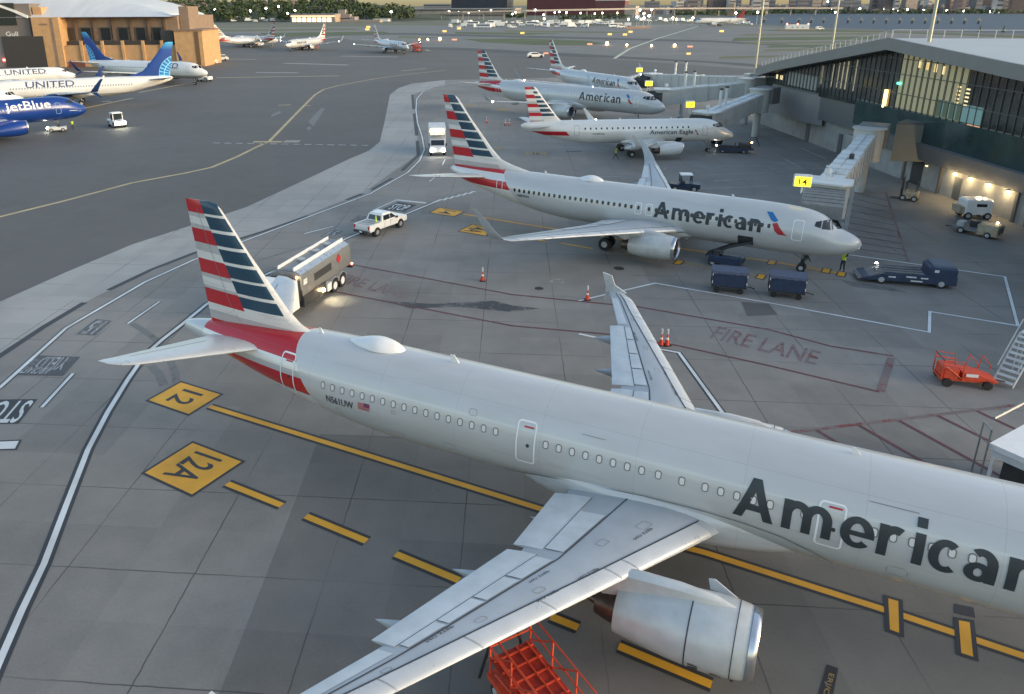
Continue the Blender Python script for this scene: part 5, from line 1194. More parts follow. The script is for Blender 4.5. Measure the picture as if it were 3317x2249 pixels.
l = bpy.data.lights.new('work_lamp_light','SPOT'); l.energy = 45; l.color = (1,.9,.6); l.spot_size = radians(100); l.shadow_soft_size = .1
lo = bpy.data.objects.new('work_lamp_light', l); COL.objects.link(lo); lo.parent = t; lo.location = (.6,1.9,.95); lo.rotation_euler = (radians(15),0,0)

# pickup
t = thing('pickup_truck', 'white crew cab pickup truck with dark rear window on the service road', 'pickup truck', (-6.7,69.55,0), atan2(2.75,1.85))
PW_ = M('pickup_white', (.80,.81,.80), .25, coat=.5)
b = MB()
side_prism(b, [(-2.75,.62),(2.85,.55),(2.9,.95),(2.75,1.12),(1.45,1.22),(1.3,1.24),(-2.8,1.24),(-2.85,.9)], -.98, .98)
body = b.build('body', PW_, t, smooth=30)
rc = [(-.95,.92,1.24),(1.42,.92,1.24)]
MB().loft([[(-1.0,-.95,1.24),(1.42,-.95,1.24),(1.42,.95,1.24),(-1.0,.95,1.24)],[(-.78,-.82,1.78),(.62,-.82,1.78),(.62,.82,1.78),(-.78,.82,1.78)],[(-.62,-.7,1.92),(.48,-.7,1.92),(.48,.7,1.92),(-.62,.7,1.92)]]).build('cabin', PW_, t, smooth=30)
def win4(nm, pts, par): return MB().add(pts, [(0,1,2,3)]).build(nm, GLASS, par, smooth=0)
win4('rear_window', [(-.985,-.78,1.3),(-.985,.78,1.3),(-.815,.68,1.74),(-.815,-.68,1.74)], t)
win4('windscreen', [(1.4,.8,1.3),(1.4,-.8,1.3),(.68,-.7,1.77),(.68,.7,1.77)], t)
for y in (-1,1):
    win4('side_window', [(-.75,y*.955,1.3),(.25,y*.955,1.3),(.25,y*.835,1.74),(-.62,y*.835,1.74)], t); win4('side_window', [(.32,y*.955,1.3),(1.2,y*.955,1.3),(.6,y*.835,1.74),(.32,y*.835,1.74)], t)
    for x_ in (.28,-.7): MB().box((x_, y*.985, .95),(.02,.015,.55)).build('door_seam', DK, t, smooth=0)
    for x_ in (-.45,.5): MB().box((x_,y*.99,1.12),(.2,.03,.05)).build('door_handle', GL, t, smooth=0)
    MB().bbox((1.15,y*1.1,1.3),(.2,.2,.18),.04).build('mirror', DK, t, smooth=0)
    for x_ in (-1.75,1.85):
        MB().cyl((x_,y*.7,.42),(x_,y*.992,.42),.47,n=20).build('wheel_arch', BK, t, smooth=40); wheel(t, x_, y*.88, .40, .27, hm=ALU)
    MB().box((-2.84,y*.86,1.02),(.06,.17,.34)).build('tail_light', RED, t, smooth=0); MB().box((2.86,y*.75,.95),(.08,.35,.2)).build('headlight', W_, t, smooth=0)
MB().box((-1.9,0,1.243),(1.65,1.6,.02)).build('truck_bed', M('bed_grey', (.36,.38,.38), .6), t, smooth=0); MB().box((-1.9,0,1.262),(.02,1.6,.02)).build('bed_rib', DK, t, smooth=0)
MB().bbox((-2.92,0,.62),(.2,1.85,.2),.04).build('rear_bumper', DK, t, smooth=0); MB().box((-3.03,0,.62),(.02,.3,.14)).build('number_plate', W_, t, smooth=0)
MB().cyl((-1.25,-.45,1.25),(-1.25,-.45,1.95),.12,.02,n=10).build('cone_load', HIVIS, t, smooth=40)

# high lift catering truck with headlights
t = thing('catering_truck', 'white high lift truck with both headlights on driving beside the striped tail', 'truck', (-1.8,109.6,0), radians(-88))
MB().bbox((-1.6,0,2.65),(5.2,2.5,2.4),.06).build('cargo_box', WD, t, smooth=0)
side_prism(MB(), [(1.1,.6),(3.0,.6),(3.1,1.3),(2.5,1.55),(2.1,2.3),(1.1,2.35)], -1.1, 1.1).build('cab', W_, t, smooth=0)
side_prism(MB(), [(2.56,1.55),(2.6,1.58),(2.2,2.25),(2.16,2.22)], -.95,.95).build('windscreen', GLASS, t, smooth=0)
MB().box((-.6,0,.85),(6.8,1.0,.3)).build('chassis', DK, t, smooth=0)
MB().box((1.35,0,2.9),(1.0,2.3,.1)).tube([(1.8,-1.1,2.95),(1.8,-1.1,3.8),(1.8,1.1,3.8),(1.8,1.1,2.95)],.05,n=4).tube([(1.8,-.4,2.95),(1.8,-.4,3.8)],.04,n=4).tube([(1.8,.4,2.95),(1.8,.4,3.8)],.04,n=4).build('loading_platform', GL, t, smooth=0)
MB().tube([(-3.2,-.9,.9),(.6,-.9,1.5)],.09).tube([(-3.2,.9,.9),(.6,.9,1.5)],.09).tube([(-3.2,-.9,1.5),(.6,-.9,.9)],.09).tube([(-3.2,.9,1.5),(.6,.9,.9)],.09).build('scissor_lift', GM, t, smooth=0)
MB().box((1.1,0,3.5),(.2,2.0,.12)).build('cab_light_bar', WARM, t, smooth=0)
for x_ in (2.0,-2.6):
    for y in (-.95,.95): wheel(t, x_, y, .46, .35)
for y in (-.85,.85): lamp(t, (3.1,y,.95), .2, EM('headlight_glow', (1,.97,.88), 22)); MB().box((2.75,y*1.45,1.7),(.1,.2,.4)).build('mirror', DK, t, smooth=0)
# baggage carts
def cart(label, loc, rz):
    t = thing('baggage_cart', label, 'baggage cart', (*loc,0), rz, 'covered baggage carts')
    b = MB().box((0,0,.5),(2.5,1.45,.12)); b.build('deck', DK, t, smooth=0)
    cov = MB().box((0,-.70,1.1),(2.36,.05,1.15)).box((0,.70,1.1),(2.36,.05,1.15)).box((-1.17,0,1.1),(.05,1.35,1.15)).box((1.17,0,1.1),(.05,1.35,1.15)).build('curtain', NAVY, t, smooth=0)
    prof = [(-1.3+i*.1625, 1.82+(.05 if i%4 == 2 else 0)) for i in range(17)]
    mb = MB(); rings = []
    for i in range(17):
        x_ = -1.3+i*.1625; dz = -.09*abs(sin(i*pi/3.2)); rings.append([(x_,-.80,1.6+dz),(x_,-.76,1.74),(x_,0,1.82),(x_,.76,1.74),(x_,.80,1.6+dz),(x_,.74,1.7),(x_,0,1.77),(x_,-.74,1.7)])
    mb.loft(rings).build('roof_canopy', M('canopy_blue_grey', (.075,.095,.15), .6, var=.2, vs=4), t, smooth=30)
    for x_ in (-1.2,1.2):
        for y in (-.72,.72): MB().box((x_,y,1.15),(.06,.06,1.2)).build('post', DK, t, smooth=0); MB().box((x_*1.015,y*1.03,.85),(.05,.05,.22)).box((x_*1.015,y*1.03,1.45),(.05,.05,.2)).build('reflector', W_, t, smooth=0)
    for x_ in (-.85,.85):
        for y in (-.6,.6): wheel(t, x_, y, .2, .16, False)
    MB().tube([(1.25,0,.45),(1.9,0,.3)],.04).build('tow_bar', DK, t, smooth=0)
    MB().box((0,-.73,1.1),(.03,.03,1.1)).build('curtain_seam', M('seam_navy', (.05,.06,.09), .7), cov, smooth=0)
    return t
c1_ = cart('navy covered baggage cart, left of the pair beside the gate 14 airliner', (21.15,53.05), radians(-16))
dup(c1_, (25.05,51.9,0), radians(-20), 'navy covered baggage cart, right of the pair beside the gate 14 airliner')
# belt loaders
def belt_loader(label, tail, head, zh, rail=True, body=NAVY):
    a, b_ = Vector(tail), Vector(head); d = b_-a; rz = atan2(d.y, d.x); Lh = d.length
    t = thing('belt_loader', label, 'belt loader', (a.x, a.y, 0), rz, 'belt loaders on the ramp')
    MB().bbox((Lh*.5,-.55,.62),(Lh*.72,.7,.6),.06).bbox((Lh*.5,.45,.5),(Lh*.72,.9,.35),.06).build('chassis', body, t, smooth=0)
    side_prism(MB(), [(0,.42),(.1,.75),(Lh*.55,zh*.6+.35),(Lh,zh),(Lh,zh-.2),(Lh*.55,zh*.6+.1),(.1,.5)], -.05, .75).build('conveyor', DK, t, smooth=0)
    side_prism(MB(), [(.15,.765),(Lh*.55,zh*.6+.365),(Lh-.05,zh+.012),(Lh-.05,zh+.03),(Lh*.55,zh*.6+.385),(.15,.785)], .05, .65).build('belt', BK, t, smooth=0)
    MB().bbox((Lh*.3,-.55,1.15),(.5,.55,.5),.08).box((Lh*.42,-.55,1.15),(.06,.5,.3)).build('driver_seat', DK, t, smooth=0)
    if rail: MB().tube([(Lh*.55,.8,zh*.6+.3),(Lh*.62,.8,zh*.62+1.3),(Lh*.98,.8,zh+.95),(Lh*.96,.8,zh)],.045,n=5).tube([(Lh*.58,.8,zh*.6+.8),(Lh*.97,.8,zh+.45)],.035,n=5).build('handrail', YEL if zh < 2 else WD, t, smooth=0)
    for x_ in (Lh*.24,Lh*.74):
        for y in (-.75,.75): wheel(t, x_, y, .34, .24)
    return t
belt_loader('dark belt loader with pale handrail raised to the open hold of the gate 14 airliner', (21.6,59.9), (23.9,58.3) if False else (24.6,56.9+1.0), 2.35)
bl = belt_loader('dark belt loader waiting at the nose of the white regional jet', (44.3,108.0), (38.6,109.3), .95, False)
MB().bbox((1.2,0,1.0),(1.5,1.4,.7),.1).build('engine_cover', DK, bl, smooth=0)
lamp(bl, (5.2,.5,1.0), .12, SIGNW); lamp(bl, (5.0,-.5,.75), .12, SIGNW); lamp(bl, (.25,-.3,1.45), .12, AMB, 'beacon')
# long low loader vehicle
t = thing('cargo_loader', 'long low navy loader vehicle with sloping front, ahead of the gate 14 airliner', 'loader', (35.6,54.75,0), atan2(-1.25,4.3))
side_prism(MB(), [(-3.3,.25),(-2.2,.3),(3.2,.3),(3.2,.95),(.9,.95),(-1.6,.8),(-3.2,.45)], -1.1, 1.1).build('chassis', NAVY, t, smooth=0)
MB().bbox((2.25,.0,1.25),(1.9,2.1,.75),.12).build('cab', NAVY, t, smooth=0); MB().bbox((2.3,0,1.72),(1.5,1.9,.2),.1).build('cab_roof', M('navy_roof_pale', (.10,.13,.18), .4), t, smooth=0)
for y in (-.8,-.3,.3,.8): MB().box((-.7,y,.99),(3.4,.12,.08)).build('deck_rail', GM, t, smooth=0)
side_prism(MB(), [(-3.5,.22),(-1.7,.84),(-1.7,.9),(-3.5,.3)], -.95, .95).build('front_ramp', GM, t, smooth=0)
for x_, z_, w_ in ((.1,.75,.7),(-1.2,.65,.5),(1.0,.72,.5),(.5,.45,.8)): MB().box((x_,-1.115,z_),(w_,.02,.1)).build('marking', WD, t, smooth=0)
MB().box((1.75,-1.06,1.35),(.3,.02,.2)).build('marking', WD, t, smooth=0); MB().box((3.0,0,1.4),(.06,1.5,.3)).build('rear_window', GLASS, t, smooth=0)
for x_ in (-1.9,2.2):
    for y in (-.95,.95): wheel(t, x_, y, .36, .28)
lamp(t, (-1.9,.95,1.0), .11, SIGNW)
# tugs
def tug(label, loc, rz, col, lights=False, cabin=True, group='tow tractors on the ramp', s=1.0):
    t = thing('tow_tractor', label, 'tow tractor', (*loc,0), rz, group); t.scale = (s,s,s)
    side_prism(MB(), [(-1.6,.35),(1.6,.35),(1.65,.85),(.6,.98),(-.3,.98),(-.3,.8),(-1.6,.95)], -.75, .75).build('body', col, t, smooth=0)
    if cabin:
        MB().box((.15,0,1.9),(1.3,1.35,.08)).build('cab_roof', W_, t, smooth=0)
        for x_ in (-.45,.75):
            for y in (-.6,.6): MB().box((x_,y,1.4),(.07,.07,.95)).build('cab_post', col, t, smooth=0)
        MB().box((.78,0,1.45),(.03,1.1,.7)).build('windscreen', GLASS, t, smooth=0)
    MB().bbox((-.2,0,1.05),(.45,1.2,.25),.06).box((-.4,0,1.35),(.1,1.2,.45)).build('seat', DK, t, smooth=0)
    for x_ in (-1.05,1.0):
        for y in (-.68,.68): wheel(t, x_, y, .36, .25)
    if lights:
        for y in (-.5,.5): lamp(t, (1.68,y,.75), .19, EM('tractor_headlight', (1,.97,.75), 26))
    return t
tug('white tow tractor with bright headlights and pale roof right of the blue airliner', (-60.6,136.6), radians(-50), W_, True, s=1.35)
tug('small white tractor under the blue airliner nose with one bright lamp', (-68.9,131.5), radians(200), W_, True, False, s=.9)
tug('dark navy baggage tractor with open cab frame beyond the gate 14 airliner', (27.3,85.0), radians(-8), NAVY, s=1.05)
tug('white tow tractor at the nose of the globe tail airliner by the hangar', (-71.6,222.5), radians(160), W_, False, s=1.5)
# white boxy service vehicle and beige ground unit by the terminal
t = thing('service_van', 'white boxy service vehicle with dark side window parked by the lit terminal wall', 'service vehicle', (53.1,73.0,0), radians(-8))
MB().bbox((0,0,1.25),(2.6,1.7,1.5),.15).build('body', W_, t, smooth=0); MB().box((.2,-.86,1.45),(.95,.03,.3)).build('side_window', GLASS, t, smooth=0); MB().box((1.31,0,1.4),(.03,1.4,.8)).build('windscreen', GLASS, t, smooth=0)
MB().box((-1.5,0,.9),(.5,1.5,.7)).build('rear_equipment', M('equipment_beige', (.35,.30,.22), .6, var=.3, vs=6), t, smooth=0)
for x_ in (-.9,.9):
    for y in (-.8,.8): wheel(t, x_, y, .36, .22)
t = thing('ground_power_unit', 'beige cluttered ground power unit in front of the white boxy service vehicle', 'ground unit', (49.6,67.0,0), radians(-55))
BE = M('unit_beige', (.40,.34,.24), .55, var=.3, vs=3)
MB().bbox((.9,0,.75),(1.7,1.5,1.0),.1).build('housing', BE, t, smooth=0); MB().box((-.9,0,.5),(2.2,1.5,.25)).build('deck', GM, t, smooth=0)
MB().bbox((-.5,.3,.9),(.7,.6,.6),.06).build('generator', DK, t, smooth=0); MB().bbox((-1.4,-.2,.85),(.6,.8,.5),.06).build('fuel_box', GL, t, smooth=0)
for i in range(4): MB().box((1.76,-.5+i*.33,.8),(.02,.2,.6)).build('grille', DK, t, smooth=0)
MB().tube([(-1.9,0,.4),(-2.8,0,.25)],.05).build('tow_bar', DK, t, smooth=0); lamp(t, (1.2,.5,1.35), .09, WARM, 'panel_lamp')
for x_ in (-1.2,1.0):
    for y in (-.7,.7): wheel(t, x_, y, .3, .2)
t = thing('forklift', 'small beige forklift standing near the terminal wall behind jet bridge 14', 'forklift', (50.6,80.2,0), radians(140))
MB().bbox((-.3,0,.7),(1.5,1.1,.8),.1).build('body', BE, t, smooth=0); MB().box((-.3,0,2.1),(1.1,1.0,.07)).build('guard_roof', DK, t, smooth=0)
for x_ in (-.8,.25):
    for y in (-.45,.45): MB().cyl((x_,y,1.0),(x_,y,2.1),.04,n=6).build('guard_post', DK, t, smooth=0)
for y in (-.3,.3): MB().box((.6,y,1.3),(.1,.1,2.4)).build('mast_rail', DK, t, smooth=0); MB().box((1.15,y,.1),(1.0,.1,.05)).build('fork', DK, t, smooth=0)
MB().box((.66,0,1.0),(.06,.8,.6)).build('carriage', DK, t, smooth=0)
for x_ in (-.75,.35):
    for y in (-.5,.5): wheel(t, x_, y, .32, .22)

# orange red maintenance stands
def orange_cart(label, loc, rz):
    t = thing('maintenance_stand', label, 'maintenance stand', (*loc,0), rz, 'orange maintenance equipment')
    MB().bbox((-.8,0,.95),(1.0,1.4,.75),.08).build('cabinet', ORED, t, smooth=0); MB().tube([(-1.4,-.72,.5),(-1.4,-.72,1.6),(-.1,-.72,1.45),(-.1,-.72,.5)],.05).tube([(-1.4,.72,.5),(-1.4,.72,1.6),(-.1,.72,1.45),(-.1,.72,.5)],.05).tube([(-1.4,-.72,1.6),(-.1,-.72,.6)],.035).build('frame_tube', ORED, t, smooth=0)
    side_prism(MB(), [(-.1,.6),(1.9,.5),(2.2,.55),(1.0,.95),(-.1,1.1)], -.7, .7).build('front_housing', ORED, t, smooth=0)
    MB().box((.45,-.77,.95),(.75,.02,.22)).build('white_label', W_, t, smooth=0)
    MB().box((.3,0,.48),(3.4,1.3,.14)).build('frame', ORED, t, smooth=0)
    for y in (-.72,.72): MB().tube([(-1.4,y,1.5),(-1.4,y,1.95),(-.2,y,1.85),(-.1,y,1.3)],.03,n=5).build('handrail', ORED, t, smooth=0)
    MB().tube([(-1.45,-.75,1.95),(-1.45,.75,1.95)],.04,n=5).build('handrail', DK, t, smooth=0)
    for x_ in (.6,1.4): MB().tube([(x_,.7,.9),(x_+.1,.7,1.9),(x_+.75,.7,1.2),(x_+.72,.7,.8)],.03,n=5).build('handrail', ORED, t, smooth=0)
    MB().tube([(2.1,0,.5),(2.9,0,.35)],.05).build('tow_bar', DK, t, smooth=0)
    for x_ in (-1.0,1.5):
        for y in (-.78,.78): wheel(t, x_, y, .3, .2, False)
    return t
oc = orange_cart('orange red wheeled maintenance unit with white label and handrails near the right edge', (29.15,38.3), radians(-12)); oc.scale = (.82,.82,.82)
lf = thing('scissor_lift', 'bright orange lift platform with open lattice rails under the near wing at the bottom edge', 'lift', (2.6,17.1,0), radians(-62), 'orange maintenance equipment')
ODK = M('orange_deck_dark', (.34,.03,.015), .6, var=.25)
MB().box((.2,0,1.25),(3.6,1.5,.08)).build('deck', ODK, lf, smooth=0)
MB().box((.2,0,.55),(3.8,1.6,.22)).build('base_frame', ORED, lf, smooth=0)
mb = MB()
for y in (-.75,.75):
    for x_ in (-1.6,-.4,.8,2.0): mb.tube([(x_,y,.6),(x_,y,2.35)],.035,n=5)
    for z in (1.75,2.35): mb.tube([(-1.6,y,z),(2.0,y,z)],.03,n=5)
    for x_ in (-1.6,-.4,.8): mb.tube([(x_,y,1.3),(x_+1.2,y,2.3)],.03,n=5)
for z in (1.75,2.35): mb.tube([(-1.6,-.75,z),(-1.6,.75,z)],.03,n=5); mb.tube([(2.0,-.75,z),(2.0,.75,z)],.03,n=5)
mb.build('guard_rail', ORED, lf, smooth=0)
mb = MB()
for i in range(8): mb.box((-1.4+i*.48,0,1.31),(.05,1.45,.05))
for i in range(4): mb.box((.2,-.6+i*.4,1.335),(3.6,.04,.04))
mb.build('deck_grid', ORED, lf, smooth=0)
MB().tube([(-1.5,-.6,.65),(1.7,-.6,1.2)],.05).tube([(-1.5,.6,.65),(1.7,.6,1.2)],.05).tube([(-1.5,-.6,1.2),(1.7,-.6,.65)],.05).tube([(-1.5,.6,1.2),(1.7,.6,.65)],.05).build('scissor_arm', ORED, lf, smooth=0)
mb = MB()
for i in range(7): mb.box((2.35+i*.3,0,1.2-i*.17),(.26,.7,.04))
for y in (-.38,.38): mb.tube([(2.1,y,1.2),(4.3,y,.05)],.035,n=5).tube([(2.1,y,2.2),(4.3,y,1.0)],.03,n=5).tube([(4.3,y,.05),(4.3,y,1.0)],.03,n=5).tube([(3.2,y,.65),(3.2,y,1.6)],.03,n=5)
mb.build('ladder', ORED, lf, smooth=0)
MB().tube([(-1.7,-.2,2.9),(-1.5,.1,2.2),(-1.8,.5,1.3),(-1.9,.7,.3)],.055).tube([(-1.7,-.2,2.9),(-1.75,-.6,1.9),(-2.0,-.9,.2)],.055).build('hose', BK, lf, smooth=40)
for x_ in (-1.2,1.6):
    for y in (-.7,.7): wheel(lf, x_, y, .28, .18)
for (x_, y, lab, rz) in ((-72.7,388,'orange lift beside the nose of the distant left facing airliner',.4),(-14.8,361.7,'orange lift beside the nose of the distant bluish airliner',1.9)):
    d_ = dup(lf, (x_,y,0), rz, lab, scale=1.7)
    for ch in list(d_.children): pass
# passenger steps and bridge service landing at the right edge
t = thing('passenger_steps', 'pale metal mobile steps standing at the right edge by the orange unit', 'mobile steps', (31.5,37.9,0), radians(35))
mb = MB()
for i in range(9): mb.box((i*.28,0,.25+i*.26),(.3,.95,.05))
mb.build('tread', WD, t, smooth=0)
for y in (-.5,.5): MB().tube([(-.2,y,.1),(2.4,y,2.5)],.05,n=4).build('stringer', GL, t, smooth=0); MB().tube([(0,y,1.1),(2.3,y,3.3),(3.4,y,3.3)],.035,n=5).build('handrail', GL, t, smooth=0)
MB().box((2.95,0,2.5),(1.1,1.0,.08)).build('landing', WD, t, smooth=0)
for x_ in (2.5,3.4):
    for y in (-.45,.45): MB().box((x_,y,1.25),(.07,.07,2.5)).build('leg', GL, t, smooth=0)
t = thing('jet_bridge', 'white roofed cab of a jet bridge cut off by the right edge, dark doorway below', 'jet bridge', (24.1,26.1,-1.85), radians(30), 'jet bridges at the terminal')
MB().prism([(-.6,-1.0),(.5,-1.7),(4.5,-1.7),(4.5,1.7),(-.6,1.7)], 4.7, 4.95).build('cab_roof', W_, t, smooth=0)
MB().prism([(-.5,-.95),(.45,-1.6),(4.4,-1.6),(4.4,1.6),(-.5,1.6)], 4.35, 4.697).build('cab_fascia', WD, t, smooth=0)
for p in ((-.45,-.9),(-.45,1.5),(.5,-1.55),(4.2,-1.5),(4.2,1.5)): MB().box((p[0],p[1],3.4),(.12,.12,1.9)).build('cab_post', W_, t, smooth=0)
MB().box((1.9,0,2.4),(4.8,3.3,.25)).build('cab_floor', WD, t, smooth=0)
MB().box((2.2,0,3.3),(3.4,2.9,1.7)).build('cab_interior', DK, t, smooth=0)
MB().tube([(-.7,1.7,2.5),(-.7,1.7,5.6),(-.3,2.2,5.6),(-.3,2.2,2.5)],.04,n=5).tube([(-.9,-1.2,2.3),(-.9,-1.2,3.4),(-.9,1.6,3.4),(-.9,1.6,2.3)],.03,n=5).tube([(0,2.0,5.8),(4.5,2.0,5.8)],.07,n=6).build('railing', GM, t, smooth=0)
MB().box((2.6,0,1.9),(.5,2.4,.9)).build('drive_column', GM, t, smooth=0)
for y in (-.8,.8): MB().cyl((2.6,y-.17,1.85),(2.6,y+.17,1.85),.5,n=16).build('wheel',BK,t,smooth=40)
# cones
def cone(label, loc, tall=True, group='traffic cones on the apron'):
    t = thing('traffic_cone', label, 'traffic cone', (*loc,0), 0, group)
    MB().box((0,0,.03),(.42,.42,.06)).build('base', BK, t, smooth=0)
    MB().cyl((0,0,.06),(0,0,.75),.17,.035,n=14).build('body', M('cone_red', (.62,.05,.03), .5), t, smooth=40)
    MB().cyl((0,0,.42),(0,0,.56),.102,.075,n=14).build('reflective_band', W_, t, smooth=40)
    if tall: MB().cyl((0,0,.75),(0,0,.82),.03,.05,n=8).cyl((0,0,.82),(0,0,1.12),.07,.07,n=10).build('cone_lamp', WD, t, smooth=40)
    return t
cn = cone('red cone with pale lamp standing alone between the fuel tanker and the far wingtip', at(1563,910))
dup(cn, (*at(1902,972),0), 0, 'red cone with pale lamp on the white line beside the far wingtip')
dup(cn, (*at(2141,1118),0), 0, 'red cone partly behind the far wing, left of two', 'traffic cones on the apron'); dup(cn, (*at(2160,1119),0), .4, 'red cone partly behind the far wing, right of two')
for u, v, lab in ((1637,406,'small distant red cone, left of the pair near the regional jet tail'),(1649,406,'small distant red cone, right of the pair near the regional jet tail'),(1576,398,'small distant red cone left of the pair by the regional jet')): dup(cn, (*at(u,v),0), 0, lab)

# people
def person(label, loc, rz, pose_='stand', vest=HIVIS, top=CLOTH, legs=CLOTH, hat=None, kneel=False):
    J = {'pel':(0,0,.95),'chest':(0,0,1.33),'neck':(0,0,1.5),'head':(.02,0,1.62),'headt':(.0,0,1.75)}
    if pose_ == 'walk': lg = {1:[(.02,.09,.92),(.24,.09,.50),(.34,.10,.08),(.48,.10,.04)], -1:[(-.02,-.09,.92),(-.05,-.10,.48),(-.36,-.1,.12),(-.26,-.1,.03)]}; ar = {1:[(0,.21,1.42),(-.16,.26,1.16),(-.06,.25,.93)], -1:[(0,-.21,1.42),(.14,-.26,1.15),(.3,-.24,.98)]}
    elif pose_ == 'arms': lg = {1:[(0,.1,.92),(.05,.16,.48),(0,.2,.07),(.15,.22,.04)], -1:[(0,-.1,.92),(.05,-.14,.48),(0,-.18,.07),(.15,-.2,.04)]}; ar = {1:[(0,.21,1.42),(.12,.42,1.62),(.18,.5,1.86)], -1:[(0,-.21,1.42),(.1,-.44,1.5),(.16,-.62,1.7)]}
    elif pose_ == 'bend': J.update({'chest':(.26,0,1.2),'neck':(.38,0,1.3),'head':(.48,0,1.36),'headt':(.54,0,1.46)}); lg = {1:[(-.05,.1,.9),(.08,.13,.48),(-.06,.14,.07),(.12,.15,.04)], -1:[(-.05,-.1,.9),(.12,-.13,.48),(0,-.14,.07),(.16,-.15,.04)]}; ar = {1:[(.3,.21,1.24),(.45,.24,1.0),(.62,.16,.88)], -1:[(.3,-.21,1.24),(.46,-.24,1.0),(.62,-.16,.88)]}
    elif pose_ == 'reach': lg = {1:[(0,.1,.92),(.03,.12,.48),(0,.12,.07),(.15,.13,.04)], -1:[(0,-.1,.92),(.05,-.12,.48),(-.02,-.12,.07),(.13,-.13,.04)]}; ar = {1:[(.02,.21,1.42),(.22,.26,1.5),(.42,.2,1.66)], -1:[(.02,-.21,1.42),(.2,-.26,1.42),(.42,-.2,1.55)]}
    else: lg = {1:[(0,.1,.92),(.03,.12,.48),(0,.12,.07),(.15,.13,.04)], -1:[(0,-.1,.92),(.05,-.12,.48),(-.02,-.12,.07),(.13,-.13,.04)]}; ar = {1:[(0,.21,1.42),(.0,.27,1.16),(.1,.25,.93)], -1:[(0,-.21,1.42),(.02,-.27,1.16),(.14,-.23,.95)]}
    V = [J['pel'],J['chest'],J['neck'],J['head'],J['headt']]; R_l = [.155,.175,.06,.098,.075]; E = [(0,1),(1,2),(2,3),(3,4)]
    for sg in (1,-1):
        b0 = len(V); V += lg[sg]; R_l += [.10,.068,.048,.04]; E += [(0,b0),(b0,b0+1),(b0+1,b0+2),(b0+2,b0+3)]
        b1 = len(V); V += ar[sg]; R_l += [.072,.048,.036]; E += [(1,b1),(b1,b1+1),(b1+1,b1+2)]
        h = Vector(ar[sg][2]); d = (h-Vector(ar[sg][1])).normalized(); sd_ = d.cross(Vector((0,0,1))).normalized() if abs(d.z) < .95 else Vector((0,1,0))
        pb = len(V); V.append(tuple(h+d*.075)); R_l.append(.032); E.append((b1+2,pb))
        for k, ln in ((-1.5,.06),(-.5,.075),(.5,.07),(1.5,.055)):
            fb_ = len(V); V += [tuple(h+d*.1+sd_*k*.016), tuple(h+d*(.1+ln)+sd_*k*.018)]; R_l += [.011,.008]; E += [(pb,fb_),(fb_,fb_+1)]
        tb = len(V); V.append(tuple(h+d*.06+sd_*.05)); R_l.append(.011); E.append((b1+2,tb))
    me = bpy.data.meshes.new('person'); me.from_pydata(V, E, []); o = bpy.data.objects.new('person', me); COL.objects.link(o)
    sk = o.modifiers.new('s','SKIN'); sk.use_smooth_shade = True
    for i, r in enumerate(R_l): me.skin_vertices[0].data[i].radius = (r,r)
    me.skin_vertices[0].data[0].use_root = True
    o.modifiers.new('d','SUBSURF').levels = 1; bpy.context.view_layer.update()
    nm = bpy.data.meshes.new_from_object(o.evaluated_get(bpy.context.evaluated_depsgraph_get())); o.modifiers.clear(); old = o.data; o.data = nm; bpy.data.meshes.remove(old); nm.name = 'person'
    nm.materials.clear()
    for q in (legs, vest, SKIN, top): nm.materials.append(q)
    neck = Vector(J['neck']); pel = Vector(J['pel']); ax = (neck-pel).normalized()
    hands = [Vector(ar[s_][2]) for s_ in (1,-1)]; elb = [Vector(ar[s_][1]) for s_ in (1,-1)]
    for p in nm.polygons:
        c = p.center; t_ = (c-pel).dot(ax)
        mi = 0
        if min((c-h).length for h in hands) < .14: mi = 2
        elif t_ > (neck-pel).length-.0 and (c-Vector(J['head'])).length < .22: mi = 2
        elif (c-pel).dot(ax) > .02 and c.z > .8: mi = 1 if abs((c-pel-ax*t_).y) < .2 else 3
        p.material_index = mi; p.use_smooth = True
    o.location = (*loc,0); o.rotation_euler = (0,0,rz); tag(o, label, 'person', 'ramp workers')
    hd = Vector(J['head']); ht = Vector(J['headt'])
    MB().ball(tuple(hd+(ht-hd)*.72), .108, n=12, k=7, sc=(1.02,.95,.72)).build('hair' if hat is None else 'hard_hat', hat or M('hair_dark', (.02,.015,.012), .8), o)
    for sg in (1,-1): MB().ball(tuple(hd+Vector((.095,sg*.035,.02))), .013, n=6, k=4).build('eye', BK, o)
    MB().loft([[(hd.x+.09,hd.y-.018,hd.z-.03),(hd.x+.09,hd.y+.018,hd.z-.03),(hd.x+.115,hd.y,hd.z-.03)],[(hd.x+.088,hd.y-.008,hd.z+.02),(hd.x+.088,hd.y+.008,hd.z+.02),(hd.x+.095,hd.y,hd.z+.02)]]).build('nose', SKIN, o)
    return o
person('person in a hi-vis yellow vest striding below the white regional jet', at(1995,517), radians(165), 'walk')
person('person in dark clothes reaching up to the open hold of the regional jet', at(2201,494), radians(85), 'reach', vest=M('shirt_pale', (.3,.3,.28), .8))
person('person in a hi-vis vest with raised arms in front of the gate 14 airliner nose', at(2727,879), radians(200), 'arms')
person('person in dark clothes bending beside the nose wheel of the gate 14 airliner', at(2596,880), radians(20), 'bend', vest=M('jacket_green_grey', (.05,.06,.05), .8))
person('person in a bright hi-vis jacket standing under the blue airliner nose', at(237,421), radians(-60), 'stand')
person('person in a red jacket working beside the fuel tanker lamps', at(1012,948), radians(120), 'bend', vest=M('jacket_red', (.35,.04,.03), .8))
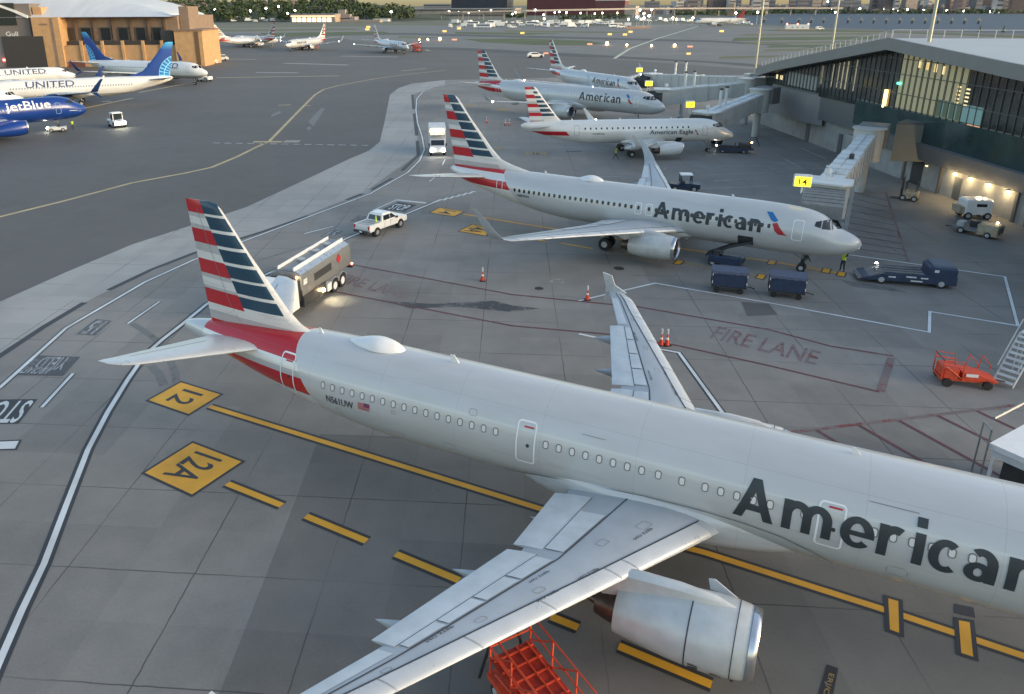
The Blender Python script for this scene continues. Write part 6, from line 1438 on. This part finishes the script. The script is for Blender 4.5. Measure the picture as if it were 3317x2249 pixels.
# ------------------------------------------------------------------ far background
PXM = 2416.0
def dist(u, v): x_, y_ = at(u, v); return hypot(x_, y_)
def span(u0, u1, v): a = Vector(at(u0, v)); b = Vector(at(u1, v)); return a, b
def face_box(nm, lab, cat, u0, u1, vb, h, depth, mt, group=None, bev=0):
    "building standing on the ground line vb between photo columns u0 and u1, square to the line of sight"
    a, b = span(u0, u1, vb); c = (a+b)/2; d = b-a; rz = atan2(d.y, d.x)
    t = thing(nm, lab, cat, (c.x, c.y, 0), rz, group); return t, d.length
# fire station with lit bays
BG = M('station_beige', (.36,.29,.22), .8, var=.08, vs=.1); BG2 = M('station_pinkish', (.34,.29,.27), .8, var=.08, vs=.1)
t, W0 = face_box('fire_station', 'long beige station building with a row of brightly lit bays below the wooded hill', 'building', 943, 1086, 72, 10, 20, BG)
MB().box((0,10,4.9),(W0,20,9.8)).build('wall', BG, t, smooth=0); MB().box((0,10,10.0),(W0+1,21,.5)).build('roof', GL, t, smooth=0)
for i in range(8): MB().box((-W0/2+4.2+i*(W0-6)/8+.6,-.1,2.9),((W0-8)/8*.78,.2,5.0)).build('lit_bay_door', EM('bay_glow', (1.0,.72,.42), 1.5), t, smooth=0)
MB().box((0,-.15,7.5),(W0,.3,1.6)).build('lit_fascia', EM('fascia_glow', (1.0,.72,.45), .55), t, smooth=0)
t, W1 = face_box('office_building', 'pinkish stepped low building with a small tower right of the lit bay station', 'building', 1087, 1150, 71, 8, 15, BG2)
MB().box((0,8,3.2),(W1,16,6.4)).build('wall', BG2, t, smooth=0); MB().box((-W1*.12,8,8.0),(W1*.7,12,3.2)).build('upper_wall', BG2, t, smooth=0); MB().box((-W1*.22,8,12.5),(W1*.36,9,5.8)).build('tower', BG2, t, smooth=0); MB().box((-W1*.1,-.1,4.2),(W1*.7,.2,1.0)).build('window_band', GLASS, t, smooth=0)
for (nm, lab, u0, u1, vb, h, mt) in (('canopy_building','low white flat building standing at the foot of the woods',1208,1256,70,3.6,W_),('tower_block','narrow white block tower with a red base before the wooded hill',750,766,68,8.5,WD),('low_building','low pale airport building at the left foot of the wooded hill',590,668,60,7,BG2),('low_building','long low pale building between the white tower and the lit bays',780,905,66,4.5,WD),('low_wall_building','long low beige wall building in front of the woods right of centre',1110,1230,73,2.4,BG)):
    t, w_ = face_box(nm, lab, 'building', u0, u1, vb, h, 12, mt)
    MB().box((0,6,h/2),(w_,12,h)).build('wall', mt, t, smooth=0); MB().box((0,6,h+.25),(w_+.8,12.8,.5)).build('roof', GL, t, smooth=0)
    if 'tower' in nm: MB().box((0,5.9,-.0+1.2),(w_*1.02,12.3,2.4)).build('red_base', RED, t, smooth=0); MB().cyl((w_*.2,6,h),(w_*.2,6,h+10),.25,n=6).build('mast', GL, t)
# wooded hill
hill = MB(); hv = []; nu, nv = 24, 8
for j in range(nv):
    for i in range(nu):
        u = -150+i*70; y_ = 1060+j*110; x_ = (u-1458)/2416*y_*1.0
        hv.append((x_, y_, max(-.5, (j/(nv-1))**.8*30*(1 if u < 1150 else max(0,1-(u-1150)/350))-.4)))
hill.add(hv, [(j*nu+i, j*nu+i+1, (j+1)*nu+i+1, (j+1)*nu+i) for j in range(nv-1) for i in range(nu-1)])
ho = hill.build('hills', M('hill_green', (.045,.06,.03), .9, var=.3, vs=.02, world=True), None, smooth=60); ho['kind'] = 'structure'
q, nt, b = newmat('far_foliage'); x = NX(nt); n_ = x.noise(.05, 4, x.pos(), .7)
nt.links.new(x.ramp(n_, [(.3,(.022,.034,.016)),(.52,(.05,.075,.03)),(.75,(.1,.125,.055))], 'LINEAR'), b.inputs['Base Color']); b.inputs['Roughness'].default_value = .9
FOL = q
rnd = random.Random(5)
wood = MB()
for k in range(760):
    u = rnd.uniform(430, 1345); y_ = 1050+rnd.random()**1.3*560; x_ = (u-1458)/2416*y_
    j = (y_-1060)/770; zg = max(0, max(0,j)**.8*30*(1 if u < 1150 else max(0,1-(u-1150)/350)))
    if u > 1180 and y_ > 1350: continue
    r = rnd.uniform(4,8.5); h = rnd.uniform(9,17)
    for c in range(26):
        a = rnd.uniform(0,2*pi); e = rnd.uniform(-.35,1); rr = r*sqrt(max(0,1-max(0,e)**2))*rnd.uniform(.6,1.05)
        px, py, pz = x_+rr*cos(a), y_+rr*sin(a), zg+h*.5+e*h*.5
        s = rnd.uniform(1.1,2.6); nx_ = Vector((cos(a)*.8+rnd.uniform(-.5,.5), sin(a)*.8+rnd.uniform(-.5,.5), e+rnd.uniform(-.2,.9))).normalized()
        t1 = nx_.orthogonal().normalized(); t2 = nx_.cross(t1); p = Vector((px,py,pz))
        wood.add([tuple(p+t1*s), tuple(p+t2*s*.8), tuple(p-t1*s), tuple(p-t2*s*.9)], [(0,1,2,3)])
wo = wood.build('woodland', FOL, None, smooth=0, fixn=False); wo['kind'] = 'stuff'; wo['label'] = 'dense green wooded hill across the top left of the view'
wo['category'] = 'trees'
def house(label, u, y_, mt, rm, s=1.0, group='houses on the wooded hill'):
    x_ = (u-1458)/2416*y_; j = (y_-1060)/770; zg = max(0, max(0,j)**.8*30)
    t = thing('house', label, 'house', (x_, y_, zg), rnd.uniform(-.3,.3), group)
    MB().box((0,0,6.5*s),(12*s,9*s,13*s)).build('wall', mt, t, smooth=0)
    side_prism(MB(), [(-6.6*s,13*s),(6.6*s,13*s),(0,16.5*s)], -4.8*s, 4.8*s).build('roof', rm, t, smooth=0)
    for i in (-3,3): MB().box((i*s,-4.55*s,8*s),(2*s,.15,2.2*s)).build('window', GLASS, t, smooth=0)
hm = [M('house_pale', (.42,.38,.36), .8), M('house_pink', (.34,.26,.24), .8), M('house_grey', (.3,.3,.31), .8)]; rm = [M('roof_grey', (.16,.155,.16), .8), M('roof_brown', (.17,.12,.1), .8)]
for i, (u, y_) in enumerate(((560,1300),(612,1340),(672,1420),(703,1270),(740,1500),(836,1560),(893,1600),(985,1580),(1060,1600),(1118,1590),(1165,1500),(640,1180))): house('pale gabled house half hidden among trees on the wooded hill', u, y_, hm[i%3], rm[i%2], rnd.uniform(.8,1.3))
# elevated road
RC = M('viaduct_concrete', (.36,.33,.30), .8, var=.1, vs=.1)
vp = [(1290,64,8.5),(1500,64,10.5),(1700,63,12),(1900,61,13),(2050,58,13.5),(2250,54,13),(2480,51,12.5),(2720,48.5,11.5)]
A0 = at(1290,64); t = thing('elevated_road', 'long pale elevated road on slim piers crossing behind the parked white vehicles', 'road bridge', (A0[0],A0[1],0))
rings = []
for i, (u, v, z) in enumerate(vp):
    p = Vector(at(u, v)); d = (Vector(at(*vp[min(i+1,len(vp)-1)][:2]))-Vector(at(*vp[max(i-1,0)][:2]))).normalized(); n_ = Vector((-d.y,d.x)); x_, y_ = p.x-A0[0], p.y-A0[1]
    rings.append([(x_-n_.x*6,y_-n_.y*6,z-1.2),(x_+n_.x*6,y_+n_.y*6,z-1.2),(x_+n_.x*6,y_+n_.y*6,z+1.1),(x_+n_.x*5.6,y_+n_.y*5.6,z+1.1),(x_+n_.x*5.6,y_+n_.y*5.6,z),(x_-n_.x*5.6,y_-n_.y*5.6,z),(x_-n_.x*5.6,y_-n_.y*5.6,z+1.1),(x_-n_.x*6,y_-n_.y*6,z+1.1)])
MB().loft(rings).build('deck', RC, t, smooth=0)
for i in range(len(vp)-1):
    for k in range(3):
        f = k/3; u = vp[i][0]+(vp[i+1][0]-vp[i][0])*f; v = vp[i][1]+(vp[i+1][1]-vp[i][1])*f; z = vp[i][2]+(vp[i+1][2]-vp[i][2])*f
        p = at(u, v); MB().box((p[0]-A0[0],p[1]-A0[1],z/2-.6),(1.8,1.8,z-1.2)).build('pier', RC, t, smooth=0)
# big blocks in the middle distance
def block(lab, u0, u1, vb, h, mt, roofmt=None, depth=40, floors=0, cat='building', group=None, nm='building'):
    t, w_ = face_box(nm, lab, cat, u0, u1, vb, h, depth, mt, group)
    MB().box((0,depth/2,h/2),(w_,depth,h)).build('wall', mt, t, smooth=0)
    MB().box((0,depth/2,h+.5),(w_*1.01,depth,1.0)).build('roof', roofmt or GL, t, smooth=0)
    for i in range(floors):
        MB().box((0,-.15,h*(i+.55)/floors),(w_*.94,.3,h/floors*.38)).build('window_band', M('far_window_band', (.07,.075,.085), .3), t, smooth=0)
    return t
block('huge dark red brick block rising out of the top edge right of centre', 1706, 1925, 50, 32, M('dark_red_brick', (.13,.045,.05), .8, var=.15, vs=.05), floors=0)
block('lower dark red brick wing right of the huge red block', 1926, 2022, 50, 27, M('red_brick_wing', (.16,.065,.065), .8, var=.15, vs=.05), W_)
block('dark slate blue office block at the top edge above the beige terraces', 1462, 1642, 50, 31, M('slate_block', (.035,.04,.055), .5, var=.2, vs=.1), floors=0)
block('beige terraced parking building with lamps below the dark slate block', 1335, 1668, 54, 13.5, M('terrace_beige', (.33,.27,.21), .8, var=.2, vs=.08), floors=3)
block('small pale building with dark openings left of the beige terraces', 1372, 1462, 50, 22, M('pale_building', (.38,.34,.32), .8, var=.1), floors=4)
block('pale cylinder roofed hall right of the red brick wing', 2022, 2058, 50, 16, M('pale_hall', (.45,.38,.32), .8))
block('small beige tower on the elevated road', 2355, 2376, 52, 20, BG)
for u0, u1, vb in ((1640,1705,58),(1930,2040,62),(1810,1930,64)):
    hd_ = MB(); a, b_ = span(u0, u1, vb)
    for k in range(200):
        p = a+(b_-a)*rnd.random(); s = rnd.uniform(.8,1.7); c = Vector((p.x+rnd.uniform(-3,3), p.y+rnd.uniform(-3,3), rnd.uniform(.5,7))); n_ = Vector((rnd.uniform(-1,1),-1,rnd.uniform(0,1))).normalized(); t1 = n_.orthogonal().normalized(); t2 = n_.cross(t1)
        hd_.add([tuple(c+t1*s),tuple(c+t2*s),tuple(c-t1*s),tuple(c-t2*s)],[(0,1,2,3)])
    o = hd_.build('hedge', FOL, None, smooth=0, fixn=False); tag(o, {1640:'green trees between the dark slate block and the red brick block',1930:'dark hedge strip below the red brick wing',1810:'dark green hedge strip below the huge red block'}[u0], 'hedge')
# far shore: land, trees and city
land = sheet('far_shore', [at(2150,50),at(2400,50.5),at(2520,45.8),at(2700,43.8),at(3317,46.3),at(4600,47.8),(5200,4200),(900,4200)], .012, M('shore_ground', (.1,.1,.09), .9, var=.2, vs=.01, world=True))
CM = [M('city_brick', (.15,.115,.11), .85, var=.12, vs=.05), M('city_beige', (.25,.22,.2), .85, var=.1, vs=.05), M('city_grey', (.2,.2,.215), .8, var=.1, vs=.05), M('city_pink', (.2,.155,.155), .85, var=.1, vs=.05), M('city_blue_grey', (.15,.17,.20), .6, var=.1, vs=.05), M('city_white', (.45,.43,.41), .8)]
WB = M('city_window_dark', (.11,.105,.11), .5)
protos = []
for k in range(12):
    w_, d_ = rnd.uniform(14,42), rnd.uniform(14,30); h = 10.0
    t = thing('city_building', 'x', 'building', (0,0,0), 0, 'buildings on the far shore')
    MB().box((0,0,h/2),(w_,d_,h)).build('wall', CM[k%6], t, smooth=0)
    for i in range(3): MB().box((0,-d_/2-.1,h*(.22+.28*i)),(w_*.9,.25,h*.11)).build('window_band', WB, t, smooth=0)
    MB().box((w_*rnd.uniform(-.3,.3),0,h*1.06),(w_*.25,d_*.4,h*.14)).build('roof_house', CM[(k+2)%6], t, smooth=0)
    protos.append(t)
lab = ['brick','beige','grey','pinkish','blue grey','white']
n_b = 0
def city(u, v, hpx, k):
    global n_b
    D = dist(u, v); p = at(u, v); h = hpx/2416*D
    l_ = '%s city building on the far shore beyond the bay' % lab[k%6]
    if n_b < 12 and protos[n_b] and k == n_b: o = protos[k]; o.location = (*p,0); o['label'] = l_
    else: o = dup(protos[k], (*p,0), rnd.uniform(-.25,.25), l_)
    o.scale = (rnd.uniform(.4,1.0), .8, h/10.0)
    n_b += 1
for i in range(230):
    u = 2060+1330*rnd.random(); near = rnd.random()
    v = 44.5-near*11 if u > 2480 else 47-near*10
    tall = rnd.random() < .3
    city(u, v, (v-9)*rnd.uniform(.95,1.25) if tall else (v-9)*rnd.uniform(.22,.62), i if i < 12 else rnd.randrange(12))
tb = MB()
for k in range(1500):
    u = 2180+rnd.random()*1200; v = (45.2 if u > 2480 else 50)-rnd.random()*2.5
    p = at(u, v); s = rnd.uniform(1.6,3.6); c = Vector((p[0],p[1],rnd.uniform(.5,7))); n_ = Vector((rnd.uniform(-1,1),-1,rnd.uniform(-.2,1))).normalized(); t1 = n_.orthogonal().normalized(); t2 = n_.cross(t1)
    tb.add([tuple(c+t1*s),tuple(c+t2*s),tuple(c-t1*s),tuple(c-t2*s)],[(0,1,2,3)])
o = tb.build('shore_trees', FOL, None, smooth=0, fixn=False); tag(o, 'low dark strip of trees along the far shore', 'trees', None, 'stuff')
# approach light piers in the bay
t0 = thing('light_pier', 'x', 'light pier', (*at(2422,74),0), 0, 'approach light piers in the bay')
MB().cyl((0,0,0),(0,0,3.2),1.1,.8,n=8).build('pile', M('pile_dark', (.05,.06,.07), .8), t0); MB().box((0,0,3.6),(4.2,2.2,.8)).build('platform', GM, t0, smooth=0); MB().box((0,0,5.0),(.9,.9,2.0)).build('light_post', GM, t0, smooth=0)
t0['label'] = 'dark approach light pier in the bay, leftmost of the long row'
for i, u in enumerate((2475,2532,2587,2627,2667,2746,2788,2829,2870,2913,2954,2996,3037,3081,3123,3169)):
    o = dup(t0, (*at(u,74+i*.25),0), 0, 'dark approach light pier standing in the long row in the bay')
for u in (3174,3250): tag(MB().cyl((0,0,0),(0,0,1.0),1.3,n=12).cyl((0,0,1.0),(0,0,4.6),.9,.15,n=10).build('channel_buoy', M('buoy_green', (.02,.05,.04), .6), None), 'dark green conical buoy in the bay, %s of two near the shore' % ('left' if u == 3174 else 'right'), 'buoy').location = (*at(u,104),0)
# localizer shelter
t, w_ = face_box('equipment_shelter', 'white shelter with three red roof lamps on a tan base by the bay', 'shelter', 2545, 2620, 99, 4, 4, W_)
MB().box((0,2,.5),(w_*1.55,5,1.0)).build('base', M('base_tan', (.32,.27,.2), .8), t, smooth=0); MB().box((0,2,2.7),(w_,4,3.4)).build('wall', W_, t, smooth=0)
for k in (-1,0,1): MB().ball((k*w_*.46,1,4.9),.55).build('red_lamp', REDL, t); MB().box((k*w_*.22,-.05,2.4),(1.0,.12,.7)).build('vent', GM, t, smooth=0)
# parked white vehicles in the middle distance
def far_vehicle(kind):
    t = thing('parked_'+kind, 'x', kind.replace('_',' '), (0,0,0), 0, 'white vehicles parked beyond the runway')
    if kind == 'van':
        side_prism(MB(), [(-2.8,.4),(2.8,.4),(2.85,1.2),(2.0,1.5),(1.4,2.4),(-2.8,2.5)], -1, 1).build('body', W_, t, smooth=0); MB().box((.2,0,1.85),(3.2,2.04,.5)).build('window_band', GLASS, t, smooth=0)
    elif kind == 'box_truck':
        MB().box((-1,0,2.1),(5.5,2.4,2.6)).build('cargo_box', W_, t, smooth=0); side_prism(MB(), [(1.8,.5),(3.6,.5),(3.6,1.3),(2.9,2.3),(1.8,2.3)], -1.1, 1.1).build('cab', WD, t, smooth=0); MB().box((2.9,0,1.8),(.8,2.24,.5)).build('window_band', GLASS, t, smooth=0)
    elif kind == 'bus':
        MB().bbox((0,0,1.75),(11,2.5,2.7),.2).build('body', W_, t, smooth=0); MB().box((0,0,2.1),(10,2.54,.8)).build('window_band', GLASS, t, smooth=0)
    elif kind == 'stair_truck':
        side_prism(MB(), [(-3,.5),(3,.5),(3,1.0),(1.8,1.2),(-3,4.4),(-3.4,4.4)], -1, 1).build('staircase', W_, t, smooth=0); MB().box((2.2,0,1.5),(1.4,2,1.0)).build('cab', WD, t, smooth=0)
    else:
        side_prism(MB(), [(-2.3,.3),(2.3,.3),(2.3,.85),(1.2,.95),(.6,1.45),(-1.4,1.5),(-2.2,.95)], -.88, .88).build('body', W_, t, smooth=0); MB().box((-.3,0,1.2),(2.0,1.8,.3)).build('window_band', GLASS, t, smooth=0)
    for x_ in (-1.6,1.6):
        for y in (-.9,.9): wheel(t, x_, y, .38, .25, False)
    return t
KP = {k: far_vehicle(k) for k in ('van','box_truck','bus','stair_truck','car')}
used_k = set()
def put(kind, u, v, rz, lab, group=None, s=1.0):
    if kind not in used_k: o = KP[kind]; used_k.add(kind); o.location = (*at(u,v),0); o.rotation_euler = (0,0,rz); o['label'] = lab; o.scale = (s,s,s)
    else: o = dup(KP[kind], (*at(u,v),0), rz, lab, scale=s)
    if group: o['group'] = group
    return o
for i in range(62):
    u = 1462+i*9.3+rnd.uniform(-4,4); v = rnd.choice((76,80,84,88,90))+rnd.uniform(-1.5,1.5)
    k = rnd.choice(('van','box_truck','box_truck','bus','stair_truck','car','van'))
    put(k, u, v, rnd.choice((0,.2,1.57,3.14,2.9))+rnd.uniform(-.2,.2), 'white %s parked among others beyond the runway' % k.replace('_',' '), s=rnd.uniform(1.0,1.35))
for i in range(16): put(rnd.choice(('van','car','box_truck')), 600+i*19+rnd.uniform(-6,6), 69+rnd.uniform(-3,3), rnd.uniform(0,3), 'white vehicle parked at the foot of the wooded hill', 'white vehicles below the wooded hill', 1.5)
for i in range(26): put(rnd.choice(('van','car','box_truck')), 2060+i*15+rnd.uniform(-5,5), 66+i*.55+rnd.uniform(-3,3), rnd.uniform(0,3), 'white vehicle parked near the bay edge', 'white vehicles by the bay', 1.15)
put('van', 2655, 97, 0, 'white van beside the shelter with red roof lamps', 'service vehicles near the bay', 1.1)
put('car', 1734, 187, .1, 'white car driving alone on the taxiway behind the farthest striped tail', 'cars on the taxiway', 1.45)
for i, (u, v) in enumerate(((683,207),(718,196))): put('van', u, v, .2, ['white van parked at the right corner of the tan hangar','white van farther right of the tan hangar corner'][i], 'vans by the hangar', .95)
# lamps on poles
def pole_lamp(lab, u, vl, vb, mt, k=.0016, group='lit lamps on poles', nm='street_lamp'):
    D = dist(u, vb); p = at(u, vb); h = CH-(vl-16)/2416*D*1.0
    t = thing(nm, lab, 'lamp', (*p,0), 0, group)
    MB().cyl((0,0,0),(0,0,max(.5,h)),.16,n=5).build('pole', GL, t); MB().ball((0,0,max(.6,h)), k*D*.62, n=8, k=5).build('lamp_head', mt, t)
LW = EM('far_white_lamp', (1.0,.96,.88), 9.0); LA = EM('far_warm_lamp', (1.0,.75,.45), 9.0)
for u, v in ((814,30),(865,23),(906,18),(933,38),(958,30),(700,26)): pole_lamp('lit white lamp on a pole before the wooded hill', u, v, 70, LW, .0019, 'lamps before the wooded hill')
pole_lamp('lit white lamp on a pole right of the low white canopy building', 1268, 35, 74, LW, .002); 
for u, v in ((1455,35),(1485,37),(1518,39),(1552,36),(1590,33),(1670,39),(1660,44),(1733,32),(1760,46),(1796,40),(1811,38),(1834,40),(1926,44),(1950,42),(1998,42),(1880,42)): pole_lamp('lit lamp on a pole along the elevated road', u, v, 63, LW if u % 3 else LA, .0015, 'lamps along the elevated road')
for u, v in ((2069,34),(2107,33),(2062,53),(2100,50),(2084,57),(2083,44)): pole_lamp('tall cluster lamp lighting the orange works by the parked vehicles', u, v, 84, LW, .0021, 'work lamps by the parked vehicles')
for u, v in ((2178,56),(2243,56),(2190,60),(2035,60),(2450,41),(2380,43),(2400,44),(1762,58),(1740,66),(1830,70)): pole_lamp('lit lamp on a pole near the bay edge', u, v, 78, LW if u > 2200 else LA, .0019, 'lamps near the bay edge')
for u, v in ((2676,13),(2693,35),(2705,47),(2720,33),(2735,34),(2745,33),(2757,32),(2783,32),(2860,35),(2893,34),(2905,37),(2937,34),(3065,37),(3205,40),(3245,42),(2990,36),(3120,38)): pole_lamp('lit white lamp along the far shore of the bay', u, min(v,41), 44.3, LW, .0015, 'lamps on the far shore')
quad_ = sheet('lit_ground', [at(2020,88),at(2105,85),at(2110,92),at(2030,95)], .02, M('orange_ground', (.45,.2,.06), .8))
def box_thing(nm, lab, cat, u, v, dx, dy, dz, mt, group, z0=0.35):
    t = thing(nm, lab, cat, (*at(u,v),0), 0, group); MB().bbox((0,0,z0+dz/2),(dx,dy,dz),.05).build('lit_panel', mt, t, smooth=0)
    for x_ in (-dx*.35,dx*.35): MB().box((x_,0,z0/2),(.12,.12,z0)).build('leg', DK, t, smooth=0)
for u, v in ((1193,92),(1190,100),(1440,106),(1487,97),(1692,112),(1975,116),(2024,117),(2042,108),(2230,180),(2337,106)): box_thing('taxiway_sign', 'small lit yellow sign board standing beside the taxiway', 'sign', u, v, .0052*dist(u,v), .4, .0023*dist(u,v), EM('lit_amber_sign', (1.0,.66,.2), .42), 'lit yellow taxiway signs')
for u, v in ((1768,178),(1910,148),(1472,133),(2235,156)): box_thing('taxiway_sign', 'small lit salmon red sign board standing beside the runway', 'sign', u, v, .0065*dist(u,v), .4, .0018*dist(u,v), EM('lit_salmon_sign', (1.0,.4,.25), .4), 'lit red runway signs')
for u, v, s in ((1425,131,1.3),(1386,133,.9),(1966,147,1.6),(2030,152,1.0),(2110,154,1.0),(2185,153,1.3),(1358,134,.6)):
    t = thing('guard_light', 'small glowing amber guard light at the runway edge', 'runway light', (*at(u,v),0), 0, 'amber guard lights at the runway'); D = dist(u,v)
    MB().box((0,0,.3),(.3,.3,.6)).build('stand', DK, t, smooth=0); MB().ball((0,0,.9), .0013*D*s, n=10, k=6).build('lamp_head', AMB, t)
